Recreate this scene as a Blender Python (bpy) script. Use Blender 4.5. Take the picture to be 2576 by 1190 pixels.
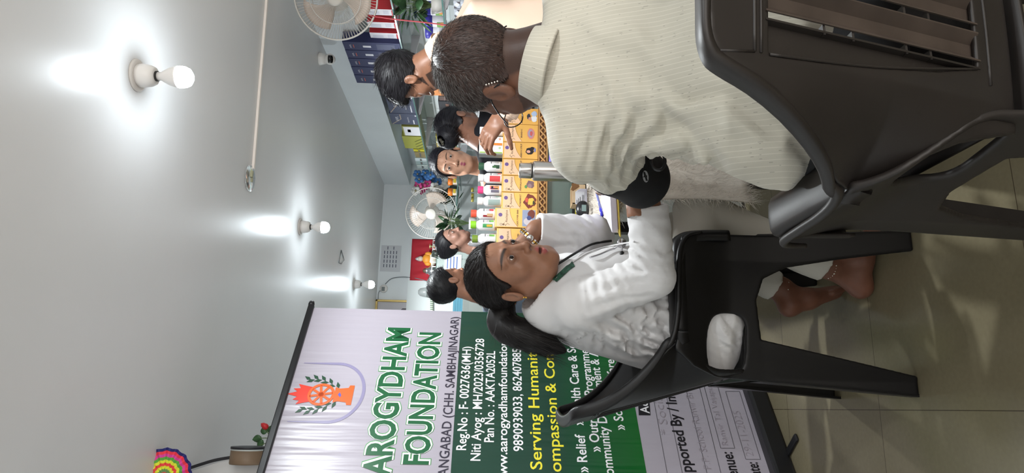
import bpy, bmesh, math, random
import numpy as np
from mathutils import Vector, Matrix
for o in list(bpy.data.objects): bpy.data.objects.remove(o)
SC = bpy.context.scene
COL = SC.collection
rnd = random.Random(7)
NR = np.random.RandomState(5)
# ---------------------------------------------------------------- camera
# The photograph is a portrait shot lying on its side: the camera is rolled a quarter turn.
FPX = 1712.0                      # focal length in pixels of a 2576 x 1190 frame
CU, CV = 595.0, 1288.0
EYE = np.array([0.0, 0.0, 1.12])  # a seated photographer's hand-held height
def nrm(v): return v/np.linalg.norm(v)
_y = nrm(np.array([(165-CU)/FPX, (1215-CV)/FPX, 1.0]))
_x = np.array([7490-CU, 1435-CV, FPX]); _x = nrm(_x-_y*_x.dot(_y))
_z = np.cross(_x, _y)
RM = np.array([_x, _y, _z])       # rows: room axes in (right, down, forward)
if _z[1] > 0: RM[2] *= -1
def ray(px, py): return RM@np.array([(1190-py-CU)/FPX, (px-CV)/FPX, 1.0])
def at(px, py, d):                # room point seen at a photo pixel, d metres in front of the lens
    return EYE+ray(px, py)*d
def on(px, py, axis, val):        # the same, on a room plane
    r = ray(px, py); return EYE+r*((val-EYE[axis])/r[axis])
right, down, fwd = RM@np.array([1,0,0]), RM@np.array([0,1,0]), RM@np.array([0,0,1])
cd = bpy.data.cameras.new('camera'); cam = bpy.data.objects.new('camera', cd); COL.objects.link(cam)
cd.sensor_width = 36.0; cd.sensor_fit = 'HORIZONTAL'; cd.lens = 36.0*FPX/2576.0
cd.clip_start = 0.02; cd.clip_end = 100
cam.matrix_world = Matrix(((down[0],right[0],-fwd[0],EYE[0]),(down[1],right[1],-fwd[1],EYE[1]),(down[2],right[2],-fwd[2],EYE[2]),(0,0,0,1)))
SC.camera = cam
# ---------------------------------------------------------------- world, exposure
w = bpy.data.worlds.new('world'); SC.world = w; w.use_nodes = True
w.node_tree.nodes['Background'].inputs[0].default_value = (0.8,0.9,1,1)
w.node_tree.nodes['Background'].inputs[1].default_value = 0.02
SC.view_settings.view_transform = 'Standard'; SC.view_settings.look = 'None'
SC.view_settings.gamma = 1.0; SC.view_settings.use_curve_mapping = False
SC.view_settings.exposure = 0.36
BULB = 165.0                        # emission of each LED bulb
al = bpy.data.lights.new('fill_light','AREA'); al.shape='RECTANGLE'; al.size=2.2; al.size_y=2.05; al.energy=75; al.color=(1.0,0.93,0.86)
alo = bpy.data.objects.new('shopfront_fill',al); COL.objects.link(alo)   # added fill light at the unseen shop front, aimed up to brighten the ceiling
alo.location=(1.1,-2.62,1.04); alo.rotation_euler=(math.radians(126),0,0)
# ---------------------------------------------------------------- materials
def srgb(r, g, b):
    f = lambda c: (c/12.92 if c <= 0.04045 else ((c+0.055)/1.055)**2.4)
    return (f(r/255), f(g/255), f(b/255), 1.0)
MATS = {}
def mat(name, col=(200,200,200), rough=0.5, metal=0.0, spec=0.5, nscale=0, namt=0.0, bump=0.0, bscale=200,
        emit=0.0, trans=0.0, alpha=1.0, attr=None, sub=0.0, coat=0.0, aniso=0, ior=1.45, sheen=0.0):
    if name in MATS: return MATS[name]
    m = bpy.data.materials.new(name); m.use_nodes = True; nt = m.node_tree; N = nt.nodes; L = nt.links
    b = N['Principled BSDF']; c = srgb(*col)
    b.inputs['Base Color'].default_value = c; b.inputs['Roughness'].default_value = rough
    b.inputs['Metallic'].default_value = metal; b.inputs['Specular IOR Level'].default_value = spec
    b.inputs['Transmission Weight'].default_value = trans; b.inputs['Alpha'].default_value = alpha
    b.inputs['IOR'].default_value = ior; b.inputs['Coat Weight'].default_value = coat; b.inputs['Sheen Weight'].default_value = sheen
    if sub: b.inputs['Subsurface Weight'].default_value = sub; b.inputs['Subsurface Radius'].default_value = (0.01,0.004,0.002)
    if emit: b.inputs['Emission Color'].default_value = c; b.inputs['Emission Strength'].default_value = emit
    src = None
    tc = N.new('ShaderNodeTexCoord')
    if attr:
        a = N.new('ShaderNodeAttribute'); a.attribute_name = attr; src = a.outputs['Color']
    if namt:
        t = N.new('ShaderNodeTexNoise'); t.inputs['Scale'].default_value = nscale or 8; t.inputs['Detail'].default_value = 5
        L.new(tc.outputs['Object'], t.inputs['Vector'])
        mr = N.new('ShaderNodeMapRange'); mr.inputs[1].default_value = 0.3; mr.inputs[2].default_value = 0.7
        mr.inputs[3].default_value = 1-namt; mr.inputs[4].default_value = 1+namt
        L.new(t.outputs['Fac'], mr.inputs[0])
        mx = N.new('ShaderNodeMix'); mx.data_type = 'RGBA'; mx.blend_type = 'MULTIPLY'; mx.inputs[0].default_value = 1
        if src: L.new(src, mx.inputs[6])
        else: mx.inputs[6].default_value = c
        L.new(mr.outputs[0], mx.inputs[7]); src = mx.outputs[2]
    if src: L.new(src, b.inputs['Base Color'])
    if bump:
        t2 = N.new('ShaderNodeTexNoise'); t2.inputs['Scale'].default_value = bscale; t2.inputs['Detail'].default_value = 3
        L.new(tc.outputs['Object'], t2.inputs['Vector'])
        bp = N.new('ShaderNodeBump'); bp.inputs['Strength'].default_value = bump; bp.inputs['Distance'].default_value = 0.002
        L.new(t2.outputs['Fac'], bp.inputs['Height']); L.new(bp.outputs['Normal'], b.inputs['Normal'])
    MATS[name] = m; return m
# ---------------------------------------------------------------- objects
MW = {}                            # object name -> 4x4 numpy matrix (room placement)
def base(o): return MW.get(o.name, np.eye(4))
def tag(o, label=None, cat=None, group=None, kind=None):
    for k, v in (('label',label),('category',cat),('group',group),('kind',kind)):
        if v: o[k] = v
    return o
def thing(name, label, cat, loc=(0,0,0), rz=0.0, group=None, M=None):
    o = bpy.data.objects.new(name, None); COL.objects.link(o)
    if M is None:
        M = Matrix.Translation(Vector(loc))@Matrix.Rotation(rz, 4, 'Z')
    o.matrix_world = M; o.empty_display_size = 0.05; MW[o.name] = np.array(M)
    return tag(o, label, cat, group)
def mk(name, V, F, m, parent=None, smooth=False, world=False, attrs=None, mats=None, midx=None, bevel=0.0, auto=None):
    V = np.asarray(V, dtype=float).reshape(-1,3)
    if world and parent is not None:
        Mi = np.linalg.inv(base(parent)); V = V@Mi[:3,:3].T+Mi[:3,3]
    me = bpy.data.meshes.new(name)
    me.from_pydata(V.tolist(), [], [list(map(int,f)) for f in F] if not isinstance(F, np.ndarray) else F.tolist())
    o = bpy.data.objects.new(name, me); COL.objects.link(o)
    for mm in (mats or [m]): me.materials.append(mm)
    if midx is not None: me.polygons.foreach_set('material_index', np.asarray(midx, dtype=np.int32))
    if smooth: me.polygons.foreach_set('use_smooth', np.ones(len(me.polygons), dtype=bool))
    if attrs:
        for k, a in attrs.items():
            a = np.asarray(a, dtype=np.float32)
            at_ = me.attributes.new(k, 'FLOAT_COLOR', 'POINT')
            if a.shape[1] == 3: a = np.hstack([a, np.ones((len(a),1), np.float32)])
            at_.data.foreach_set('color', a.ravel())
    me.update()
    if bevel:
        bv = o.modifiers.new('bevel','BEVEL'); bv.width = bevel; bv.segments = 2; bv.limit_method = 'ANGLE'; bv.angle_limit = 0.6
    if parent is not None:
        o.parent = parent; MW[o.name] = base(parent)
    else: MW[o.name] = np.eye(4)
    return o
def setloc(o, loc, rz=0.0):
    o.location = loc; o.rotation_euler = (0,0,rz)
def dup(root, M, label=None, group=None, cat=None):
    r = root.copy(); COL.objects.link(r); r.matrix_world = M; MW[r.name] = np.array(M)
    if label: r['label'] = label
    if group: r['group'] = group
    for ch in list(root.children):
        c = ch.copy(); COL.objects.link(c); c.parent = r
        for g in ch.children:
            d = g.copy(); COL.objects.link(d); d.parent = c
    return r
def TR(x, y, z, rz=0.0): return Matrix.Translation((x,y,z))@Matrix.Rotation(rz,4,'Z')
class MB:
    """collects shapes into one mesh"""
    def __init__(s): s.V=[]; s.F=[]; s.I=[]
    def add(s, V, F, i=0):
        n = len(s.V); s.V.extend([tuple(v) for v in V]); s.F.extend([[a+n for a in f] for f in F]); s.I.extend([i]*len(F)); return s
    def box(s, c, d, i=0, R=None):
        x,y,z = [k/2 for k in d]
        V = np.array([(-x,-y,-z),(x,-y,-z),(x,y,-z),(-x,y,-z),(-x,-y,z),(x,-y,z),(x,y,z),(-x,y,z)])
        if R is not None: V = V@np.asarray(R).T
        return s.add(V+np.asarray(c), [(0,3,2,1),(4,5,6,7),(0,1,5,4),(1,2,6,5),(2,3,7,6),(3,0,4,7)], i)
    def bb(s, a, b, i=0):
        a=np.asarray(a,float); b=np.asarray(b,float); return s.box((a+b)/2, np.abs(b-a), i)
    def lathe(s, prof, c=(0,0,0), n=24, i=0, R=None):
        V=[]; F=[]
        for r,z in prof:
            for k in range(n):
                a=2*math.pi*k/n; V.append((r*math.cos(a), r*math.sin(a), z))
        m=len(prof)
        for j in range(m-1):
            for k in range(n):
                F.append((j*n+k, j*n+(k+1)%n, (j+1)*n+(k+1)%n, (j+1)*n+k))
        V=np.array(V)
        if prof[0][0]>1e-6: F.append(tuple(range(n))[::-1])
        if prof[-1][0]>1e-6: F.append(tuple(range((m-1)*n, m*n)))
        if R is not None: V=V@np.asarray(R).T
        return s.add(V+np.asarray(c), F, i)
    def tube(s, pts, r, n=8, i=0, closed=False, caps=True):
        P=np.asarray(pts,float); m=len(P); r=np.broadcast_to(np.asarray(r,float),(m,))
        T=np.zeros_like(P)
        for k in range(m):
            a=P[(k-1)%m] if (closed or k>0) else P[k]; b=P[(k+1)%m] if (closed or k<m-1) else P[k]
            T[k]=nrm(b-a+1e-12)
        u=np.cross(T[0],(0,0,1)); 
        if np.linalg.norm(u)<1e-3: u=np.cross(T[0],(1,0,0))
        u=nrm(u); V=[]; F=[]
        for k in range(m):
            u=nrm(u-T[k]*u.dot(T[k])); v=np.cross(T[k],u)
            for j in range(n):
                a=2*math.pi*j/n; V.append(P[k]+r[k]*(u*math.cos(a)+v*math.sin(a)))
        for k in range(m if closed else m-1):
            for j in range(n):
                F.append((k*n+j, k*n+(j+1)%n, ((k+1)%m)*n+(j+1)%n, ((k+1)%m)*n+j))
        if not closed and caps: F.append(tuple(range(n))[::-1]); F.append(tuple(range((m-1)*n,m*n)))
        return s.add(V,F,i)
    def sphere(s, c, r, n=16, m=10, i=0, R=None):
        r=np.broadcast_to(np.asarray(r,float),(3,)); V=[(0,0,-1)]; F=[]
        for j in range(1,m):
            p=-math.pi/2+math.pi*j/m
            for k in range(n):
                a=2*math.pi*k/n; V.append((math.cos(p)*math.cos(a),math.cos(p)*math.sin(a),math.sin(p)))
        V.append((0,0,1)); V=np.array(V)*r
        for k in range(n): F.append((0,1+(k+1)%n,1+k))
        for j in range(m-2):
            for k in range(n): F.append((1+j*n+k,1+j*n+(k+1)%n,1+(j+1)*n+(k+1)%n,1+(j+1)*n+k))
        e=len(V)-1
        for k in range(n): F.append((e,1+(m-2)*n+k,1+(m-2)*n+(k+1)%n))
        if R is not None: V=V@np.asarray(R).T
        return s.add(V+np.asarray(c),F,i)
    def poly(s, pts, i=0): return s.add(pts,[tuple(range(len(pts)))],i)
    def prism(s, pts2, z0, z1, i=0, fn=None):
        """outline in (x, y), extruded in z; fn maps points into place"""
        n=len(pts2); V=[(x,y,z0) for x,y in pts2]+[(x,y,z1) for x,y in pts2]
        F=[tuple(range(n))[::-1],tuple(range(n,2*n))]+[(k,(k+1)%n,n+(k+1)%n,n+k) for k in range(n)]
        if fn: V=[fn(*v) for v in V]
        return s.add(V,F,i)
    def mk(s, name, m, parent=None, smooth=False, world=False, mats=None, bevel=0.0):
        return mk(name, s.V, s.F, m, parent, smooth, world, mats=mats, midx=s.I if mats else None, bevel=bevel)
def grid(nu, nv, fn):
    V=[fn(i/(nu-1), j/(nv-1)) for j in range(nv) for i in range(nu)]
    F=[(j*nu+i,j*nu+i+1,(j+1)*nu+i+1,(j+1)*nu+i) for j in range(nv-1) for i in range(nu-1)]
    return V,F
def solid(o, t, off=0.0):
    s=o.modifiers.new('solid','SOLIDIFY'); s.thickness=t; s.offset=off; return o
def smoothed(pts, n=8, closed=False):
    """Catmull-Rom through points"""
    P=np.asarray(pts,float); m=len(P); out=[]
    for k in range(m if closed else m-1):
        if closed: a,b,c,d=P[(k-1)%m],P[k],P[(k+1)%m],P[(k+2)%m]
        else: a,b,c,d=P[max(k-1,0)],P[k],P[k+1],P[min(k+2,m-1)]
        for j in range(n):
            t=j/n; out.append(0.5*((2*b)+(c-a)*t+(2*a-5*b+4*c-d)*t*t+(-a+3*b-3*c+d)*t**3))
    if not closed: out.append(P[-1])
    return np.array(out)
# ---------------------------------------------------------------- lettering
_TC={}
def text_mesh(s, bold=0.0, spacing=1.0, res=3):
    k=(s,bold,spacing,res)
    if k in _TC: return _TC[k]
    cu=bpy.data.curves.new('t','FONT'); cu.body=s; cu.size=1.0; cu.offset=bold; cu.space_character=spacing; cu.resolution_u=res
    o=bpy.data.objects.new('t',cu); COL.objects.link(o)
    dg=bpy.context.evaluated_depsgraph_get(); dg.update()
    me=o.evaluated_get(dg).to_mesh()
    V=np.zeros(len(me.vertices)*3); me.vertices.foreach_get('co',V); V=V.reshape(-1,3)
    F=[tuple(p.vertices) for p in me.polygons]
    o.evaluated_get(dg).to_mesh_clear(); bpy.data.objects.remove(o); bpy.data.curves.remove(cu)
    _TC[k]=(V,F); return V,F
def letters(mb, s, x0, y0, h, w=None, i=0, bold=0.0, lift=0.0, fn=None, align='l', res=3):
    """flat lettering; h = capital height, w = full width (None keeps the face's own), placed at x0,y0 of fn's plane"""
    V,F=text_mesh(s,bold,res=res)
    if not len(V): return
    V=V.copy(); a,b=V[:,0].min(),V[:,0].max(); sc=h/0.70
    sx=sc if w is None else w/(b-a)
    V[:,0]=(V[:,0]-a)*sx; V[:,1]*=sc; W=(b-a)*sx
    if align=='c': V[:,0]-=W/2
    if align=='r': V[:,0]-=W
    V[:,0]+=x0; V[:,1]+=y0; V[:,2]=lift
    if fn: V=np.array([fn(*v) for v in V])
    mb.add(V,F,i)
# ---------------------------------------------------------------- numpy noise and signed distance bodies
_H=NR.rand(64,64,64).astype(np.float32)
def vnoise(P, s=1.0):
    Q=np.asarray(P,dtype=np.float32)*s; I=np.floor(Q).astype(int); f=Q-I; f=f*f*(3-2*f); r=0
    for dx in (0,1):
        for dy in (0,1):
            for dz in (0,1):
                wgt=(f[...,0] if dx else 1-f[...,0])*(f[...,1] if dy else 1-f[...,1])*(f[...,2] if dz else 1-f[...,2])
                r=r+wgt*_H[(I[...,0]+dx)%64,(I[...,1]+dy)%64,(I[...,2]+dz)%64]
    return r*2-1
def fbm(P,s,o=3):
    r=0;a=1
    for k in range(o): r=r+a*vnoise(np.asarray(P)+k*7.3,s*2**k); a*=0.5
    return r
def smin(a,b,k):
    if k<=0: return np.minimum(a,b)
    h=np.clip(0.5+0.5*(b-a)/k,0,1); return b*(1-h)+a*h-k*h*(1-h)
def smax(a,b,k): return -smin(-a,-b,k)
def s_sph(P,c,r): return np.linalg.norm(P-np.asarray(c,np.float32),axis=-1)-r
def s_ell(P,c,r,R=None):
    Q=P-np.asarray(c,np.float32)
    if R is not None: Q=Q@np.asarray(R,np.float32)      # columns of R are the ellipsoid's axes
    r=np.asarray(r,np.float32); k0=np.linalg.norm(Q/r,axis=-1); k1=np.linalg.norm(Q/(r*r),axis=-1)
    return k0*(k0-1)/np.maximum(k1,1e-6)
def s_cap(P,a,b,ra,rb=None):
    a=np.asarray(a,np.float32); b=np.asarray(b,np.float32); rb=ra if rb is None else rb
    d=b-a; t=np.clip(((P-a)@d)/max(float(d@d),1e-9),0,1)
    return np.linalg.norm(P-a-t[...,None]*d,axis=-1)-(ra+(rb-ra)*t)
def s_box(P,c,h,R=None,r=0.0):
    Q=P-np.asarray(c,np.float32)
    if R is not None: Q=Q@np.asarray(R,np.float32)
    q=np.abs(Q)-(np.asarray(h,np.float32)-r)
    return np.linalg.norm(np.maximum(q,0),axis=-1)+np.minimum(q.max(-1),0)-r
def s_chain(P,pts,rad,k=0.01):
    r=None
    for j in range(len(pts)-1):
        c=s_cap(P,pts[j],pts[j+1],rad[j],rad[j+1]); r=c if r is None else smin(r,c,k)
    return r
def surf(fn, lo, hi, h):
    """naive surface nets"""
    lo=np.asarray(lo,float); hi=np.asarray(hi,float); n=np.ceil((hi-lo)/h).astype(int)+1
    ax=[lo[k]+h*np.arange(n[k]) for k in range(3)]
    G=np.stack(np.meshgrid(*ax,indexing='ij'),-1).astype(np.float32)
    D=fn(G).astype(np.float32); S=D<0
    c=np.zeros(tuple(n-1)); p=np.zeros(tuple(n-1)+(3,)); idx=np.indices(tuple(n-1)).transpose(1,2,3,0)
    def sl(o): return tuple(slice(o[k], n[k]-1+o[k]) for k in range(3))
    for a in range(3):
        o1,o2=[k for k in range(3) if k!=a]
        for i in (0,1):
            for j in (0,1):
                A=[0,0,0]; A[o1]=i; A[o2]=j; B=list(A); B[a]=1
                da,db=D[sl(A)],D[sl(B)]; m=S[sl(A)]!=S[sl(B)]
                t=np.where(m,da/np.where(m,da-db,1),0); q=np.zeros(p.shape); q[...,:]=A; q[...,a]+=t
                p+=np.where(m[...,None],q,0); c+=m
    act=c>0; ids=-np.ones(c.shape,int); ids[act]=np.arange(act.sum())
    V=lo+h*(idx[act]+p[act]/c[act][:,None]); F=[]
    for a in range(3):
        o1,o2=(a+1)%3,(a+2)%3
        lo_=[slice(0,n[k]) for k in range(3)]; s1=[slice(None)]*3
        A=[slice(1,n[k]-1) for k in range(3)]; A[a]=slice(0,n[a]-1); B=list(A); B[a]=slice(1,n[a])
        sa,sb=S[tuple(A)],S[tuple(B)]; m=sa!=sb; w=np.argwhere(m)
        if not len(w): continue
        w=w+1; w[:,a]-=1
        def cell(d1,d2):
            q=w.copy(); q[:,o1]-=d1; q[:,o2]-=d2; return ids[q[:,0],q[:,1],q[:,2]]
        qd=np.stack([cell(1,1),cell(0,1),cell(0,0),cell(1,0)],1); fl=sa[m]
        F.append(np.where(fl[:,None],qd,qd[:,::-1]))
    return V,np.concatenate(F)
def vnormals(V,F):
    a=np.cross(V[F[:,2]]-V[F[:,0]],V[F[:,3]]-V[F[:,1]]); N=np.zeros_like(V)
    for k in range(4): np.add.at(N,F[:,k],a)
    return N/np.maximum(np.linalg.norm(N,axis=1,keepdims=True),1e-9)
def relax(V,F,n=1,lam=0.5):
    for _ in range(n):
        A=np.zeros_like(V); c=np.zeros(len(V))
        for k in range(4):
            for q in ((k+1)%4,(k+3)%4): np.add.at(A,F[:,k],V[F[:,q]]); np.add.at(c,F[:,k],1)
        V=V+lam*(A/np.maximum(c,1)[:,None]-V)
    return V
def drop(V,F,keep):
    """keep the faces whose vertices all pass"""
    F=F[keep[F].all(1)]; u=np.unique(F); mp=-np.ones(len(V),int); mp[u]=np.arange(len(u)); return V[u],mp[F],u
def strands(P, D, length, wid, curl=0.0, seg=3, taper=0.2, droop=None):
    """flat tapering hair strands rooted at P along D"""
    n=len(P); L=np.broadcast_to(length,(n,)); D=D/np.maximum(np.linalg.norm(D,axis=1,keepdims=True),1e-9)
    S=np.cross(D,NR.randn(n,3)); S/=np.maximum(np.linalg.norm(S,axis=1,keepdims=True),1e-9)
    B=NR.randn(n,3)*curl; V=np.zeros((n,seg+1,2,3))
    for j in range(seg+1):
        t=j/seg; c=P+(D*t+B*t*t+(0 if droop is None else np.asarray(droop)*t*t))*L[:,None]
        wd=wid*(1-(1-taper)*t); V[:,j,0]=c-S*wd/2; V[:,j,1]=c+S*wd/2
    I=np.arange(n)[:,None,None]*(2*(seg+1))+np.arange(seg)[None,:,None]*2
    F=np.concatenate([I,I+1,I+3,I+2],2).reshape(-1,4)
    return V.reshape(-1,3),F
def rot_to(fw, up=(0,0,1)):
    """columns: right, forward, up"""
    f=nrm(np.asarray(fw,float)); r=nrm(np.cross(f,up)); return np.stack([r,f,np.cross(r,f)],1)
# ================================================================ the room
ZC = 2.25
SPOT = 78.0
m_ceil = mat('ceiling_paint',(214,213,213),rough=0.34,spec=0.34,nscale=2.0,namt=0.02,bump=0.10,bscale=26)
m_wall = mat('wall_paint',(222,226,228),rough=0.6,nscale=3,namt=0.03)
m_ledge = mat('panel_edge',(150,152,152),rough=0.6)
def floor_mat():
    m=mat('vitrified_tile',(168,158,132),rough=0.16,spec=0.5); nt=m.node_tree; N=nt.nodes; L=nt.links; b=N['Principled BSDF']
    tc=N.new('ShaderNodeTexCoord'); mp=N.new('ShaderNodeMapping'); L.new(tc.outputs['Object'],mp.inputs['Vector'])
    mp.inputs['Location'].default_value=(0.584,0.46,0)
    br=N.new('ShaderNodeTexBrick'); br.offset=0; br.inputs['Scale'].default_value=1.0
    br.inputs['Brick Width'].default_value=0.6; br.inputs['Row Height'].default_value=0.6; br.inputs['Mortar Size'].default_value=0.0012
    br.inputs['Color1'].default_value=srgb(118,110,88); br.inputs['Color2'].default_value=srgb(115,107,86); br.inputs['Mortar'].default_value=srgb(70,61,47)
    L.new(mp.outputs['Vector'],br.inputs['Vector'])
    n=N.new('ShaderNodeTexNoise'); n.inputs['Scale'].default_value=90; n.inputs['Detail'].default_value=6; L.new(tc.outputs['Object'],n.inputs['Vector'])
    n2=N.new('ShaderNodeTexNoise'); n2.inputs['Scale'].default_value=3; n2.inputs['Detail'].default_value=6; L.new(tc.outputs['Object'],n2.inputs['Vector'])
    r=N.new('ShaderNodeMapRange'); r.inputs[3].default_value=0.86; r.inputs[4].default_value=1.1; L.new(n.outputs['Fac'],r.inputs[0])
    r2=N.new('ShaderNodeMapRange'); r2.inputs[3].default_value=0.8; r2.inputs[4].default_value=1.15; L.new(n2.outputs['Fac'],r2.inputs[0])
    mu=N.new('ShaderNodeMath'); mu.operation='MULTIPLY'; L.new(r.outputs[0],mu.inputs[0]); L.new(r2.outputs[0],mu.inputs[1])
    mx=N.new('ShaderNodeMix'); mx.data_type='RGBA'; mx.blend_type='MULTIPLY'; mx.inputs[0].default_value=1
    L.new(br.outputs['Color'],mx.inputs[6]); L.new(mu.outputs[0],mx.inputs[7]); L.new(mx.outputs[2],b.inputs['Base Color'])
    L.new(r2.outputs[0],b.inputs['Roughness']); r3=N.new('ShaderNodeMapRange'); r3.inputs[3].default_value=0.1; r3.inputs[4].default_value=0.24
    L.new(n2.outputs['Fac'],r3.inputs[0]); L.new(r3.outputs[0],b.inputs['Roughness'])
    return m
X0,X1,Y0,Y1=-0.75,2.54,-2.6,7.0
def struct(name,mb,m,**k):
    o=mb.mk(name,m,**k); o['kind']='structure'; return o
struct('floor',MB().bb((X0-.1,Y0-.1,-0.05),(X1+.1,Y1+.1,0)),floor_mat())
struct('ceiling',MB().bb((X0-.1,Y0-.1,ZC),(X1+.1,Y1+.1,ZC+0.06)),m_ceil)
struct('wall_left',MB().bb((X0-.1,Y0,0),(X0,Y1,ZC)),m_wall)
struct('wall_right',MB().bb((X1,Y0,0),(X1+.1,Y1,ZC)),m_wall)
struct('wall_back',MB().bb((X0-.1,Y1,0),(X1+.1,Y1+.1,ZC)),m_wall)
struct('wall_front',MB().bb((X0-.1,Y0-.1,0),(0.0,Y0,ZC)).bb((2.2,Y0-.1,0),(X1+.1,Y0,ZC)).bb((0,Y0-.1,2.08),(2.2,Y0,ZC)),m_wall)
ZS=1.975
struct('trim_1',MB().bb((2.30,Y0,ZS),(X1,Y1,ZC)),m_wall)                  # the boxed-in soffit over the shelves
struct('trim_2',MB().bb((X0,Y1-0.035,0),(2.3,Y1,1.935)),mat('back_panel',(216,222,222),rough=.55))  # boarded lower part of the back wall
# ---- ceiling bulbs
m_por=mat('white_plastic',(226,222,218),rough=.35)
m_plate=mat('ceiling_rose_plate',(206,200,194),rough=.5)
m_glow=mat('lit_bulb_globe',(236,248,255),rough=.4,emit=BULB)
m_dark=mat('dark_gap',(40,38,36),rough=.6)
def bulb(x,y,label,first=[None]):
    sl=bpy.data.lights.new('bulb_beam','SPOT'); sl.energy=SPOT*(1.0 if y>1 else .35); sl.spot_size=math.radians(176); sl.spot_blend=.35; sl.shadow_soft_size=.03; sl.color=(.93,.98,1.0)
    so=bpy.data.objects.new('bulb_beam',sl); COL.objects.link(so); so.location=(x,y,ZC-.18)   # the LED board shines down through the globe
    if first[0] is not None: return dup(first[0],TR(x,y,ZC),label)
    t=thing('ceiling_bulb',label,'light bulb',(x,y,ZC),group='bare bulbs along the ceiling'); first[0]=t
    MB().lathe([(0.001,0),(0.052,0),(0.052,-0.004),(0.046,-0.007),(0.001,-0.007)],n=32).mk('base_plate',m_plate,t,True)
    MB().lathe([(0.001,-.007),(0.036,-.007),(0.0375,-.02),(0.034,-.045),(0.028,-.058),(0.022,-.060),(0.001,-.06)],n=28).mk('lamp_holder',m_por,t,True)
    MB().lathe([(0.001,-.058),(0.0165,-.058),(0.0165,-.066),(0.001,-.066)],n=20).mk('cap_ring',m_dark,t,True)
    MB().lathe([(0.001,-.06),(0.0135,-.06),(0.0135,-.078),(0.018,-.084),(0.028,-.104),(0.0335,-.122),(0.0345,-.130),(0.001,-.130)],n=28).mk('bulb_neck',m_por,t,True)
    MB().lathe([(0.001,-.129),(0.0342,-.129),(0.0345,-.138),(0.0332,-.152),(0.0275,-.165),(0.016,-.173),(0.001,-.176)],n=28).mk('globe',m_glow,t,True)
    return t
bulb(1.0,2.02,'large lit bulb nearest the camera, hanging bare from the grey ceiling')
bulb(1.03,4.0,'lit bulb in the middle of the ceiling, beyond the white conduit')
bulb(0.995,5.77,'small lit bulb farthest back, near the back wall')
bulb(1.0,0.1,'lit bulb on the ceiling behind the photographer')
bulb(1.0,-1.75,'lit bulb on the ceiling near the shop front')
# ---- white conduit across the ceiling and its clear cover disc
a,b=on(680,-150,2,ZC),on(634,425,2,ZC)
d=nrm(b-a); p=np.array([-d[1],d[0],0])
def along(a,b,w,h):
    return MB().add([a-p*w,a+p*w,b+p*w,b-p*w,a-p*w-(0,0,h),a+p*w-(0,0,h),b+p*w-(0,0,h),b-p*w-(0,0,h)],[(0,1,2,3),(7,6,5,4),(0,4,5,1),(1,5,6,2),(2,6,7,3),(3,7,4,0)])
a2=a+d*max(0,(a[0]-2.30)/-d[0]); tag(along(a2,b,.0085,.012).mk('cable_conduit',mat('conduit_white',(232,222,214),rough=.4),bevel=.002),'slim white cable conduit running across the grey ceiling','conduit')
c=on(626,448,2,ZC); t=thing('junction_cover','clear round cover disc at the end of the ceiling conduit','junction cover',(c[0],c[1],ZC))
MB().lathe([(0.001,-.003),(0.062,-.003),(0.064,-.006),(0.060,-.009),(0.001,-.009)],n=36).mk('clear_disc',mat('clear_plastic',(225,228,228),rough=.08,trans=.85,spec=.6),t,True)
MB().box((.02,0,-.013),(.03,.012,.008)).box((-.005,.012,-.012),(.02,.006,.006)).mk('terminal',mat('terminal_grey',(150,148,120)),t)
c=on(857,650,2,ZC); q=MB()
q.tube([(c[0]-.05,c[1]-.07,ZC-.004),(c[0]+.06,c[1]-.02,ZC-.004),(c[0]+.01,c[1]+.11,ZC-.004),(c[0]-.04,c[1]+.02,ZC-.004)],.004,6,closed=True)
tag(q.mk('cable_clip',mat('clear_plastic'),smooth=True),'small clear plastic clip on the ceiling past the middle bulb','clip')
# ================================================================ roll-up banner
BA=math.radians(36); bd=np.array([math.cos(BA),math.sin(BA),0]); bn=np.array([math.sin(BA),-math.cos(BA),0])  # bn faces the camera
b0=on(1905,957,2,0)
BO=b0.copy()
def bxy(px,py):                       # photo pixel -> banner coordinates (along, height)
    r=ray(px,py); t=bn.dot(BO-EYE)/bn.dot(r); q=EYE+r*t; return np.array([bd.dot(q-BO), q[2]])
bt=thing('rollup_banner','tall green and white foundation banner with an orange torch emblem','banner',BO,BA)
# local axes: x along, y = away from camera, z up
L0,R0,T0=-0.52,0.345,1.878
m_flex=mat('banner_vinyl_white',(172,166,177),rough=.28,spec=.5)
def ripple(m):
    nt=m.node_tree;N=nt.nodes;L=nt.links
    tc=N.new('ShaderNodeTexCoord'); mp=N.new('ShaderNodeMapping'); mp.inputs['Scale'].default_value=(22,1,1.6); L.new(tc.outputs['Object'],mp.inputs['Vector'])
    n=N.new('ShaderNodeTexNoise'); n.inputs['Scale'].default_value=1.0; n.inputs['Detail'].default_value=2; L.new(mp.outputs['Vector'],n.inputs['Vector'])
    bp=N.new('ShaderNodeBump'); bp.inputs['Strength'].default_value=.45; bp.inputs['Distance'].default_value=.012
    L.new(n.outputs['Fac'],bp.inputs['Height']); L.new(bp.outputs['Normal'],N['Principled BSDF'].inputs['Normal'])
ripple(m_flex)
zg1=bxy(1162,772)[1]; zg0=bxy(1580,925)[1]
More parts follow.
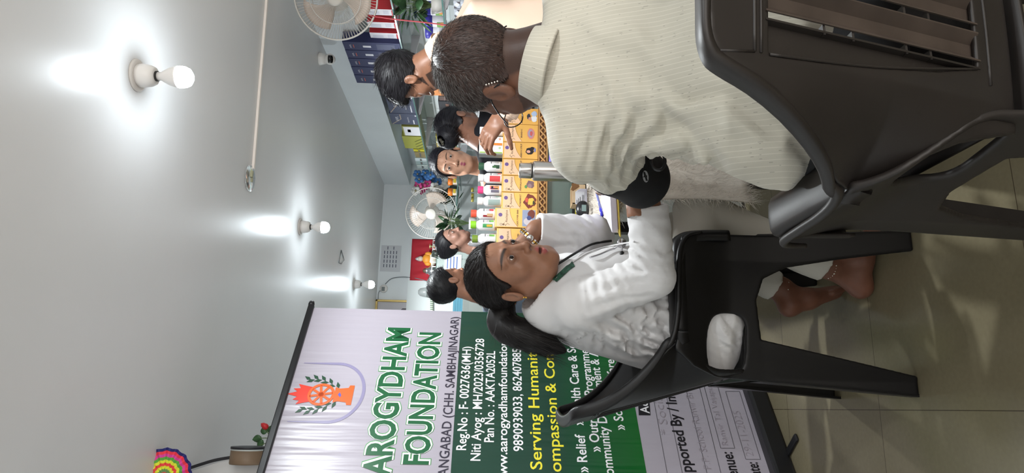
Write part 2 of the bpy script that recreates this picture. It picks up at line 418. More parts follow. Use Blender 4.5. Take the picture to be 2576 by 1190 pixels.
def green_mat():
    m=mat('banner_green',(22,84,58),rough=.25); nt=m.node_tree;N=nt.nodes;L=nt.links
    tc=N.new('ShaderNodeTexCoord'); sp=N.new('ShaderNodeSeparateXYZ'); L.new(tc.outputs['Object'],sp.inputs[0])
    r=N.new('ShaderNodeMapRange'); r.inputs[1].default_value=zg0; r.inputs[2].default_value=zg0+.32; L.new(sp.outputs['Z'],r.inputs[0])
    cr=N.new('ShaderNodeValToRGB'); cr.color_ramp.elements[0].color=srgb(20,98,38); cr.color_ramp.elements[1].color=srgb(24,62,48)
    L.new(r.outputs[0],cr.inputs[0]); L.new(cr.outputs[0],N['Principled BSDF'].inputs['Base Color']); ripple(m); return m
MB().bb((L0,0,0.02),(R0,.0015,T0)).mk('banner_sheet',m_flex,bt)
MB().add([(L0,-.0006,zg0),(R0,-.0006,zg0),(R0,-.0006,zg1),(L0,-.0006,zg1)],[(0,1,2,3)]).mk('printed_panel',green_mat(),bt)
m_blk=mat('black_aluminium',(24,24,26),rough=.35,spec=.5)
rail=MB().bb((L0-.01,-.012,T0-.004),(R0+.012,.012,T0+.022)); rail.mk('top_rail',m_blk,bt,bevel=.004)
MB().lathe([(.001,-.012),(.012,-.012),(.014,0),(.012,.012),(.001,.012)],c=(R0+.02,0,T0+.012),n=14,R=[[0,0,1],[0,1,0],[1,0,0]]).mk('end_cap',m_blk,bt,True)
MB().bb((L0-.02,-.05,.0),(R0+.02,.05,.075)).mk('cassette',m_blk,bt,bevel=.012)
for q in (bxy(2005,1140)[0]-.03,R0-.12):
    o=MB().bb((q-.014,-.15,.0),(q+.014,.13,.011)).mk('foot',m_blk,bt,bevel=.005)
MB().tube([(-.05,.03,.05),(-.05,.03,T0)],.008,8).mk('support_pole',m_blk,bt,True)
C_=lambda n,*c:mat('print_'+n,c,rough=.3)
def P(x,y,z=0): return (x,-z,y)
def blines(name,rows,m):
    for s,pa,pb,h,bold,lift in rows:
        mb=MB()
        # pa/pb: photo pixels of the left and right ends of the baseline
        a=bxy(*pa); b=bxy(*pb); letters(mb,s,0,0,h,np.linalg.norm(b-a),bold=bold,lift=lift,
            fn=lambda x,y,z,a=a,u=nrm(b-a):P(a[0]+x,a[1]+y,z))
        mb.mk(name,m,bt)
g1=(('AAROGYDHAM',(970,1249),(1032,826),.092),('FOUNDATION',(1076,1170),(1105,838),.088))
for nm,bold,lift,m in (('title_outline',.088,.0012,C_('leaf',70,150,80)),('title_outline',.070,.0016,C_('white',236,234,238)),('title_lettering',.027,.0022,C_('deepgreen',26,92,54))):
    blines(nm,[(s,a,b,h,bold,lift) for s,a,b,h in g1],m)
blines('lettering',[('(AURANGABAD (CHH. SAMBHAJINAGAR)'[1:],(1122,1262),(1150,798),.036,.012,.001)],C_('charcoal',52,48,62))
wh=C_('white'); ye=C_('yellow',238,226,60)
blines('lettering',[('Reg.No : F- 0027636(MH)',(1172,1133),(1190,873),.036,.012,.0014),('Niti Ayog : MH/2023/0356728',(1208,1160),(1222,853),.036,.012,.0014),
  ('Pan No. : AAKTA2052L',(1242,1113),(1251,884),.036,.012,.0014),('www.aarogyadhamfoundation.com',(1276,1222),(1286,812),.034,.012,.0014),
  ('9890939033, 8624078854',(1316,1136),(1318,866),.036,.012,.0014)],wh)
blines('lettering',[('Serving Humanity with',(1364,1182),(1361,800),.043,.009,.0014),('Compassion & Commitment',(1415,1222),(1405,770),.043,.009,.0014)],ye)
blines('lettering',[('» Relief   » Health Care & Services',(1480,1190),(1462,815),.037,.014,.0014),('» Outreach Programmes',(1511,1138),(1497,872),.037,.014,.0014),
  ('Community Development & Aid',(1548,1218),(1520,868),.037,.014,.0014),('» Social Welfare',(1572,1083),(1549,905),.037,.014,.0014)],wh)
bk=C_('black',30,28,34)
blines('lettering',[('Supported By / In Co-operation',(1750,1222),(1705,850),.042,.018,.0012),('Venue:',(1864,1218),(1845,1138),.042,.018,.0012),('Date:',(1920,1212),(1911,1164),.042,.018,.0012),('Time:',(1845,975),(1838,916),.042,.018,.0012)],bk)
def quad_on(mb,px,lift):
    mb.add([P(*bxy(*q),lift) for q in px],[(0,1,2,3)])
q=MB(); quad_on(q,[(1607,1045),(1636,1045),(1633,1000),(1604,1000)],.001); q.mk('heading_block',bk,bt)
q=MB(); a=bxy(1634,1041); letters(q,'Activity',a[0],a[1],.034,None,bold=.015,lift=.0018,fn=lambda x,y,z:P(x,y,z)); q.mk('lettering',wh,bt)
q=MB()
def line_on(mb,a,b,w=.0016,lift=.0011):
    a=bxy(*a);b=bxy(*b); mb.add([P(a[0],a[1]-w/2,lift),P(b[0],b[1]-w/2,lift),P(b[0],b[1]+w/2,lift),P(a[0],a[1]+w/2,lift)],[(0,1,2,3)])
def vline_on(mb,a,b,w=.0016,lift=.0011):
    a=bxy(*a);b=bxy(*b); mb.add([P(a[0]-w/2,a[1],lift),P(a[0]+w/2,a[1],lift),P(b[0]+w/2,b[1],lift),P(b[0]-w/2,b[1],lift)],[(0,1,2,3)])
for a,b in (((1678,1190),(1645,1010)),((1716,1190),(1676,995)),((1778,1190),(1725,978)),((1813,1190),(1757,965))): line_on(q,a,b)
for A,B,Cc,D in (((1813,1128),(1769,965),(1802,960),(1848,1128)),((1876,1156),(1825,985),(1860,985),(1913,1156))):
    line_on(q,A,B); line_on(q,D,Cc); vline_on(q,A,D); vline_on(q,B,Cc)
q.mk('ruled_lines',C_('rule',78,76,84),bt)
blines('handwriting',[('* Social',(1685,1095),(1672,990),.036,-.01,.0013),('P.P. School Ranvir Br',(1790,1180),(1752,985),.03,-.015,.0013),('Ranvir Tal Vaijapur',(1832,1120),(1790,965),.024,-.015,.0013),('29-11-2025',(1896,1148),(1868,1035),.03,-.015,.0013)],C_('pencil',158,150,160))
# ---- emblem: an arch, a torch with a spoked wheel and two laurel sprays
a=bxy(735,913); b=bxy(915,985); c=bxy(700,1060); ex=(a[0]+c[0])/2; hw=abs(a[0]-c[0])/2
zt=T0-.03; zb=b[1]; q=MB(); pts=[]
for k in range(41):
    th=math.pi*k/40; pts.append((ex-hw*math.cos(th)*1.0, zb+hw*.85-hw*.85*math.sin(th)))
pts=[(ex-hw,zt)]+pts+[(ex+hw,zt)]
for k in range(len(pts)-1):
    (x1,y1),(x2,y2)=pts[k],pts[k+1]; v=np.array([x2-x1,y2-y1]); v=v/np.linalg.norm(v)*.0065; s1=.25+.75*min(1,max(0,(zt-y1)/.1)); s2=.25+.75*min(1,max(0,(zt-y2)/.1))
    q.add([P(x1-v[1]*s1,y1+v[0]*s1,.0012),P(x2-v[1]*s2,y2+v[0]*s2,.0012),P(x2+v[1]*s2,y2-v[0]*s2,.0012),P(x1+v[1]*s1,y1-v[0]*s1,.0012)],[(0,1,2,3)])
q.mk('emblem_arch',C_('lilac',140,134,166),bt)
wc=bxy(808,993); r=.052
q=MB()
def ring2(mb,c,r0,r1,n=36,lift=.002,sy=1.0):
    V=[];F=[]
    for k in range(n):
        t=2*math.pi*k/n; V+= [P(c[0]+r0*math.cos(t),c[1]+r0*math.sin(t)*sy,lift),P(c[0]+r1*math.cos(t),c[1]+r1*math.sin(t)*sy,lift)]
    for k in range(n): F.append((2*k,2*k+1,(2*k+3)%(2*n),(2*k+2)%(2*n)))
    mb.add(V,F)
ring2(q,wc,r*.78,r)
for k in range(4):
    t=math.pi*k/4+.2; v=np.array([math.cos(t),math.sin(t)]); n_=np.array([-v[1],v[0]])*.005; e=r*.85
    q.add([P(*(wc+v*e+n_),.002),P(*(wc-v*e+n_),.002),P(*(wc-v*e-n_),.002),P(*(wc+v*e-n_),.002)],[(0,1,2,3)])
ring2(q,wc,.0,.011); 
ped=[(-.036,-.05),(.036,-.05),(.030,-.068),(.034,-.10),(.046,-.104),(.046,-.122),(-.046,-.122),(-.046,-.104),(-.034,-.10),(-.030,-.068)]
q.add([P(wc[0]+x,wc[1]+y,.0018) for x,y in ped],[tuple(range(10))])
q.mk('emblem_torch',C_('orange',232,96,36),bt)
q=MB(); fl=[(-.034,.036),(-.040,.062),(-.048,.088),(-.030,.078),(-.026,.104),(-.012,.09),(.000,.132),(.012,.094),(.026,.112),(.028,.084),(.048,.096),(.040,.064),(.034,.036),(0,.050)]
q.add([P(wc[0]+x,wc[1]+y,.0016) for x,y in fl],[tuple(range(14))]); q.mk('emblem_flame',C_('red',226,58,40),bt)
for sgn in (-1,1):
    q=MB()
    for k in range(9):
        t=k/8; px=wc[0]+sgn*(.03+.042*math.sin(t*2.0)); pz=wc[1]-.062+.115*t; an=(1.35 if k%2 else .3)+t*.7
        dv=np.array([sgn*math.cos(an),math.sin(an)]); n_=np.array([-dv[1],dv[0]]); l=.034; wd=.0075
        o=np.array([px,pz]); q.add([P(*(o),.0015),P(*(o+dv*l*.45+n_*wd),.0015),P(*(o+dv*l),.0015),P(*(o+dv*l*.45-n_*wd),.0015)],[(0,1,2,3)])
    q.mk('emblem_laurel',C_('laurel',30,70,48),bt)
q=MB(); q.add([P(wc[0]-.012,wc[1]-.075,.0024),P(wc[0]-.002,wc[1]-.078,.0024),P(wc[0]+.012,wc[1]-.07,.0024),P(wc[0],wc[1]-.064,.0024)],[(0,1,2,3)]); q.mk('emblem_badge',C_('badge',90,90,180),bt)
# ================================================================ moulded plastic armchairs
m_pl=mat('dark_plastic',(36,32,30),rough=.45,spec=.4,nscale=9,namt=.16,bump=.05,bscale=300)
m_pl2=mat('black_plastic',(15,14,15),rough=.4,spec=.35,nscale=9,namt=.12,bump=.05,bscale=300)
def s_poly2(Y,Z,pts):
    """signed distance to a closed outline in a plane"""
    d=np.full(Y.shape,1e9,np.float32); ins=np.zeros(Y.shape,bool); n=len(pts)
    for k in range(n):
        ax,ay=pts[k]; bx,by=pts[(k+1)%n]; ex,ey=bx-ax,by-ay; wx,wy=Y-ax,Z-ay
        t=np.clip((wx*ex+wy*ey)/max(ex*ex+ey*ey,1e-12),0,1); d=np.minimum(d,(wx-ex*t)**2+(wy-ey*t)**2)
        c=((ay>Z)!=(by>Z))&(Y<(bx-ax)*(Z-ay)/((by-ay) if abs(by-ay)>1e-9 else 1e-9)+ax); ins^=c
    d=np.sqrt(d); return np.where(ins,-d,d)
def plate(pts,holes,th,h,rnd_=.003):
    """a flat plate cut to an outline, with holes, in (thickness, y, z)"""
    P=np.array(pts); lo=P.min(0)-3*h; hi=P.max(0)+3*h
    def f(G):
        d=s_poly2(G[...,1],G[...,2],pts)
        for q in holes: d=np.maximum(d,-s_poly2(G[...,1],G[...,2],q))
        e=np.abs(G[...,0])-th/2; return smax(d,e,rnd_)
    return surf(f,(-th/2-2.5*h,lo[0],lo[1]),(th/2+2.5*h,hi[0],hi[1]),h)
_chair={}
def chair_parts():
    if _chair: return _chair
    C=_chair
    def byc(x,z):                              # the reclining, gently hollowed back
        s=(z-.45)/.44; return -.10-.125*s-.022*(1-np.minimum(1,(x/.2)**2))*(.6+.4*np.clip(s,0,1))
    C['byc']=byc
    hw=[(.455,.225),(.53,.240),(.60,.268),(.645,.286),(.67,.284),(.71,.268),(.78,.242),(.84,.216),(.868,.205),(.882,.195),(.889,.178),(.891,.150)]
    out=[(w,z) for z,w in hw]+[(-w,z) for z,w in hw[::-1]]
    out=[(-x,z) for x,z in out[::-1]]
    inn=[(.150,.515),(.166,.58),(.176,.67),(.184,.75),(.188,.815)]
    hole=inn+[(-x,z) for x,z in inn[::-1]]
    V,F=plate(out,[hole],.011,.0032); V=relax(V,F,1)
    x,z=V[:,1],V[:,2]; fw=.12*np.clip((np.abs(x)-.19)/.09,0,1)**1.5*np.clip(1-np.abs(z-.64)/.2,0,1)
    C['shell']=(np.stack([x,byc(x,z)+V[:,0]+fw,z],1),F)
    side=[(.236,.622),(.248,.58),(.250,.50),(.250,.42),(.262,.2),(.272,0),(.218,0),(.190,.2),(.165,.34),(.135,.400),(.08,.418),(.03,.412),(-.02,.405),(-.062,.2),(-.104,0),(-.155,0),(-.140,.2),(-.125,.42),(-.118,.53),(-.095,.60),(-.055,.650),(-.03,.646),(.1,.640)]
    hol=smoothed([(-.092,.455),(-.02,.447),(.028,.452),(.044,.485),(.036,.53),(.0,.552),(-.06,.557),(-.098,.545),(-.10,.50)],5,True).tolist()
    V,F=plate(side,[hol],.012,.004); V=relax(V,F,1); C['side']=(V,F)
    return C
def px_(z,y):
    xb=.205+.050*np.clip((np.asarray(y)+.12)/.30,0,1); f=np.clip((np.asarray(z)-.48)/.165,0,1); f=f*f*(3-2*f)
    return xb+(.284-xb)*f+.010*np.clip(1-np.asarray(z)/.4,0,1)
def make_chair(label,M,m,group=None,ms=None):
    C=chair_parts(); byc=C['byc']
    t=thing('plastic_armchair',label,'chair',M=M,group=group)
    mk('back_shell',*C['shell'],m,t,True)
    # rolled rim along the top of the back, bending down both flanks into the arms
    pr=[(.288,.655),(.286,.672),(.272,.70),(.250,.76),(.222,.83),(.207,.868),(.196,.884),(.175,.892),(.14,.893),(.07,.893)]
    pr=pr+[(0,.893)]+[(-x,z) for x,z in pr[::-1]]; pr=smoothed([(x,0,z) for x,z in pr],3)
    V=[];F=[]
    for k,(x,_,z) in enumerate(pr):
        y=byc(x,z)+.12*max(0,(abs(x)-.19)/.09)**1.5*max(0,1-abs(z-.64)/.2); s=min(1,k/4,(len(pr)-1-k)/4)*.8+.2
        nx,nz=nrm(np.array([x/.25,max(.05,(z-.6)/.3)])); 
        for dy,do in ((-.007,.003),(-.002,.006),(.020*s,.006),(.026*s,.002),(.024*s,-.006),(-.005,-.006)): V.append((x+nx*do,y+dy,z+nz*do))
        if k:
            for j in range(6): F.append((6*(k-1)+j,6*(k-1)+(j+1)%6,6*k+(j+1)%6,6*k+j))
    F+= [(5,4,3,2,1,0),tuple(range(len(V)-6,len(V)))]
    mk('back_rim',V,F,m,t,True)
    q=MB()
    for z in (.826,.834): q.tube([(x,byc(x,z)-.0055,z) for x in np.linspace(-.19,.19,21)],.0022,6)
    q.tube(smoothed([(-.19,byc(.19,.815)-.006,.815),(-.178,byc(.18,.67)-.006,.67),(-.152,byc(.15,.515)-.005,.515)],6),.0018,6)
    q.tube(smoothed([(.19,byc(.19,.815)-.006,.815),(.178,byc(.18,.67)-.006,.67),(.152,byc(.15,.515)-.005,.515)],6),.0018,6)
    q.tube([(x,byc(x,.495)-.0055,.495) for x in np.linspace(-.17,.17,21)],.0022,6)
    for sx in (-1,1): q.tube([(sx*.19,byc(.19,.834)-.0055,.834),(sx*.196,byc(.2,.875)-.0055,.876)],.0018,6)
    q.mk('moulded_ridge',m,t,True)
    for sx in (-1,1):
        wy=lambda x,z: byc(x,z)+.12*max(0,(x-.19)/.09)**1.5*max(0,1-abs(z-.64)/.2)
        pp=[(.284,wy(.284,.68),.680),(.2865,wy(.2865,.672),.670),(.289,-.038,.659),(.293,-.005,.648),(.296,.05,.640),(.297,.12,.637),(.297,.19,.631),(.295,.232,.610),(.292,.245,.57)]
        MB().tube(smoothed([(sx*x,y,z) for x,y,z in pp],5),np.interp(np.arange(41),[0,10,30,40],[.003,.0075,.0075,.004]),10).mk('arm_lip',m,t,True)
    # slats, each a shallow channel with its edges turned back
    for k in range(6):
        xc=.049*(k-2.5)
        def slat(u,v,xc=xc):
            z=.510+.31*v; a=xc+(u-.5)*.0385; e=abs(u-.5)*2; a=np.clip(a,-.5,.5)
            return (a,byc(a,z)+.006-(.012 if e>.93 else 0),z)
        us=[0,.03,.031,.3,.5,.7,.969,.97,1]
        V=[slat(u,v) for v in np.linspace(0,1,14) for u in us]; n=len(us)
        F=[(j*n+i,j*n+i+1,(j+1)*n+i+1,(j+1)*n+i) for j in range(13) for i in range(n-1)]
        o=mk('slat',V,F,ms or m,t); solid(o,.0025)
    for sx in (-1,1):                                     # outer fillets that close the frame beside the slats
        V=[];F=[]
        for j,z in enumerate(np.linspace(.510,.82,14)):
            xe=np.interp(z,[.515,.58,.67,.75,.815],[.150,.166,.176,.184,.188])+.004
            V+= [(sx*.1505,byc(.15,z)-.006,z),(sx*.152,byc(.15,z)+.004,z),(sx*max(xe,.153),byc(xe,z),z)]
            if j: F+= [(3*j-3,3*j-2,3*j+1,3*j),(3*j-2,3*j-1,3*j+2,3*j+1)]
        o=mk('side_fillet',V,F,m,t); solid(o,.003)
    for k in range(-3,4):
        for v in (.25,.37,.62,.75):
            z=.51+.31*v; x=.049*k; MB().box((x,byc(x,z)+.002,z),(.0125,.014,.0028)).mk('slot_bridge',m,t)
    def seat(u,v):
        x=(u-.5)*.40; y=-.125+.365*v; return (x,y,.440-.02*math.sin(math.pi*u)*math.sin(math.pi*min(1,v*1.1))-.03*max(0,v-.85)/.15)
    V,F=grid(16,16,seat); o=mk('seat',V,F,m,t,True); solid(o,.006)
    for sgn in (-1,1):
        V,F=C['side']; x=sgn*(px_(V[:,2],V[:,1])+V[:,0]); mk('side_panel',np.stack([x,V[:,1],V[:,2]],1),F[:,::-1] if sgn<0 else F,m,t,True)
        for front in (True,False):
            V=[]
            for j in range(11):
                z=.41*j/10; y=np.interp(z,[0,.2,.42],[.270,.260,.249]) if front else np.interp(z,[0,.2,.42],[-.153,-.138,-.122]); xo=float(px_(z,y))
                wi=.038+.03*j/10; V+= [(sgn*(xo+.004),y,z),(sgn*(xo-wi),y,z)]
            o=mk('leg_flange',V,[(2*j,2*j+1,2*j+3,2*j+2) for j in range(10)],m,t); solid(o,.007)
        pth=smoothed([(-.046,.636),(-.034,.641),(-.022,.644),(-.010,.644),(.005,.643),(.10,.642),(.18,.640),(.222,.634),(.243,.612),(.252,.56),(.255,.49)],5)
        V=[];F=[]; n=len(pth)
        for k,(y,z) in enumerate(pth):
            wi=np.interp(k,[0,8,16,n-12,n-1],[.030,.046,.064,.066,.034])
            xo=np.interp(k,[0,8,14,n-1],[.286,.291,.294,.272]); xi=xo-wi
            a,b=pth[max(0,k-1)],pth[min(k+1,n-1)]; tg=nrm(b-a); nn=np.array([-tg[1],tg[0]])
            for x,h in ((xo+.004,-.026),(xo+.003,-.006),(xo-.001,.002),(xo-.010,.006),((xo+xi)/2,.0075),(xi+.012,.006),(xi+.002,.002),(xi-.002,-.006),(xi-.001,-.018)):
                V.append((sgn*x,y+nn[0]*h,z+nn[1]*h))
            if k:
                for jj in range(8):
                    f=(9*(k-1)+jj,9*(k-1)+jj+1,9*k+jj+1,9*k+jj); F.append(f if sgn<0 else f[::-1])
        F+= [tuple(range(9))]; o=mk('armrest',V,F,m,t,True); solid(o,.005,-1)
    return t
make_chair('brown-black plastic armchair seen from behind, its slatted back nearest the camera',TR(.575,.88,0,0),m_pl,ms=mat('dusty_plastic',(66,57,51),rough=.6,spec=.3,nscale=14,namt=.28))
make_chair('black plastic armchair under the woman in the white coat, seen side-on',TR(.205,1.97,0,-math.pi/2),m_pl2)
# ================================================================ people: shared anatomy
def A3(*v): return np.array(v,float)
class Acc:
    def __init__(s): s.V=[];s.F=[];s.C=[];s.n=0
    def add(s,V,F,col):
        V=np.asarray(V); F=np.asarray(F); col=np.asarray(col,float)
        if col.ndim==1: col=np.tile(col[:3],(len(V),1))
        s.V.append(V); s.F.extend((F+s.n).tolist()); s.C.append(col[:,:3]); s.n+=len(V)
    def mk(s,name,m,parent,smooth=True): return mk(name,np.concatenate(s.V),s.F,m,parent,smooth,True,attrs={'tint':np.concatenate(s.C)})
m_skin=mat('skin',(150,110,85),rough=.46,spec=.4,attr='tint',nscale=60,namt=.06,bump=.12,bscale=420,sub=.06)
m_hair=mat('hair',(18,15,15),rough=.52,spec=.32,attr='tint')
m_eye=mat('eye',(230,225,220),rough=.22,spec=.35,attr='tint')
LIN=lambda c: np.array(srgb(*c)[:3])
def head_d(P,opn=0.0,ears=True,neck=True,lid=1.0):
    X,Y,Z=P[...,0],P[...,1],P[...,2]; Q=np.stack([np.abs(X),Y,Z],-1)
    d=s_ell(P,(0,-.014,.040),(.073,.094,.080))
    d=smin(d,s_ell(P,(0,.028,-.025),(.058,.060,.086)),.03)
    d=smin(d,s_cap(Q,(.0,.058,-.088),(.022,.056,-.087),.021),.028)
    d=smin(d,s_cap(Q,(.051,-.004,-.042),(.028,.050,-.086),.017,.017),.026)
    d=smin(d,s_sph(P,(0,.071,-.100),.015),.02)
    d=smin(d,s_sph(Q,(.040,.055,-.020),.020),.022)
    d=smin(d,s_cap(Q,(.010,.083,.027),(.045,.064,.026),.0075,.006),.014)
    d=smax(d,-s_ell(Q,(.031,.099,.008),(.019,.017,.0125)),.012)
    d=smin(d,s_sph(Q,(.031,.0735,.008),.0137),.004)
    d=smax(d,-s_ell(Q,(.031,.092,.0075),(.0128,.0135,.0047*lid)),.0015)
    d=smin(d,s_cap(P,(0,.081,.020),(0,.102,-.024),.0062,.0088),.010)
    d=smin(d,s_sph(P,(0,.1045,-.028),.0092),.006)
    d=smin(d,s_ell(Q,(.0115,.094,-.031),(.0072,.0095,.0070)),.006)
    d=smax(d,-s_ell(Q,(.0062,.100,-.0388),(.0036,.005,.0035)),.003)
    d=smin(d,s_ell(P,(0,.073,-.058),(.029,.0205,.024)),.018)
    d=smin(d,s_cap(Q,(0,.0915,-.0545),(.021,.0825,-.0590),.0052,.0030),.004)
    d=smin(d,s_cap(Q,(0,.0905,-.0690-opn),(.018,.0820,-.0650-opn*.5),.0064,.0036),.005)
    d=smax(d,-s_ell(Q,(0,.099,-.0610-opn*.5),(.0205,.0135,.0012+opn*.55)),.0015)
    if ears:
        e=s_ell(Q,(.0775,-.012,-.008),(.0085,.0185,.0310),np.array(Matrix.Rotation(math.radians(-14),3,'Z')@Matrix.Rotation(math.radians(12),3,'X')))
        e=smax(e,-s_ell(Q,(.0862,-.008,-.003),(.0065,.0105,.0190)),.004)
        e=smin(e,s_cap(Q,(.080,-.014,.006),(.079,-.014,-.016),.0028),.004)
        d=smin(d,e,.007)
    if neck: d=smin(d,s_cap(P,(0,-.020,-.06),(0,-.034,-.20),.049,.055),.03)
    return d
def head_build(acc,fr,O,s,skin,h=.0028,opn=0.0,lip=None,brow=(22,17,16),stubble=None,lid=1.0,browt=1.0,marks=None,neck=True):
    f=lambda G: head_d(G,opn,lid=lid,neck=neck)
    V,F=surf(f,(-.105,-.125,-.205),(.105,.130,.135),h); V=relax(V,F,1,.35)
    X,Y,Z=np.abs(V[:,0]),V[:,1],V[:,2]; base_=LIN(skin); C=np.tile(base_,(len(V),1))
    C*=(1+.09*fbm(V,35,2))[:,None]
    def mixc(w,c): 
        nonlocal C; w=np.clip(w,0,1)[:,None]; C=C*(1-w)+LIN(c)*w
    if lip:
        dl=np.minimum(s_cap(np.stack([X,Y,Z],1),(0,.0915,-.0545),(.021,.0825,-.0590),.0056,.0030),s_cap(np.stack([X,Y,Z],1),(0,.0905,-.0690-opn),(.018,.0820,-.0650-opn*.5),.0066,.0036))
        mixc(1-np.clip((dl-.0004)/.002,0,1),lip)
    inm=s_ell(np.stack([X,Y,Z],1),(0,.097,-.0610-opn*.5),(.0195,.0165,.0016+opn*.62)); mixc((inm<.0006)*(Y<.0895)*.9,(60,22,22))
    zb=.0262+.0065*np.clip(1-((X-.036)/.026)**2,-1,1); th=np.interp(X,[.012,.02,.04,.054],[.0030,.0034,.0026,.0006])*browt
    mixc((1-np.clip(np.abs(Z-zb)/np.maximum(th,1e-4)-.6,0,1))*(Y>.03)*(X>.010)*(X<.056)*.92,brow)
    ed=np.abs(s_ell(np.stack([X,Y,Z],1),(.031,.092,.0075),(.0128,.0135,.0047*lid))); mixc((1-np.clip(ed/.0022,0,1))*(Y>.06)*.85,(28,20,20))
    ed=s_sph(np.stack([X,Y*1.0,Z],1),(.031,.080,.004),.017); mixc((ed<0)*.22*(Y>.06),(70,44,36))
    mixc((s_ell(np.stack([X,Y,Z],1),(.0062,.100,-.0388),(.0045,.006,.0042))<0)*.8,(40,22,18))
    if stubble is not None: mixc(stubble[1](V),stubble[0])
    if marks:
        for c,p,r,a in marks: mixc((1-np.clip(np.linalg.norm(V-A3(*p),axis=1)/r,0,1))*a*2,c)
    acc.add(O+s*(V@fr.T),F,C)
    return V,F
def eyes_build(fr,O,s,gaze,parent,iris=(38,24,18)):
    g=nrm(A3(*gaze))
    for sx in (-1,1):
        mb=MB().sphere((0,0,0),.0125,24,20); V=np.array(mb.V); c=np.tile(LIN((226,220,214)),(len(V),1))
        an=V@g/.0125; c[an>.86]=LIN(iris); c[an>.965]=LIN((6,5,5))
        W=O+s*((V+A3(sx*.031,.0735,.008))@fr.T); o=mk('eye',W,mb.F,m_eye,parent,True,True,attrs={'tint':c})
        o['label']='dark brown eye'
def hair_cap(fr,O,s,zl,off,h=.0035,extra=None,comb=(0,-1,.15),amp=.0016,kk=.006):
    def f(G):
        d=head_d(G,0,ears=False,neck=False)-off(G) if callable(off) else head_d(G,0,ears=False,neck=False)-off
        m=(np.interp(G[...,1],[a for a,_ in zl],[b for _,b in zl])-G[...,2])*.75
        d=smax(d,m,kk)
        if extra: d=smin(d,extra(G),.012)
        return d+amp*vnoise(G*A3(230,26,26).astype(np.float32))
    V,F=surf(f,(-.13,-.17,-.16),(.13,.14,.16),h); return V,F
def tangential(V,N,D):
    return D-N*(D*N).sum(1,keepdims=True)
def sample(V,F,n,mask=None):
    N=vnormals(V,F); a=np.linalg.norm(np.cross(V[F[:,2]]-V[F[:,0]],V[F[:,3]]-V[F[:,1]]),axis=1)
    if mask is not None: a=a*mask[F].all(1)
    i=NR.choice(len(F),n,p=a/a.sum()); u,v=NR.rand(n,1),NR.rand(n,1); f=F[i]
    P=(V[f[:,0]]*(1-u)+V[f[:,1]]*u)*(1-v)+(V[f[:,3]]*(1-u)+V[f[:,2]]*u)*v
    return P,N[f[:,0]]
def hand_d(P,curl=(.5,.5,.5,.5),thumb=(.5,.35),spread=.06):
    """local: y along the fingers, x towards the thumb, z out of the back of the hand; the wrist is the origin"""
    d=s_box(P,(0,.048,0),(.039,.046,.0135),r=.012)
    d=smin(d,s_cap(P,(0,-.06,0),(0,.02,0),.027,.026),.02)
    rt=[(.030,.092),(.010,.097),(-.010,.094),(-.029,.085)]; ln=[(.042,.025,.021),(.046,.029,.022),(.043,.027,.021),(.034,.020,.019)]
    for k in range(4):
        x,y=rt[k]; p=A3(x,y,.002); a=curl[k]*.55; sp=spread*(1.5-k); pts=[p]; 
        for j,l in enumerate(ln[k]):
            dv=A3(math.sin(sp)*math.cos(a),math.cos(sp)*math.cos(a),-math.sin(a)); p=p+dv*l; pts.append(p); a+=curl[k]*(1.0 if j==0 else .75)
        d=smin(d,s_chain(P,pts,[.0098,.0090,.0080,.0068],.003),.006)
    p=A3(.032,.022,-.004); a,b=thumb; pts=[p]
    for j,l in enumerate((.040,.032,.026)):
        dv=A3(math.sin(a+.5-.12*j),math.cos(a+.5-.12*j),-math.sin(b*(1+.6*j))); p=p+nrm(dv)*l; pts.append(p)
    d=smin(d,s_chain(P,pts,[.0145,.0115,.0100,.0078],.005),.010)
    return d
def hand_build(acc,W,y,z,skin,flip=1,h=.0034,s=1.0,**k):
    y=nrm(A3(*y)); z=nrm(A3(*z)-y*np.dot(A3(*z),y)); x=np.cross(y,z)*flip; R=np.stack([x,y,z],1)
    V,F=surf(lambda G:hand_d(G,**k),(-.07,-.07,-.12),(.13,.21,.04),h); V=relax(V,F,1,.3)
    C=np.tile(LIN(skin),(len(V),1))*(1+.10*fbm(V,50,2))[:,None]
    acc.add(A3(*W)+s*(V@R.T),F if flip>0 else F[:,::-1],C)
def sdf_add(acc,fn,lo,hi,h,col,rel=1):
    V,F=surf(fn,lo,hi,h); V=relax(V,F,rel,.4); acc.add(V,F,LIN(col)*1.0); return V,F
def bounds(pts,pad): P=np.array(pts); return P.min(0)-pad,P.max(0)+pad
def s_loft(P,pts,a,b,L,pw=2.0):
    """tapered elliptical trunk along pts (bottom to top), half widths a along L and b across"""
    pts=np.asarray(pts,np.float32); ax=nrm(pts[-1]-pts[0]); T=pts@ax; t=np.clip(P@ax.astype(np.float32),T[0],T[-1])
    over=P@ax.astype(np.float32)-t
    c=np.stack([np.interp(t,T,pts[:,k]) for k in range(3)],-1); A=np.interp(t,T,a); B=np.interp(t,T,b)
    L=nrm(np.asarray(L,float)-ax*np.dot(L,ax)); D=np.cross(ax,L); q=P-c
    x=np.abs(q@L.astype(np.float32))/A; y=np.abs(q@D.astype(np.float32))/B
    r=((x**pw+y**pw)**(1/pw)-1)*np.minimum(A,B)
    return np.sqrt(np.maximum(r,0)**2+over**2)+np.minimum(r,0)
def fold(P,c,sig,dr,lam,amp,ph=0,warp=.35):
    """soft cloth folds around c, crests across dr"""
    P=np.asarray(P,np.float32); q=P-np.asarray(c,np.float32); w=np.exp(-(q*q).sum(-1)/(2*sig*sig)); n=vnoise(P,9)+.5*vnoise(P,21)
    u=(q@nrm(np.asarray(dr,float)).astype(np.float32))/lam+warp*2*n+ph
    s=np.sin(2*np.pi*u); return amp*w*(np.sign(s)*np.abs(s)**.8*.6+.4*s)
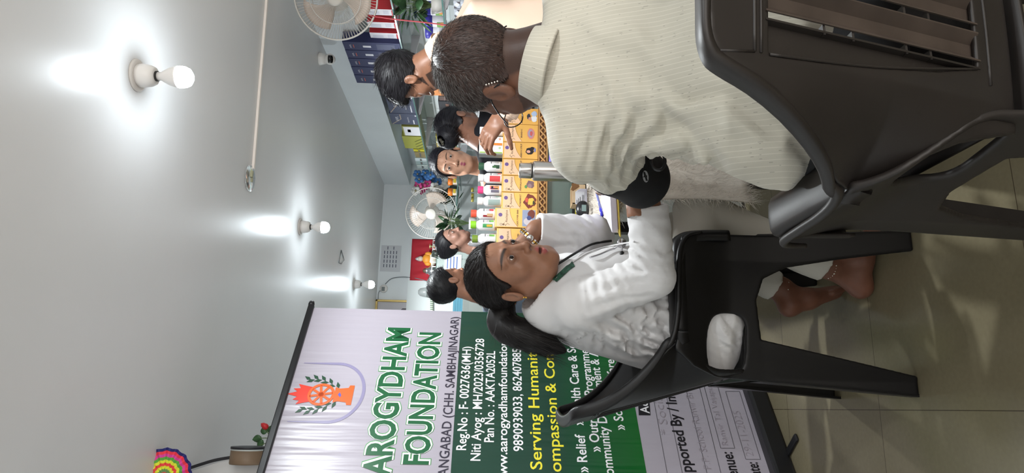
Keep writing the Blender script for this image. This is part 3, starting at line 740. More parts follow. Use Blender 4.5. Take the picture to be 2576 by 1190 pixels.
# ================================================================ the seated man seen from behind
def cvec(r,d,f): return RM@A3(r,d,f)            # a direction given as right / down / forward of the lens
RT=cvec(1,0,0)
def shirt_mat(name,col,line,slub):
    m=mat(name,col,rough=.78,spec=.2,sheen=.2); nt=m.node_tree;N=nt.nodes;L=nt.links;b=N['Principled BSDF']
    a=N.new('ShaderNodeAttribute'); a.attribute_name='suv'; sp=N.new('ShaderNodeSeparateXYZ'); L.new(a.outputs['Vector'],sp.inputs[0])
    def M(op,x,y=None):
        n=N.new('ShaderNodeMath'); n.operation=op
        for i,v in enumerate((x,y)):
            if v is None: continue
            if isinstance(v,(int,float)): n.inputs[i].default_value=v
            else: L.new(v,n.inputs[i])
        return n.outputs[0]
    wv=N.new('ShaderNodeTexNoise'); wv.inputs['Scale'].default_value=6; L.new(a.outputs['Vector'],wv.inputs['Vector'])
    s=M('ADD',sp.outputs[0],M('MULTIPLY',wv.outputs['Fac'],.0012))
    fr=M('FRACT',M('DIVIDE',s,.0078)); ln=M('LESS_THAN',M('ABSOLUTE',M('SUBTRACT',fr,.5)),.07)
    cb=N.new('ShaderNodeCombineXYZ'); L.new(M('MULTIPLY',M('FLOOR',M('DIVIDE',sp.outputs[0],.0009)),1.7),cb.inputs[0]); L.new(M('MULTIPLY',sp.outputs[1],75),cb.inputs[1])
    n1=N.new('ShaderNodeTexNoise'); n1.inputs['Scale'].default_value=1; n1.inputs['Detail'].default_value=0; L.new(cb.outputs[0],n1.inputs['Vector'])
    sl=M('GREATER_THAN',n1.outputs['Fac'],.78)
    m1=N.new('ShaderNodeMix'); m1.data_type='RGBA'; m1.inputs[6].default_value=srgb(*col); m1.inputs[7].default_value=srgb(*line); L.new(M('MULTIPLY',ln,.55),m1.inputs[0])
    m2=N.new('ShaderNodeMix'); m2.data_type='RGBA'; L.new(m1.outputs[2],m2.inputs[6]); m2.inputs[7].default_value=srgb(*slub); L.new(M('MULTIPLY',sl,.42),m2.inputs[0])
    L.new(m2.outputs[2],b.inputs['Base Color'])
    n2=N.new('ShaderNodeTexNoise'); n2.inputs['Scale'].default_value=900; L.new(a.outputs['Vector'],n2.inputs['Vector'])
    bp=N.new('ShaderNodeBump'); bp.inputs['Strength'].default_value=.25; bp.inputs['Distance'].default_value=.0006; L.new(M('ADD',n2.outputs['Fac'],M('MULTIPLY',ln,.6)),bp.inputs['Height']); L.new(bp.outputs['Normal'],b.inputs['Normal'])
    return m
def build_man():
    SK=(104,70,54)
    pm=thing('person','man in a cream striped shirt seated with his back to us, head turned left','person',(.6,.98,0))
    fw=cvec(-.55,.26,.79); fr=rot_to(fw,cvec(.16,-1,-.10)); s=1.09
    O=at(1256,232,1.335)-s*(fr@A3(-.0775,-.012,-.008))
    body=Acc()
    def hairline(V): return ((V[:,2]>np.interp(V[:,1],[-.12,-.05,-.025,.0,.03,.06],[-.072,-.066,-.03,-.005,.03,.07]))*1.0)
    V,F=head_build(body,fr,O,s,SK,stubble=((30,25,24),lambda V:np.maximum(np.clip((V[:,2]-np.interp(V[:,1],[-.12,-.05,-.028,.0,.03,.06],[-.132,-.122,-.044,-.005,.03,.07]))/.022,0,1)*.72*(np.abs(V[:,0])<.0775), .62*(V[:,1]>.012)*(V[:,2]<-.035)*(V[:,2]>-.115)*(np.abs(V[:,0])>.016))),h=.003)
    W=O+s*(V@fr.T); N=vnormals(V,F)
    # trunk
    pts=[at(2040,205,1.04),at(1900,193,1.07),at(1800,188,1.125),at(1700,184,1.185),at(1580,180,1.235),at(1480,176,1.262),at(1400,172,1.268)]
    a=[.170,.160,.148,.142,.160,.150,.075]; b=[.135,.125,.118,.118,.122,.095,.065]
    LS,EL,WR=at(1470,366,1.265),at(1605,447,1.45),at(1528,452,1.72)
    RS,REL,RWR=at(1455,-45,1.27),at(1640,-90,1.42),at(1560,60,1.80)
    NB=at(1388,166,1.262); UA=(EL-LS)
    HEM=LS+UA*.52
    def shirt(G):
        d=s_loft(G,pts,a,b,RT,2.25)
        d=smin(d,s_cap(G,NB+A3(0,0,-.03),LS,.050,.060),.05); d=smin(d,s_cap(G,NB+A3(0,0,-.03),RS,.050,.060),.05)
        d=smin(d,s_cap(G,LS,HEM,.061,.064),.035); d=smin(d,s_cap(G,RS,RS+(REL-RS)*.52,.061,.066),.035)
        d=d+fold(G,at(1600,372,1.2),.06,cvec(0,1,.2),.030,.0085)+fold(G,at(1690,330,1.12),.07,cvec(.5,.85,0),.036,.007,.3)
        d=d+fold(G,at(1500,440,1.3),.05,cvec(.7,.7,0),.03,.005,.2)+fold(G,at(1850,330,1.03),.09,cvec(.8,.6,0),.045,.008)+fold(G,at(1640,120,1.12),.09,cvec(.9,.3,0),.07,.004)
        d=d+.0028*fbm(G,11,2)
        # open ends: cut below the hem of the sleeves
        for e,dv in ((HEM,nrm(UA)),(RS+(REL-RS)*.52,nrm(REL-RS))):
            q=(G-e.astype(np.float32))@dv.astype(np.float32); near=np.linalg.norm(G-e.astype(np.float32),axis=-1)<.105
            d=np.where(near,np.maximum(d,q-.006),d)
        return d
    lo,hi=bounds(pts+[LS,RS,HEM,RS+(REL-RS)*.52,NB],.2)
    V,F=surf(shirt,lo,hi,.0062); V=relax(V,F,1,.4)
    up=nrm(pts[-1]-pts[0]); q=V-pts[0]; suv=np.stack([q@RT,q@up,np.zeros(len(V))],1)
    ua=nrm(UA); sl=((V-LS)@ua>.03)&((V-LS)@RT<.03); e2=nrm(np.cross(ua,RT)); suv[sl,0]=((V-LS)@nrm(np.cross(e2,ua)))[sl]
    m_shirt=shirt_mat('cream_shirting',(182,177,163),(206,201,188),(84,80,78))
    mk('shirt',V,F,m_shirt,pm,True,True,attrs={'suv':suv+3})
    # collar band
    ax=nrm(nrm(O+s*(fr@A3(0,-.034,-.10))-NB)*.45+A3(0,0,1)); cu=nrm(np.cross(ax,RT)); cr=np.cross(cu,ax)
    V=[];F=[];U=[];n=40
    for j,(r,h) in enumerate(((.062,-.01),(.0600,.044),(.0615,.048),(.0640,.047),(.070,.024),(.078,.000),(.077,-.006),(.068,.012))):
        for k in range(n):
            t=2*math.pi*k/n; e=1+.10*math.sin(t)**2; o=(cr*math.cos(t)+cu*math.sin(t))*r*e; V.append(NB+ax*(h-.012*math.sin(-t)*1.0)+o); U.append((t*.065,h,0))
    for j in range(7):
        for k in range(n): F.append((j*n+k,j*n+(k+1)%n,(j+1)*n+(k+1)%n,(j+1)*n+k))
    mk('collar',V,F,m_shirt,pm,True,True,attrs={'suv':np.array(U)+3})
    # yoke and sleeve seams, laid on the cloth as fine welts
    # arms and hands
    sdf_add(body,lambda G:smin(s_chain(G,[LS+UA*.45,EL,WR],[.048,.043,.027],.02),s_chain(G,[RS+(REL-RS)*.45,REL,RWR],[.048,.043,.027],.02),.005),*bounds([LS,EL,WR,RS,REL,RWR],.08),.007,SK)
    hand_build(body,WR,WR-EL,A3(0,.2,1),SK,1,curl=(.35,.4,.45,.5))
    hand_build(body,RWR,RWR-REL,A3(0,.2,1),SK,-1,curl=(.5,.5,.5,.5))
    sdf_add(body,lambda G:smin(s_chain(G,[O+s*(fr@A3(0,-.03,-.12)),at(1480,176,1.262),at(1700,184,1.185),at(1900,193,1.07)],[.05,.07,.07,.07],.02),smin(s_chain(G,[at(1480,176,1.262),LS,EL],[.06,.045,.04],.02),s_chain(G,[at(1480,176,1.262),RS,REL],[.06,.045,.04],.02),.02),.02),*bounds([O,LS,EL,RS,REL,at(1900,193,1.07)],.12),.013,SK)
    hq=at(2000,200,1.05); sdf_add(body,lambda G:smin(s_chain(G,[at(1900,193,1.07),hq,A3(.63,1.42,.50),A3(.68,1.66,.12),A3(.68,1.70,.05)],[.07,.07,.05,.035,.03],.02),s_chain(G,[hq,A3(.83,1.42,.50),A3(.88,1.66,.12),A3(.88,1.70,.05)],[.08,.05,.035,.03],.02),.02),*bounds([hq,at(1900,193,1.07),A3(.63,1.42,.5),A3(.88,1.70,.02)],.12),.013,SK)
    # feet, kept on the floor under the table
    for fx in (.68,.88): sdf_add(body,lambda G:smin(s_cap(G,(fx,1.70,.036),(fx,1.88,.026),.034,.025),s_cap(G,(fx,1.70,.06),(fx,1.64,.22),.035,.04),.02),(fx-.08,1.55,-.0),(fx+.08,1.96,.24),.007,SK)
    body.mk('body',m_skin,pm)
    # trousers
    hp=pts[0]
    def tr(G):
        d=s_ell(G,hp+A3(.02,0.01,-.03),(.165,.14,.10))
        for sx,kx in ((-.07,.63),(.10,.83)):
            d=smin(d,s_chain(G,[hp+A3(sx,.02,-.04),A3(kx,1.42,.50),A3(kx+.05,1.66,.12)],[.080,.064,.060],.03),.03)
        return d+.004*fbm(G,12,2)
    V,F=surf(tr,(.28,.78,.04),(1.02,1.78,.70),.013); mk('trousers',V,F,mat('black_trousers',(30,30,32),rough=.8),pm,True,True)
    # hair: scalp cover, then short greying strands
    zl=[(-.12,-.122),(-.05,-.112),(-.030,-.040),(-.008,.002),(.008,.006),(.03,.032),(.06,.074),(.1,.078)]
    Vc,Fc=hair_cap(fr,O,s,zl,.0035,h=.0045,amp=.0008)
    g=np.clip(.25+.5*fbm(Vc,22,2),0,1)[:,None]; crown=(1-np.clip(np.linalg.norm(Vc-A3(.012,-.088,.075),axis=1)/.045,0,1))[:,None]
    col=LIN((58,44,40))*(1-g*.5)+LIN((88,68,60))*g*.5; col=col*(1-crown*.7)+LIN((124,90,74))*crown*.7
    cap=mk('hair',O+s*(Vc@fr.T),Fc,m_hair,pm,True,True,attrs={'tint':col}); cap['label']='short greying hair'
    P,N=sample(Vc,Fc,21000); cr_=np.linalg.norm(P-A3(.012,-.088,.075),axis=1)
    keep=(NR.rand(len(P))<np.clip(cr_/.05,.25,1))&(P[:,2]>np.interp(P[:,1],[a for a,_ in zl],[b for _,b in zl])+.003); P,N=P[keep],N[keep]
    D=np.tile(A3(0,.62,-.35),(len(P),1)); D[:,0]+=P[:,0]*5; D[P[:,1]<-.06]=A3(0,.1,-1.0); D=nrm_rows(tangential(P,N,D))+N*np.interp(P[:,2],[-.12,.02,.10],[.05,.14,.30])[:,None]
    D+=NR.randn(len(P),3)*.12; sg=np.linalg.norm(tangential(P,N,np.tile(A3(0,.62,-.35),(len(P),1))),axis=1)<.22; D[sg]=tangential(P[sg],N[sg],NR.randn(int(sg.sum()),3))+N[sg]*.25
    ln=np.interp(P[:,2],[-.12,-.02,.05,.12],[.0025,.006,.010,.016])*(0.6+.5*NR.rand(len(P)))
    SV,SF=strands(P,D,ln,.0005,.12)
    gy=np.clip(.14+.18*np.clip(P[:,2]/.1,0,1)+.16*np.clip(P[:,1]/.06,0,1)-.25*(P[:,2]<-.02)+.25*np.clip(-P[:,0]/.07,0,1),.04,.75); w=(NR.rand(len(P))<gy)&~sg
    c=np.where(w[:,None],LIN((116,112,110)),LIN((40,33,31)))*(0.5+.7*NR.rand(len(P),1)); c=np.repeat(c,8,0)
    o=mk('hair_strands',O+s*(SV@fr.T),SF,m_hair,cap,False,True,attrs={'tint':c}); o['kind']='stuff'
    eyes_build(fr,O,s,(0,1,-.3),pm)
    # spectacles
    g=MB(); m_sp=mat('black_spectacle_frame',(16,16,18),rough=.3)
    for sx in (-1,1):
        ring=[(sx*(.033+.024*math.cos(t)),.104-.012*abs(math.cos(t))**2*(1 if sx*math.cos(t)>0 else .2),.000+.019*math.sin(t)) for t in np.linspace(0,2*math.pi,28)[:-1]]
        g.tube(ring,.0011,6,closed=True); g.tube(smoothed([(sx*.057,.092,.006),(sx*.071,.05,.010),(sx*.0795,.0,.012),(sx*.080,-.02,.004),(sx*.078,-.032,-.014)],5),.0014,6)
    g.tube([(-.010,.107,.004),(0,.1105,.007),(.010,.107,.004)],.0011,6)
    sp=mk('spectacles',O+s*(np.array(g.V)@fr.T),g.F,m_sp,pm,True,True); sp['label']='thin black spectacles'
    g=MB()
    for k in range(5):
        t=k/4; p=A3(-.0775,-.034-.004*t,.010-.022*t); g.sphere(p,.0016,8,6)
    o=mk('beaded_tip',O+s*(np.array(g.V)@fr.T),g.F,mat('bead_white',(220,214,206),rough=.3),sp,True,True)
    g=MB()
    for sx in (-1,1):
        n0=len(g.V); pts_=[(sx*(.033+.023*math.cos(t)),.1035-.012*abs(math.cos(t))**2*(1 if sx*math.cos(t)>0 else .2),.018*math.sin(t)) for t in np.linspace(0,2*math.pi,24)[:-1]]; g.poly(pts_)
    mk('lens',O+s*(np.array(g.V)@fr.T),g.F,mat('clear_lens',(240,240,240),rough=.02,alpha=.08,spec=.6),sp,False,True)
    # blood pressure cuff
    ct=thing('pressure_cuff','black blood pressure cuff wrapped round the seated man\'s left arm','blood pressure cuff',EL)
    ce=nrm(UA); A0=LS+UA*.50; A1=EL+ce*.012; fo=nrm(WR-EL)
    def cuff(G):
        d=s_cap(G,A0,A1,.0655,.058); d=smin(d,s_cap(G,A1,EL+fo*.03,.058,.050),.02)
        q=(G-A0.astype(np.float32))@ce.astype(np.float32); d=np.maximum(d,-q-.002)
        q2=(G-(EL+fo*.055).astype(np.float32))@fo.astype(np.float32); d=np.maximum(d,q2)
        return d+.0016*fbm(G,16,2)
    V,F=surf(cuff,*bounds([A0,A1,EL+fo*.05],.09),.005); V=relax(V,F,1)
    m_cuff=mat('cuff_fabric',(24,24,26),rough=.75,spec=.3,bump=.2,bscale=700)
    mk('cuff_sleeve',V,F,m_cuff,ct,True,True)
    c=at(1655,404,1.33); ring=[c+cvec(.014*math.cos(t),.0,0)*1.4+cvec(0,.014*math.sin(t),.006*math.cos(t)) for t in np.linspace(0,2*math.pi,20)[:-1]]
    MB().tube(ring,.0032,8,closed=True).mk('metal_loop',mat('black_ring',(38,38,40),rough=.35),ct,True,True)
    # printed oval mark and small lettering, laid on the cuff by nearest point
    VN=vnormals(V,F)
    def stick(p2):
        out=[]
        for px,py,l in p2:
            r=ray(px,py); r=r/np.linalg.norm(r); rel=V-EYE; t=rel@r; dist=np.linalg.norm(rel-t[:,None]*r,axis=1)
            cand=np.where(dist<.007)[0]
            if not len(cand): cand=np.array([dist.argmin()])
            k=cand[np.argmin(t[cand])]; tt=((V[k]-EYE)@VN[k])/(r@VN[k]); tt=np.clip(tt,t[k]-.006,t[k]+.006)
            out.append(EYE+r*(tt-.0012-l))
        return out
    oc=(1624,444)
    def oval(rx,ry,l=0,n=28): return [(oc[0]+rx*math.cos(t)+.1*ry*math.sin(t),oc[1]+ry*math.sin(t),l) for t in np.linspace(0,2*math.pi,n+1)[:-1]]
    g=MB(); o1=stick(oval(7.5,15)); g.add(o1+[np.mean(o1,0)],[(k,(k+1)%28,28) for k in range(28)]); g.mk('printed_oval',mat('print_grey',(150,150,152),rough=.6),ct,False,True)
    g=MB(); g.add(stick([(1618,433,.0006),(1623,433,.0006),(1630,455,.0006),(1625,455,.0006)]),[(0,1,2,3)]); g.add(stick([(1620,441,.0006),(1628,441,.0006),(1628,446,.0006),(1620,446,.0006)]),[(0,1,2,3)]); g.mk('printed_mark',m_cuff,ct,False,True)
    return pm
def nrm_rows(D): return D/np.maximum(np.linalg.norm(D,axis=1,keepdims=True),1e-9)
build_man()
# ================================================================ the woman in the white coat
def build_doctor():
    SK=(136,95,73)
    pm=thing('person','woman in a white coat with a long black ponytail, seated and leaning over her work','person',(.2,1.95,0))
    fw=cvec(.75,.10,-.65); fr=rot_to(fw,cvec(-.02,-1,.10)); s=1.03
    O=at(1290,747,1.815)-s*(fr@A3(.0775,-.012,-.008))
    body=Acc()
    marks=[((128,72,58),(.050,.045,-.045),.016,.10),((128,72,58),(.053,.035,-.05),.012,.08),((120,66,54),(.047,.053,-.038),.010,.10),((184,138,108),(0,.09,.06),.03,.10)]
    head_build(body,fr,O,s,SK,h=.0026,opn=.0065,lip=(152,80,76),brow=(24,18,16),browt=1.25,marks=marks,lid=1.15)
    NK=O+s*(fr@A3(0,-.034,-.15))
    # trunk of the coat
    top=at(1385,765,1.90)
    pts=[A3(.235,1.96,.452),at(1765,830,1.93),at(1650,820,1.92),at(1540,790,1.91),at(1450,770,1.90),at(1390,755,1.90)]
    Lx=A3(.25,-1,0)
    a=[.178,.176,.168,.175,.165,.085]; b=[.140,.130,.115,.108,.098,.075]
    S1,E1,W1=at(1452,765,1.785),at(1642,694,1.70),at(1600,500,1.665)
    S2,E2,W2=at(1430,650,2.03),at(1495,590,2.03),at(1298,634,1.985)
    C1=at(1629,515,1.672); C2=at(1352,580,1.99)
    C1=E1+(at(1629,515,1.672)-E1)
    LN=[A3(.24,1.885,.525),A3(.55,1.885,.525)]; LF=[A3(.24,2.05,.525),A3(.55,2.07,.52)]
    def coat(G):
        d=s_loft(G,pts,a,b,Lx,2.2)
        d=smin(d,s_cap(G,top,S1,.066,.064),.05); d=smin(d,s_cap(G,top,S2,.066,.064),.05)
        # skirt of the coat over the lap
        d=smin(d,s_cap(G,LN[0],LN[0]+A3(.17,.0,.01),.080,.076),.04); d=smin(d,s_cap(G,LF[0],LF[0]+A3(.17,0,.01),.080,.076),.04)
        d=d+fold(G,at(1600,880,1.78),.07,cvec(.75,.5,0),.034,.008)+fold(G,at(1560,800,1.78),.07,cvec(.85,.35,0),.04,.008,.2)+fold(G,at(1660,800,1.78),.06,cvec(.3,.9,0),.04,.006)+fold(G,at(1470,870,1.85),.05,cvec(.3,.9,0),.03,.004)
        d=d+fold(G,at(1830,850,1.77),.05,cvec(.2,.95,0),.045,.005)
        d=smin(d,s_cap(G,at(1450,712,1.90),at(1600,692,1.90),.078,.094),.05)
        d=smin(d,s_ell(G,(.185,1.842,.505),(.115,.062,.068)),.03)
        for (px,py,dd,sg,dr,lm,am) in ((1520,850,1.80,.035,(.8,.5),.022,.005),(1590,910,1.80,.04,(.95,.2),.020,.006),(1640,870,1.79,.045,(.7,.7),.022,.006),(1680,900,1.80,.03,(.9,.4),.016,.005),(1560,870,1.79,.03,(.4,.9),.018,.004),(1620,790,1.79,.035,(.8,-.5),.02,.005),(1690,760,1.79,.04,(.3,.95),.02,.005),(1440,830,1.84,.03,(.9,.3),.018,.003),(1840,870,1.78,.03,(.5,.85),.02,.004),(1810,820,1.78,.025,(.8,.5),.015,.004)):
            d=d+fold(G,at(px,py,dd),sg,cvec(dr[0]*0+dr[1],dr[0],0),lm,am)
        d=d+.0035*fbm(G,10,2)
        # near sleeve
        e=s_chain(G,[S1,E1],[.064,.056],.02)
        e=smin(e,s_cap(G,E1,C1,.055,.050),.012)
        e=e+fold(G,(E1*.72+C1*.28),.035,nrm(C1-E1)*.9+nrm(E1-S1)*.4,.020,.0085)+fold(G,E1+A3(.0,0,.02),.035,nrm(C1-E1),.024,.006,.4)+fold(G,S1*.5+E1*.5,.06,cvec(.9,-.1,0),.042,.006)+fold(G,S1,.05,cvec(0.3,.9,0),.03,.004)+fold(G,at(1530,730,1.73),.05,cvec(.25,.9,0),.026,.004,.3)+fold(G,at(1600,650,1.68),.035,cvec(.7,.6,0),.02,.006)+fold(G,at(1640,600,1.66),.05,cvec(.95,.2,0),.034,.004)+.0022*fbm(G,17,2)
        q=(G-C1.astype(np.float32))@nrm(C1-E1).astype(np.float32); e=np.maximum(e,q); 
        core=s_cap(G,E1*.35+C1*.65,C1+nrm(C1-E1)*.04,.032,.040); e=np.where(q>-.05,np.maximum(e,-core),e)
        # far sleeve, bent upwards
        g=s_chain(G,[S2,E2],[.060,.058],.02); g=smin(g,s_cap(G,E2,C2,.056,.052),.012)
        g=g+fold(G,E2+A3(0,0,.05),.05,cvec(.5,.7,0),.03,.0085)+fold(G,at(1400,600,1.96),.05,cvec(.8,.3,0),.04,.004)+.002*fbm(G,17,2)
        q=(G-C2.astype(np.float32))@nrm(C2-E2).astype(np.float32); g=np.maximum(g,q)
        core=s_cap(G,E2*.35+C2*.65,C2+nrm(C2-E2)*.04,.032,.042); g=np.where(q>-.05,np.maximum(g,-core),g)
        d=smin(smin(d,e,.008),g,.008)
        # open neck
        d=np.maximum(d,-s_cap(G,NK+A3(.03,-.0,-.075),NK+A3(.0,.0,.1),.056,.060))
        return d
    lo,hi=bounds(pts+[S1,E1,C1,S2,E2,C2,LN[1],LF[1]],.14)
    V,F=surf(coat,lo,hi,.0066); V=relax(V,F,1,.35)
    m_coat=mat('white_coat_cotton',(208,206,206),rough=.8,spec=.2,bump=.15,bscale=700,sheen=.15)
    mk('coat',V,F,m_coat,pm,True,True); VN=vnormals(V,F)
    # collar with two points standing round the neck
    q=[]; n=36; rows=((.056,.025),(.059,.031),(.063,.026),(.070,.004),(.076,-.018)); ax=nrm(NK-top+A3(0,0,.05)); cu=nrm(np.cross(ax,Lx)); cr=np.cross(cu,ax); Vv=[];Fv=[]
    fdir=nrm(A3(fw[0],fw[1],0))
    cb=NK-ax*.052
    for r,h in rows:
        for k in range(n):
            t=.42+(2*math.pi-.84)*k/(n-1); base_d=nrm(fdir-ax*np.dot(fdir,ax)); sd=np.cross(ax,base_d); o=(base_d*math.cos(t)+sd*math.sin(t))*r*1.02
            fr_=math.cos(t)*.5+.5; Vv.append(cb+o+ax*(h-.035*fr_**2))
    for j in range(len(rows)-1):
        for k in range(n-1): Fv.append((j*n+k,j*n+k+1,(j+1)*n+k+1,(j+1)*n+k))
    solid(mk('coat_collar',Vv,Fv,m_coat,pm,True,True),.003)
    # inner tunic and printed lapel scarf at the opening
    sdf_k=Acc()
    V2,F2=surf(lambda G:smin(s_cap(G,NK-A3(0,0,.02),NK-A3(0,0,.06),.046,.054),s_cap(G,NK-A3(-.01,0,.06),NK-A3(-.02,0,.12),.05,.055),.02),*bounds([NK,NK-A3(-.07,0,.22)],.09),.006)
    mk('tunic',V2,F2,mat('black_tunic',(26,25,28),rough=.8),pm,True,True)
    def stick(pts2,lift=.0015,VV=V,NN=VN):
        out=[]
        for px,py in pts2:
            r=ray(px,py); r=r/np.linalg.norm(r); rel=VV-EYE; t=rel@r; ds=np.linalg.norm(rel-t[:,None]*r,axis=1); c=np.where(ds<.010)[0]
            if not len(c): c=np.array([ds.argmin()])
            k=c[np.argmin(t[c])]; out.append(VV[k]+NN[k]*lift)
        return out
    # placket edge, scarf strip with print
    g=MB(); L1=stick([(1393,700),(1420,668),(1450,645),(1490,625),(1540,612),(1590,604)],.003); g.tube(smoothed(L1,5),.0022,6); g.mk('placket_edge',m_coat,pm,True,True)
    g=MB(); A_=stick([(1388,697),(1405,680),(1420,665),(1435,655)],.004); B_=stick([(1397,704),(1414,688),(1430,674),(1444,664)],.004)
    for k in range(3): g.add([A_[k],A_[k+1],B_[k+1],B_[k]],[(0,1,2,3)])
    solid(g.mk('lanyard',mat('lanyard_green',(40,76,60),rough=.6,nscale=90,namt=.7),pm,False,True),.002)
    # stethoscope hanging from the neck
    st=thing('stethoscope','black and silver stethoscope hanging at the front of the woman\'s white coat','stethoscope',top)
    P_=stick([(1480,648),(1505,638),(1530,628),(1548,622)],.008); g=MB(); g.tube(smoothed(P_,5),.0026,8); g.mk('ear_tube',mat('chrome',(200,200,205),rough=.2,metal=1),st,True,True)
    e_=smoothed([P_[-1],P_[-1]+cvec(.008,.010,-.006),P_[-1]+cvec(.006,.018,-.010),P_[-1]+cvec(-.008,.017,-.010)],5); MB().tube(e_,.0026,8).mk('ear_hook',MATS['chrome'],st,True,True)
    k=e_[-1]; MB().tube([k,k+cvec(-.004,.001,0),k+cvec(-.010,.000,0),k+cvec(-.018,-.001,0)],[.004,.007,.007,.004],10).mk('ear_tip',mat('black_rubber',(18,18,18),rough=.5),st,True,True)
    P_=stick([(1395,668),(1440,640),(1490,618),(1540,607)],.009); MB().tube(smoothed(P_,5),.0035,8).mk('rubber_tube',MATS['black_rubber'],st,True,True)
    c_=stick([(1565,612)],.01)[0]; MB().lathe([(.001,0),(.012,0),(.0135,.003),(.011,.007),(.001,.008)],n=24,R=rot_to(A3(0,0,1),cvec(0.2,-.2,-1)),c=c_).mk('chest_piece',MATS['chrome'],st,True,True)
    # near hand reaching under the cuff, far forearm and hand raised beside the face
    fo=nrm(C1-E1); sdf_add(body,lambda G:s_chain(G,[E1,C1+fo*.0,W1+fo*.02],[.036,.030,.027],.01),*bounds([E1,C1,W1+fo*.02],.06),.006,SK)
    hand_build(body,W1+fo*.02,fo+A3(.05,.25,-.05),A3(-.4,.1,1),SK,1,curl=(.55,.6,.7,.75),s=.95)
    f2=nrm(W2-C2+A3(0,0,.0)); sdf_add(body,lambda G:s_chain(G,[E2,C2,W2],[.038,.031,.026],.01),*bounds([E2,C2,W2],.06),.005,SK)
    hand_build(body,W2,nrm(at(1262,668,1.98)-W2),cvec(.9,0,-.4),SK,-1,curl=(.5,.55,.6,.65),s=.95)
    # bare feet and ankles
    def foot(A,H,B,T):
        def f(G):
            d=s_chain(G,[B,A,],[.046,.033],.01); d=smin(d,s_cap(G,A,H,.032,.029),.025); d=smin(d,s_chain(G,[H,(H+T)/2+A3(0,0,.012),T],[.028,.030,.022],.02),.028); d=smin(d,s_cap(G,A,(H+T)/2+A3(0,0,.02),.028,.026),.02)
            sd=nrm(np.cross(T-H,A3(0,0,1)))
            for k in range(5): 
                o=T+sd*(.026-.013*k); tip=o+nrm(T-H)*(.035-.005*k if True else 0); d=smin(d,s_cap(G,o-nrm(T-H)*.02,tip,.010,.0085-.0008*k),.006)
            return d
        return f
    h1=on(2166,722,2,.028); t1=on(2196,560,2,.022); a1=at(2082,668,np.dot(h1-EYE,fwd)-.0); b1=a1+nrm(A3(.57,1.885,.515)-a1)*.10
    h1=A3(h1[0],h1[1],.030); t1=h1+nrm(A3(t1[0]-h1[0],t1[1]-h1[1],0))*.165; t1[2]=.022
    SF=(112,74,58)
    sdf_add(body,foot(a1,h1,b1,t1),*bounds([a1,h1,b1,t1+nrm(t1-h1)*.04],.055),.005,SF)
    t2=on(2100,735,2,.02); h2=at(1985,770,np.dot(t2-EYE,fwd)-.02); a2=at(1965,728,np.dot(t2-EYE,fwd)-.0); b2=a2+nrm(A3(.55,2.07,.52)-a2)*.10
    sdf_add(body,foot(a2,h2,b2,t2),*bounds([a2,h2,b2,t2+nrm(t2-h2)*.04],.055),.005,SF)
    # the body under the clothes
    hip=A3(.24,1.96,.56)
    sdf_add(body,lambda G:smin(s_chain(G,[NK+A3(0,0,.02),at(1450,770,1.90),hip],[.05,.085,.09],.02),smin(s_chain(G,[hip,LN[1],a1*.8+b1*.2],[.06,.045,.028],.02),s_chain(G,[hip,LF[1],a2*.8+b2*.2],[.06,.045,.028],.02),.02),.02),(-.05,1.6,.05),(.75,2.3,1.15),.014,SK)
    sdf_add(body,lambda G:smin(s_chain(G,[at(1450,770,1.90),S1,E1],[.06,.045,.036],.02),s_chain(G,[at(1450,770,1.90),S2,E2],[.06,.045,.036],.02),.02),*bounds([at(1450,770,1.90),S1,E1,S2,E2],.1),.012,SK)
    body.mk('body',m_skin,pm)
    # trousers
    k1,k2=LN[1]+A3(.02,0,-.01),LF[1]
    def tr(G):
        d=smin(s_chain(G,[LN[0],k1],[.078,.066],.02),s_chain(G,[LF[0],k2],[.085,.068],.02),.02)
        e1=s_cap(G,k1,a1*.86+b1*.14,.066,.052); q=(G-(a1*.9+b1*.1).astype(np.float32))@nrm(a1-k1).astype(np.float32); e1=np.maximum(e1,q)
        e2=s_cap(G,k2,a2*.80+b2*.20,.066,.050); q=(G-(a2*.80+b2*.20).astype(np.float32))@nrm(a2-k2).astype(np.float32); e2=np.maximum(e2,q)
        return smin(smin(d,e1,.01),e2,.006)+.004*fbm(G,9,2)
    V3,F3=surf(tr,*bounds([LN[0],k1,LF[0],k2,a1,a2],.10),.008); V3=relax(V3,F3,1)
    mk('trousers',V3,F3,mat('cream_trousers',(196,192,182),rough=.85,spec=.15),pm,True,True)
    # anklets
    for A,B,H in ((a1,b1,h1),(a2,b2,h2)):
        ax=nrm(B-A); u=nrm(np.cross(ax,A3(0,0,1)+ax*.1)); v=np.cross(ax,u); g=MB(); c=A-ax*.006
        for k in range(30):
            t=2*math.pi*k/30; g.sphere(c+(u*math.cos(t)+v*math.sin(t))*.0375+ax*.006*math.sin(2*t),.0024 if k%3 else .0034,6,5)
        g.mk('anklet',mat('silver_beads',(206,200,186),rough=.25,metal=.8),pm,True,True)
    # hair combed back into a ponytail
    zl=[(-.12,-.075),(-.06,-.070),(-.034,-.045),(-.026,-.02),(-.012,.020),(.004,.016),(.014,-.002),(.024,.010),(.036,.040),(.055,.066),(.075,.082),(.1,.086)]
    bun=A3(0,-.105,.005)
    Vc,Fc=hair_cap(fr,O,s,zl,.0075,h=.0042,extra=lambda G:s_cap(G,(0,-.085,.012),bun,.035,.026),amp=.0014)
    col=np.tile(LIN((22,18,18)),(len(Vc),1)); cap=mk('hair',O+s*(Vc@fr.T),Fc,m_hair,pm,True,True,attrs={'tint':col}); cap['label']='black hair combed back into a ponytail'
    P,N=sample(Vc,Fc,14000); D=bun-P; D=nrm_rows(tangential(P,N,nrm_rows(D)))-N*.08+NR.randn(len(P),3)*.025
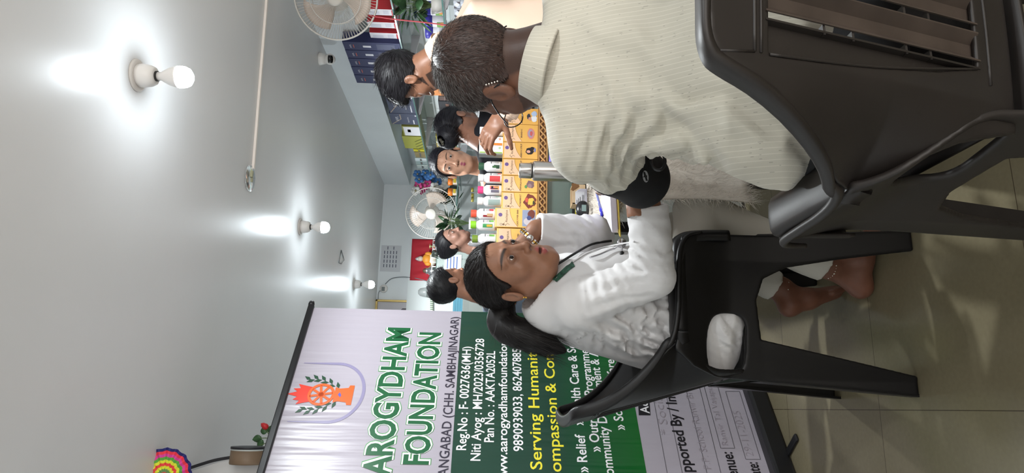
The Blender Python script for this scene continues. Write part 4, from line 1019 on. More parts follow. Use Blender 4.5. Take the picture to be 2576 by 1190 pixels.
    SV,SF_=strands(P+N*.0006,D,np.minimum(.036,np.linalg.norm(P-bun,axis=1)*.8+.004)*(.6+.5*NR.rand(len(P))),.0007,.05)
    c=np.repeat(LIN((30,25,24))*(0.5+1.0*NR.rand(len(P),1)),8,0); o=mk('hair_strands',O+s*(SV@fr.T),SF_,m_hair,cap,False,True,attrs={'tint':c}); o['kind']='stuff'
    B0=O+s*(fr@bun); tail=[B0,at(1262,815,1.93),at(1315,842,1.90),at(1370,862,1.885),at(1418,882,1.88)]
    TS=smoothed(tail,7); rad=np.interp(np.linspace(0,1,len(TS)),[0,.12,.4,.75,1],[.018,.036,.042,.030,.008])
    def td(G):
        d=s_chain(G,TS[::2],rad[::2],.01); return d+.0022*vnoise(G@np.stack([RT,cvec(0,1,0),cvec(0,0,1)],1).astype(np.float32)*A3(24,90,90).astype(np.float32))
    Vt,Ft=surf(td,*bounds(TS,.06),.0055); o=mk('ponytail',Vt,Ft,m_hair,pm,True,True,attrs={'tint':np.tile(LIN((18,15,15)),(len(Vt),1))})
    n=2600; k=NR.randint(0,len(TS)-8,n); tg=np.array([nrm(TS[min(i+6,len(TS)-1)]-TS[i]) for i in k]); R_=NR.randn(n,3); R_-=tg*(R_*tg).sum(1,keepdims=True); R_=nrm_rows(R_)
    P=TS[k]+R_*(rad[k]*.98)[:,None]; SV,SF_=strands(P,tg+NR.randn(n,3)*.07,.05+.05*NR.rand(n),.0009,.12,seg=4)
    c=np.repeat(LIN((26,22,21))*(.5+NR.rand(n,1)),10,0); q=mk('loose_hair',SV,SF_,m_hair,o,False,True,attrs={'tint':c}); q['kind']='stuff'
    MB().tube([B0+fr@A3(.024*math.cos(t),-.004,.024*math.sin(t)) for t in np.linspace(0,2*math.pi,20)[:-1]],.005,8,closed=True).mk('hair_tie',mat('orange_band',(206,120,70),rough=.7),pm,True,True)
    er=O+s*(fr@A3(.080,-.006,-.036)); g=MB().sphere(er,.0036,10,8); g.sphere(er+fr@A3(.001,.001,-.006)*1.0,.003,10,8); g.mk('earring',mat('gold',(212,168,82),rough=.25,metal=1),pm,True,True)
    eyes_build(fr,O,s,(.12,1,.02),pm)
    # wrist watch
    wc=C2+(W2-C2)*.36; wa=nrm(W2-C2); u=nrm(np.cross(wa,cvec(0,0,-1))); v=np.cross(wa,u); g1,g2=MB(),MB()
    for k in range(22):
        t=2*math.pi*k/22; o=u*math.cos(t)*.034+v*math.sin(t)*.027; Rk=np.stack([wa,nrm(-u*math.sin(t)+v*math.cos(t)),nrm(o)],1); g1.box(wc+o,(.014,.0065,.0035),R=Rk); g2.box(wc+o*1.05,(.006,.0065,.003),R=Rk)
    g1.mk('watch_bracelet',mat('steel_links',(206,206,204),rough=.25,metal=.9),pm,False,True)['label']='steel and gold bracelet watch'
    g2.mk('watch_links',MATS['gold'],pm,False,True)
    dd=cvec(0,0,-1); dd=nrm(dd-wa*np.dot(dd,wa)); MB().lathe([(.001,-.003),(.0085,-.003),(.0095,0),(.0085,.002),(.001,.0025)],n=20,c=wc+dd*.0285,R=rot_to(wa,dd)).mk('watch_case',MATS['steel_links'],pm,True,True)
    return pm
build_doctor()
# ================================================================ the people at and behind the counter
def bust(pm,fr,O,s,skin,gaze=(0,1,0),h=.0042,zl=None,off=.008,hair=(20,16,17),extra=None,lip=(150,82,80),stubble=None,opn=0,strand=1400,bun=None,comb=None,sl=.03,lid=1.0):
    acc=Acc(); head_build(acc,fr,O,s,skin,h=h,opn=opn,lip=lip,stubble=stubble,lid=lid); eyes_build(fr,O,s,gaze,pm)
    V,F=hair_cap(fr,O,s,zl,off,h=.0055,extra=extra)
    cap=mk('hair',O+s*(V@fr.T),F,m_hair,pm,True,True,attrs={'tint':np.tile(LIN(hair),(len(V),1))})
    P,N=sample(V,F,strand)
    D=(A3(*bun)-P) if bun is not None else np.tile(A3(*comb),(len(P),1))
    D=nrm_rows(tangential(P,N,nrm_rows(D)))+N*.04+NR.randn(len(P),3)*.09
    SV,SF=strands(P,D,sl*(.5+.6*NR.rand(len(P))),.0016,.15); c=np.repeat(LIN(hair)*(.6+1.2*NR.rand(len(P),1)),8,0)
    q=mk('hair_strands',O+s*(SV@fr.T),SF,m_hair,cap,False,True,attrs={'tint':c}); q['kind']='stuff'
    return acc
ZLW=[(-.12,-.080),(-.06,-.075),(-.034,-.05),(-.020,-.01),(.0,.0),(.02,.02),(.04,.05),(.06,.074),(.1,.084)]
ZLM=[(-.12,-.068),(-.05,-.060),(-.028,-.025),(-.005,.010),(.010,.000),(.022,.016),(.045,.055),(.07,.076),(.1,.080)]
def torso(acc_,name,pm,m,neck,foot,wid,dep,Lx,arms=(),h=.013,zcut=None,extra=None,r=(.052,.042)):
    """a garment from the neck down to zcut, with sleeves (shoulder, elbow, wrist)"""
    neck=A3(*neck); foot=A3(*foot); L=nrm(A3(*Lx))
    hip=A3(foot[0],foot[1],.80 if neck[2]>1.15 else .7); pts=[A3(foot[0],foot[1],zcut),hip,hip*.55+neck*.45-A3(0,0,.0),hip*.2+neck*.8-A3(0,0,.02),neck-A3(0,0,.03)]
    def f(G):
        d=s_loft(G,pts,[wid*.95,wid,wid*.9,wid*1.05,.07],[dep*1.05,dep*1.1,dep,dep*.95,.055],L,2.2)
        for S,E,W in arms:
            d=smin(d,s_cap(G,neck-A3(0,0,.03),S,.052,.056),.05); d=smin(d,s_chain(G,[S,E,W],[.058,r[0],r[1]],.02),.02)
        return d+.004*fbm(G,9,2)
    allp=pts+[q for a in arms for q in a]; V,F=surf(f,*bounds(allp,.22),h); V=relax(V,F,1); return mk(name,V,F,m,pm,True,True)
def core(acc,O,fr,s,arms,foot,skin,z0=.75):
    NK=O+s*(fr@A3(0,-.034,-.12)); hip=A3(foot[0],foot[1],z0)
    allp=[NK,hip]+[q for a in arms for q in a]
    def f(G):
        d=s_chain(G,[NK,NK*.8+hip*.2,hip],[.05,.07,.08],.02)
        for S,E,W in arms: d=smin(d,s_chain(G,[NK*.85+hip*.15,S,E,W],[.05,.045,.036,.027],.02),.02)
        return d
    sdf_add(acc,f,*bounds(allp,.11),.015,skin)
def legs(pm,foot,m,L,z1=.82,shoe=True):
    L=nrm(A3(*L)); f=A3(*foot)
    def g(G):
        return smin(s_chain(G,[A3(*(f[:2]+L[:2]*.09),z1),A3(*(f[:2]+L[:2]*.10),.46),A3(*(f[:2]+L[:2]*.10),.06)],[.085,.062,.052],.02),s_chain(G,[A3(*(f[:2]-L[:2]*.09),z1),A3(*(f[:2]-L[:2]*.10),.46),A3(*(f[:2]-L[:2]*.10),.06)],[.085,.062,.052],.02),.01)
    V,F=surf(g,(f[0]-.25,f[1]-.25,0.0),(f[0]+.25,f[1]+.25,z1+.1),.016); mk('trousers',V,F,m,pm,True,True)
    D=np.cross(A3(0,0,1),L)
    for sx in (-1,1):
        p=f+L*sx*.10; V,F=surf(lambda G:smax(s_cap(G,p+A3(0,0,.04)-D*.04,p+A3(0,0,.03)+D*.13,.042,.036),-(G[...,2]-.004),.003),*bounds([p-D*.05,p+D*.15],.09),.01); mk('shoe',V,F,mat('dark_shoe',(34,28,26),rough=.5),pm,True,True)
m_peach=mat('peach_shirt',(226,200,180),rough=.8,spec=.2)
m_bdress=mat('black_dress',(22,22,28),rough=.8,spec=.25)
m_navy=mat('dark_navy_dress',(30,34,46),rough=.75)
m_trs=mat('grey_trousers',(70,70,74),rough=.8)
def shopman():
    SK=(124,86,66)
    fw=cvec(-.70,.42,.52); fr=rot_to(fw,cvec(.15,-1,-.05)); s=1.05
    O=at(1032,200,2.78)-s*(fr@A3(-.0775,-.012,-.008))
    NK=O+s*(fr@A3(0,-.034,-.15)); F0=A3(NK[0]+.12,NK[1]-.02,0)
    pm=thing('person','young man with black hair and beard in a peach shirt bending over the counter','person',F0)
    acc=bust(pm,fr,O,s,SK,zl=ZLM,off=lambda G:.012+.016*np.clip((G[...,2]-.02)/.09,0,1)+.006*np.clip((G[...,1])/.08,0,1),hair=(16,14,18),comb=(0,.6,.3),sl=.04,strand=2600,
      stubble=((24,18,18),lambda V:.88*(V[:,1]>.0)*(V[:,2]<np.interp(V[:,1],[0,.05,.1],[-.03,-.052,-.05]))*(V[:,2]>-.125)*(np.abs(V[:,2]+.061)>.006)))
    S1=at(1120,118,2.72); E1=at(1325,190,2.62); W1=at(1262,292,2.66); S2=NK+A3(.30,.10,-.14); E2=S2+A3(.10,-.12,-.28); W2=E2+A3(-.10,.15,-.05)
    C1=at(1275,272,2.655)
    cu=np.cross(fr[:,0],(0,0,1))
    t=torso(None,'shirt',pm,m_peach,NK-A3(-.02,0,.02),F0,.17,.115,RT,arms=((S1,E1,E1*.0+C1),(S2,E2,W2)),zcut=.72,h=.011,r=(.054,.050))
    g=MB(); ax=nrm(O-NK); u=nrm(np.cross(ax,(1,0,.2))); v=np.cross(ax,u); V=[];F=[]
    for j,(r,h) in enumerate(((.060,-.01),(.060,.035),(.064,.036),(.072,.006),(.08,-.015))):
        for k in range(28): a=2*math.pi*k/28; V.append(NK+ax*h+(u*math.cos(a)+v*math.sin(a))*r)
    for j in range(4):
        for k in range(28): F.append((j*28+k,j*28+(k+1)%28,(j+1)*28+(k+1)%28,(j+1)*28+k))
    mk('collar',V,F,m_peach,pm,True,True)
    f1=nrm(W1-E1); V,F=surf(lambda G:np.maximum(np.maximum(s_cap(G,C1-f1*.05,C1+f1*.02,.053,.056),-s_cap(G,C1-f1*.08,C1+f1*.08,.046,.050)),np.abs((G-C1.astype(np.float32))@f1.astype(np.float32)+.012)-.032),*bounds([C1-f1*.05,C1+f1*.03],.09),.005); mk('cuff',V,F,m_peach,pm,True,True)
    sdf_add(acc,lambda G:s_cap(G,C1-f1*.05,W1,.032,.028),*bounds([C1-f1*.05,W1],.05),.006,SK)
    hand_build(acc,W1,at(1222,350,2.665)-W1,cvec(.55,-.25,-.8),SK,-1,h=.0036,curl=(.75,.8,.85,.7),thumb=(.3,.6),s=1.0)
    hand_build(acc,W2,W2-E2,A3(0,0,1),SK,-1,h=.006)
    sdf_add(acc,lambda G:s_cap(G,E2,W2,.03,.027),*bounds([E2,W2],.05),.009,SK)
    core(acc,O,fr,s,((S1,E1,C1),(S2,E2,W2)),F0,SK); acc.mk('body',m_skin,pm); legs(pm,F0,m_trs,RT,z1=.80)
    return W1
shopman()
def girl():
    SK=(200,152,126); d=3.85
    fw=cvec(-.10,.05,-1); fr=rot_to(fw,cvec(.13,-1,-.03)); s=1.04
    O=at(1137,409,d); NK=O+s*(fr@A3(0,-.034,-.15)); F0=A3(NK[0]+.02,NK[1],0)
    pm=thing('person','young woman behind the counter facing the camera, black top and tied-back hair','person',F0)
    acc=bust(pm,fr,O,s,SK,gaze=(.0,1,.0),h=.0034,zl=ZLW,off=.010,hair=(24,24,32),bun=(0,-.10,-.03),sl=.05,strand=1500,lip=(156,70,92),extra=lambda G:s_ell(G,(0,-.095,-.04),(.05,.04,.05)))
    b_=O+s*(fr@A3(0,.0895,.030)); mk('bindi',*(lambda m:(m.V,m.F))(MB().sphere(b_,.0024,10,6)),mat('maroon_dot',(120,24,34),rough=.5),pm,True,True)
    L=fr[:,0]; S1,S2=NK+L*.165-A3(0,0,.085),NK-L*.165-A3(0,0,.085); D=fr[:,1]
    E1,E2=S1+A3(0,0,-.27)+L*.03,S2+A3(0,0,-.27)-L*.03; W1,W2=E1+D*.16-A3(0,0,.08)-L*.04,E2+D*.16-A3(0,0,.08)+L*.04
    torso(None,'dress',pm,m_navy,NK-A3(0,0,.055),F0,.155,.10,L,arms=((S1,E1,W1),(S2,E2,W2)),zcut=.12,h=.013)
    cl=MB()
    for sx in (-1,1): cl.add([NK+D*.062+L*sx*.050-A3(0,0,.045),NK+D*.085+L*sx*.012-A3(0,0,.09),NK+D*.086+L*sx*.04-A3(0,0,.125),NK+D*.06+L*sx*.082-A3(0,0,.075)],[(0,1,2,3)])
    solid(cl.mk('collar',mat('cream_collar',(214,196,176),rough=.8),pm,False,True),.004)
    for S,W in ((E1,W1),(E2,W2)): hand_build(acc,W,W-S,A3(0,0,1),SK,1,h=.0065)
    sdf_add(acc,lambda G:s_cap(G,NK,NK-A3(0,0,.13)+D*.02,.052,.10),*bounds([NK,NK-A3(0,0,.13)],.13),.008,SK)
    core(acc,O,fr,s,((S1,E1,W1),(S2,E2,W2)),F0,SK); acc.mk('body',m_skin,pm)
girl()
def bent():
    SK=(120,84,68); fw=cvec(.42,.62,.55); fr=rot_to(fw,cvec(.5,-1,.5)); s=1.03
    O=at(1160,316,3.52); NK=O+s*(fr@A3(0,-.034,-.15)); F0=A3(NK[0]-.02,NK[1]+.12,0)
    pm=thing('person','woman in black with a low hair bun bending down behind the counter','person',F0)
    acc=bust(pm,fr,O,s,SK,zl=ZLW,off=.012,hair=(14,13,20),bun=(0,-.11,-.02),sl=.05,strand=1600,extra=lambda G:s_ell(G,(0,-.125,-.035),(.060,.050,.058)))
    cl=MB()
    for k in range(7):
        a=k*.9; c=O+s*(fr@A3(-.045+.016*math.cos(a),-.135,.010+.016*math.sin(a))); cl.sphere(c,(.009,.006,.009),8,6)
    cl.mk('hair_flower',mat('pale_flower',(206,206,190),rough=.7),pm,True,True)
    g=MB()
    for sx in (-1,1): g.tube(smoothed([O+s*(fr@A3(sx*.056,.085,.006)),O+s*(fr@A3(sx*.071,.05,.010)),O+s*(fr@A3(sx*.0795,-.01,.010))],5),.0013,6)
    g.tube([O+s*(fr@A3(.033+.023*math.cos(t),.104,.002+.018*math.sin(t))) for t in np.linspace(0,2*math.pi,20)[:-1]],.0011,6,closed=True)
    g.mk('spectacles',mat('thin_metal',(120,120,122),rough=.3,metal=.8),pm,True,True)
    L=RT; S1,S2=NK+L*.15-A3(0,0,.07),NK-L*.16-A3(0,0,.07); E1,E2=S1-A3(-.02,.05,.25),S2-A3(.02,.06,.25); W1,W2=E1+A3(.0,-.17,-.02),E2+A3(.02,-.17,-.02)
    torso(None,'dress',pm,m_bdress,NK-A3(0,0,.0),F0,.155,.11,L,arms=((S1,E1,W1),(S2,E2,W2)),zcut=.10,h=.013)
    for S,W in ((E1,W1),(E2,W2)): hand_build(acc,W,W-S,A3(0,0,1),SK,1,h=.0065)
    core(acc,O,fr,s,((S1,E1,W1),(S2,E2,W2)),F0,SK); acc.mk('body',m_skin,pm)
bent()
def far_woman():
    SK=(150,112,96); fw=cvec(.93,.10,-.30); fr=rot_to(fw,cvec(.05,-1,0)); s=1.0
    O=at(1140,608,4.85); NK=O+s*(fr@A3(0,-.034,-.15)); F0=A3(NK[0],NK[1],0)
    pm=thing('person','distant woman in black seen side-on, hair pinned up with a claw clip','person',F0)
    acc=bust(pm,fr,O,s,SK,zl=ZLW,off=.012,hair=(18,16,20),bun=(0,-.09,.05),sl=.04,strand=700,extra=lambda G:s_ell(G,(0,-.10,.055),(.045,.035,.05)))
    g=MB(); c=A3(0,-.105,.115)
    for sx in (-1,1):
        for k in range(4): g.tube([O+s*(fr@(c+A3(sx*.004,.012*k-.02,.03))),O+s*(fr@(c+A3(sx*.03,.012*k-.02,-.02)))],.004,5)
    g.mk('claw_clip',mat('dark_clip',(40,50,44),rough=.4),pm,True,True)
    L=fr[:,0]; D=fr[:,1]; S1,S2=NK+L*.15-A3(0,0,.08),NK-L*.15-A3(0,0,.08); E1,E2=S1-A3(0,0,.27),S2-A3(0,0,.27); W1,W2=E1+D*.2,E2+D*.2
    torso(None,'dress',pm,m_bdress,NK-A3(0,0,.04),F0,.15,.105,L,arms=((S1,E1,W1),(S2,E2,W2)),zcut=.10,h=.015)
    for S,W in ((E1,W1),(E2,W2)): hand_build(acc,W,W-S,A3(0,0,1),SK,1,h=.008)
    core(acc,O,fr,s,((S1,E1,W1),(S2,E2,W2)),F0,SK); acc.mk('body',m_skin,pm)
far_woman()
def far_man():
    SK=(150,106,84); fw=cvec(.82,.18,.52); fr=rot_to(fw,cvec(.05,-1,0)); s=1.05
    O=at(1140,716,3.95); NK=O+s*(fr@A3(0,-.034,-.15)); F0=A3(NK[0],NK[1],0)
    pm=thing('person','man with short black hair standing beyond the seated woman\'s head, face turned away','person',F0)
    acc=bust(pm,fr,O,s,SK,zl=ZLM,off=lambda G:.010+.012*np.clip((G[...,2]-.02)/.09,0,1),hair=(16,15,18),comb=(0,.5,.5),sl=.025,strand=1500)
    L=fr[:,0]; D=fr[:,1]; S1,S2=NK+L*.17-A3(0,0,.08),NK-L*.17-A3(0,0,.08); E1,E2=S1-A3(0,0,.29),S2-A3(0,0,.29); W1,W2=E1+D*.1-A3(0,0,.2),E2+D*.1-A3(0,0,.2)
    torso(None,'shirt',pm,mat('slate_shirt',(92,104,118),rough=.8),NK-A3(0,0,.03),F0,.165,.11,L,arms=((S1,E1,W1),(S2,E2,W2)),zcut=.70,h=.015)
    for S,W in ((E1,W1),(E2,W2)): hand_build(acc,W,W-S,D,SK,1,h=.008)
    core(acc,O,fr,s,((S1,E1,W1),(S2,E2,W2)),F0,SK); acc.mk('body',m_skin,pm); legs(pm,F0,m_trs,L)
far_man()
# ================================================================ display counter
CY=2.80; CZ=.911; CXL,CXR=.56,1.832
m_carve=mat('carved_wood',(176,132,82),rough=.5,nscale=40,namt=.18)
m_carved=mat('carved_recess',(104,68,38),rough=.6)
m_glass=mat('shelf_glass',(150,180,170),rough=.04,alpha=.20,spec=.6)
m_edge=mat('green_glass_edge',(96,138,132),rough=.15,trans=.3)
ct=thing('display_counter','glass-fronted display counter edged with carved wooden braid','counter',((CXL+CXR)/2,CY+.17,0))
MB().bb((CXL,CY,0.02),(CXR,CY+.31,.735)).mk('counter_body',mat('dusty_grey_laminate',(122,124,118),rough=.6,nscale=5,namt=.14),ct,False,True)
MB().bb((CXL+.03,CY+.03,0),(CXR-.03,CY+.29,.02)).mk('plinth',m_blk,ct,False,True)
MB().bb((CXL,CY-.006,.735),(CXR-.03,CY+.012,.762)).mk('sill_strip',mat('black_strip',(26,28,26),rough=.4),ct,False,True)
MB().bb((CXL,CY-.008,.742),(CXR-.03,CY-.0055,.750)).mk('yellow_strip',mat('yellow_tape',(196,186,60),rough=.5),ct,False,True)
MB().bb((CXL,CY+.27,.735),(CXR,CY+.31,CZ-.008)).bb((CXL,CY+.02,.735),(CXR-.04,CY+.27,.742)).mk('case_lining',mat('lining_pinkish',(176,158,150),rough=.6),ct,False,True)
MB().bb((CXL,CY+.004,.762),(CXR-.035,CY+.008,.873)).mk('front_pane',m_glass,ct,False,True)
MB().bb((CXL,CY+.03,CZ-.007),(CXR,CY+.31,CZ)).mk('top_pane',mat('counter_top_glass',(168,180,180),rough=.12,spec=.6),ct,False,True)
MB().bb((CXL,CY-.004,.871),(CXR,CY+.03,CZ)).mk('carved_rail',m_carved,ct,False,True)
MB().bb((CXR-.038,CY-.004,.02),(CXR,CY+.03,.872)).mk('carved_post',m_carved,ct,False,True)
q=MB()
for z in (.8735,CZ-.0025): q.bb((CXL,CY-.010,z-.0025),(CXR,CY-.003,z+.0025))
for x in (CXR-.036,CXR-.003): q.bb((x-.0025,CY-.010,.2),(x+.0025,CY-.003,.872))
q.mk('rail_beading',m_carve,ct,False,True)
q=MB(); n=int((CXR-.04-CXL)/.030)
for k in range(n):
    x=CXL+.015+.030*k
    for sg in (1,-1):
        if sg==1: pts=[(x-.020,CY-.006,.8775),(x-.006,CY-.0095,.884),(x+.006,CY-.0095,.897),(x+.020,CY-.006,.9035)]
        else: pts=[(x-.020,CY-.004,.9035),(x-.008,CY-.005,.897),(x+.008,CY-.005,.884),(x+.020,CY-.004,.8775)]
        q.tube(smoothed(pts,3),.0042,6)
for k in range(18):
    z=.30+.031*k
    for sg in (1,-1):
        xs=(CXR-.031,CXR-.024,CXR-.014,CXR-.007)[::sg]; yy=(-.006,-.0095,-.0095,-.006) if sg>0 else (-.004,-.005,-.005,-.004)
        q.tube(smoothed([(xs[i],CY+yy[i],z+(-.02,-.006,.006,.02)[i]) for i in range(4)],3),.0042,6)
q.mk('carved_braid',m_carve,ct,True,True)
# ---- gold syrup cartons in a row on the counter
m_gold=mat('gold_carton',(226,176,92),rough=.28,spec=.6,metal=.25)
m_gpink=mat('carton_peach',(232,190,156),rough=.3); m_ink=mat('olive_ink',(78,74,52),rough=.5); m_pur=mat('purple_ink',(104,84,140),rough=.5); m_line=mat('gold_line',(168,120,48),rough=.4)
def fmap(t): 
    return None
def carton(x0,x1,y,h,label,prod,pic,dep=.060,logo2=True):
    w=x1-x0; t=thing('syrup_carton',label,'medicine box',((x0+x1)/2,y+dep/2,CZ),group='gold syrup cartons on the counter')
    MB().bb((-w/2+.0008,-dep/2,0),(w/2-.0008,dep/2,h)).mk('box',m_gold,t,bevel=.0012)
    yf=-dep/2; P_=lambda x,z,l=.0006:(x,yf-l,z)
    c=[(-w/2+.004,h-.006)]; 
    for k in range(13):
        u=k/12; c.append((-w/2+.004+u*(w-.008), h*.66-.20*h*(1-u)**1.6*0-.22*h*u**2.2*-1*0-(h*.20)*(1-u)**2))
    c.append((w/2-.004,h-.006)); c=[c[0]]+c[1:]
    q=MB(); q.add([P_(x,z) for x,z in c],[tuple(range(len(c)))]); q.mk('printed_panel',m_gpink,t)
    q=MB(); q.tube([P_(x,z,.0007) for x,z in c[1:-1]],.0006,4); q.mk('printed_curve',m_line,t)
    q=MB(); q.add([P_(.012+.0085*math.cos(a),h*.88+.0085*math.sin(a),.0010) for a in np.linspace(0,2*math.pi,20)[:-1]],[tuple(range(19))]); q.mk('round_emblem',m_pur,t)
    q=MB(); 
    if logo2: 
        for k in range(14):
            a0,a1=2*math.pi*k/14,2*math.pi*(k+1)/14; q.add([P_(-w/2+.013+r*math.cos(a),h*.86+r*math.sin(a),.0010) for r,a in ((.0035,a0),(.0055,a0),(.0055,a1),(.0035,a1))],[(0,1,2,3)])
        q.add([P_(-w/2+.010,h*.82),P_(-w/2+.0125,h*.83),P_(-w/2+.0125,h*.79),P_(-w/2+.0095,h*.785)],[(0,1,2,3)]); q.add([P_(-w/2+.0135,h*.83),P_(-w/2+.016,h*.82),P_(-w/2+.0165,h*.785),P_(-w/2+.0135,h*.79)],[(0,1,2,3)])
        q.mk('award_mark',mat('silver_ink',(140,132,120),rough=.4),t)
    q=MB(); letters(q,'Asclepius',.006,h*.71,.0098,w*.62,bold=.0,lift=.001,fn=lambda x,z,l:P_(x,z,l),align='c'); 
    for a,b in (((-.30,.70),(-.38,.76)),((-.38,.76),(-.33,.80)),((-.38,.76),(-.44,.74)),((-.33,.80),(-.26,.78)),((-.30,.70),(-.36,.66))): q.tube([P_(a[0]*w,a[1]*h,.0008),P_(b[0]*w,b[1]*h,.0008)],.0007,4)
    q.mk('lettering',m_ink,t)
    q=MB(); letters(q,prod,0,h*.455,.0072,min(w*.82,len(prod)*.0052),bold=.01,lift=.001,fn=lambda x,z,l:P_(x,z,l),align='c',res=1); q.mk('product_name',mat('brown_ink',(72,56,66),rough=.5),t)
    r_=random.Random(prod)
    for col,pts in pic:
        q=MB(); q.add([P_(x*w,z*h,.0011+.0003*k_) for k_,(x,z) in enumerate(pts)] if False else [P_(x*w,z*h,.0009+.00025*pic.index((col,pts))) for x,z in pts],[tuple(range(len(pts)))]); q.mk('picture',mat('pic_%d_%d_%d'%col,col,rough=.5),t)
    return t
def blob(cx,cz,rx,rz,n=14,j=.18,seed=1):
    r_=random.Random(seed); return [(cx+rx*math.cos(2*math.pi*k/n)*(1-j+2*j*r_.random()),cz+rz*math.sin(2*math.pi*k/n)*(1-j+2*j*r_.random())) for k in range(n)]
xb=[1.3079,1.2291,1.1437,1.0651,.9875,.9108,.8333]
fam=[((206,210,216),blob(-.12,.12,.20,.085,seed=3)),((40,44,60),blob(-.02,.28,.20,.05,seed=4)),((190,140,120),blob(-.15,.24,.10,.05,seed=5)),((160,180,210),blob(.16,.12,.16,.08,seed=6))]
brain=[((200,130,130),blob(0,.21,.30,.105,18,.06,7)),((150,150,170),blob(0,.22,.22,.07,16,.05,8)),((190,90,90),blob(.0,.20,.14,.04,12,.1,9))]
hairp=[((30,26,30),blob(-.02,.24,.20,.11,16,.15,10)),((214,160,140),blob(-.05,.27,.09,.055,12,.05,11)),((28,24,28),blob(.14,.16,.10,.07,10,.1,12)),((120,130,180),blob(.05,.09,.13,.03,8,.1,13))]
plum=[((120,92,96),blob(.0,.2,.24,.11,12,.2,14)),((150,122,124),blob(-.1,.22,.13,.06,12,.1,15)),((90,140,80),blob(-.16,.33,.12,.035,9,.3,16))]
fire=[((120,52,44),blob(.0,.21,.38,.16,26,.22,17)),((226,190,80),blob(-.02,.18,.22,.09,18,.25,18)),((206,90,70),blob(.04,.30,.15,.05,12,.3,19)),((60,60,40),blob(-.1,.10,.12,.03,9,.3,20))]
photo=[((150,160,186),[(-.42,.05),(.42,.05),(.42,.36),(-.42,.36)]),((206,196,200),blob(-.18,.22,.2,.11,12,.1,21)),((120,60,50),blob(.2,.15,.22,.09,14,.1,22)),((70,80,130),blob(0,.2,.12,.06,10,.2,23))]
herb=[((150,120,70),blob(0,.2,.3,.12,16,.2,24)),((90,130,60),blob(-.1,.25,.14,.06,10,.3,25))]
carton(xb[1],xb[0],CY+.022,.1555,'gold carton half hidden by the man\'s spectacles, family picture, end of the row','IMMUNODOC SYP',fam)
carton(xb[2],xb[1],CY+.022,.1555,'gold carton with a round pink brain picture, below the reaching hand','BRAINDOC',brain,logo2=False)
carton(xb[3],xb[2],CY+.022,.1555,'gold carton with a black-haired woman\'s picture','HAIRDOC SYRUP',hairp,logo2=False)
carton(xb[4],xb[3],CY+.022,.1555,'gold carton partly behind the neck of the steel flask','LIVDOC SYRUP',herb,logo2=False)
carton(xb[5],xb[4],CY+.022,.1555,'gold carton with grey plums, just left of the steel flask','TRIPHALA RAS',plum)
carton(xb[6],xb[5],CY+.022,.1555,'gold carton with a flaming red and yellow picture','THUNDERBOLT',fire)
carton(.7462,.8333,CY+.004,.181,'tallest gold carton, with a photograph of a resting couple','CLASSIC POWER GRAIN',photo)
wc=carton(.6380,.7455,CY+.010,.172,'gold carton in crumpled clear film, next to the wrist watch','ASHWA GRAIN',herb)
V,F=surf(lambda G:s_box(G,(0,0,.088),(.056,.033,.090),r=.006)+.004*np.abs(vnoise(G,60)),(-.075,-.05,-.01),(.075,.05,.20),.004)
F=F; V[:,2]=np.maximum(V[:,2],.0005); o=mk('clear_film',V,F,mat('cling_film',(245,245,245),rough=.06,trans=1.0,alpha=.16,ior=1.08,spec=.8),wc,True)
# ---- bottles and small cartons standing on the cartons
ZB=CZ+.1555
m_bot=mat('white_bottle',(226,224,226),rough=.25,spec=.5)
def bottle(x,z0,cap,label,bands,h=.105,r=.0235,y=CY+.050,neck=.0165):
    t=thing('pill_bottle',label,'bottle',(x,y,z0),group='capsule bottles on top of the cartons')
    MB().lathe([(.001,0),(r*.92,0),(r,.004),(r,h*.55),(r*.96,h*.64),(r*.70,h*.72),(neck*.9,h*.76),(neck*.9,h*.80),(.001,h*.80)],n=28).mk('body',m_bot,t,True)
    n=26; pr=[(neck,h*.775),(neck*1.02,h*.80),(neck*1.02,h*.985),(neck*.94,h),(.001,h)]
    MB().lathe(pr,n=32).mk('cap',mat('cap_%d_%d_%d'%cap,cap,rough=.35),t)
    for k,(c,a0,a1,za,zb) in enumerate(bands):
        q=MB(); m=10; V=[]; 
        for i in range(m+1):
            a=math.radians(a0+(a1-a0)*i/m)-math.pi/2; V+= [((r+.0004+.0002*k)*math.cos(a),(r+.0004+.0002*k)*math.sin(a),za*h),((r+.0004+.0002*k)*math.cos(a),(r+.0004+.0002*k)*math.sin(a),zb*h)]
        q.add(V,[(2*i,2*i+2,2*i+3,2*i+1) for i in range(m)]); q.mk('label_print',mat('lab_%d_%d_%d'%c,c,rough=.5),t,True)
    return t
gr=(120,122,126)
def txt(c=gr): return [(c,18,40,.18,.2),(c,18,46,.24,.255),(c,18,44,.3,.315),(c,18,36,.36,.375),(c,14,52,.46,.49)]
bottle(1.205,ZB,(232,230,230),'white capped bottle half hidden by the reaching hand',[((214,60,70),-30,40,.08,.3)]+txt())
bottle(1.0348,ZB,(44,84,62),'white bottle with a dark green cap and seaweed picture',[((56,92,66),-45,45,.06,.075),((40,70,50),-38,0,.12,.26),((60,100,60),-30,-10,.26,.42),((40,70,50),-10,0,.26,.36)]+txt())
bottle(.9807,ZB,(234,232,230),'white bottle with white cap and a red square label',[((206,70,74),-55,8,.08,.52),((222,120,120),30,52,.06,.2)]+txt())
bottle(.9252,ZB,(226,62,126),'white bottle with a bright pink cap',[((214,150,90),-8,40,.12,.5),((226,110,140),-8,20,.3,.5),((40,34,40),-4,6,.16,.46),((40,34,40),6,30,.36,.44),((110,104,120),-40,-12,.12,.45)]+txt()[:2])
bottle(.8739,ZB,(236,232,228),'white bottle with white cap and a grey-green label, no picture',[((150,168,164),-60,5,.06,.55),((160,190,180),34,56,.08,.25)]+txt((150,154,156)))
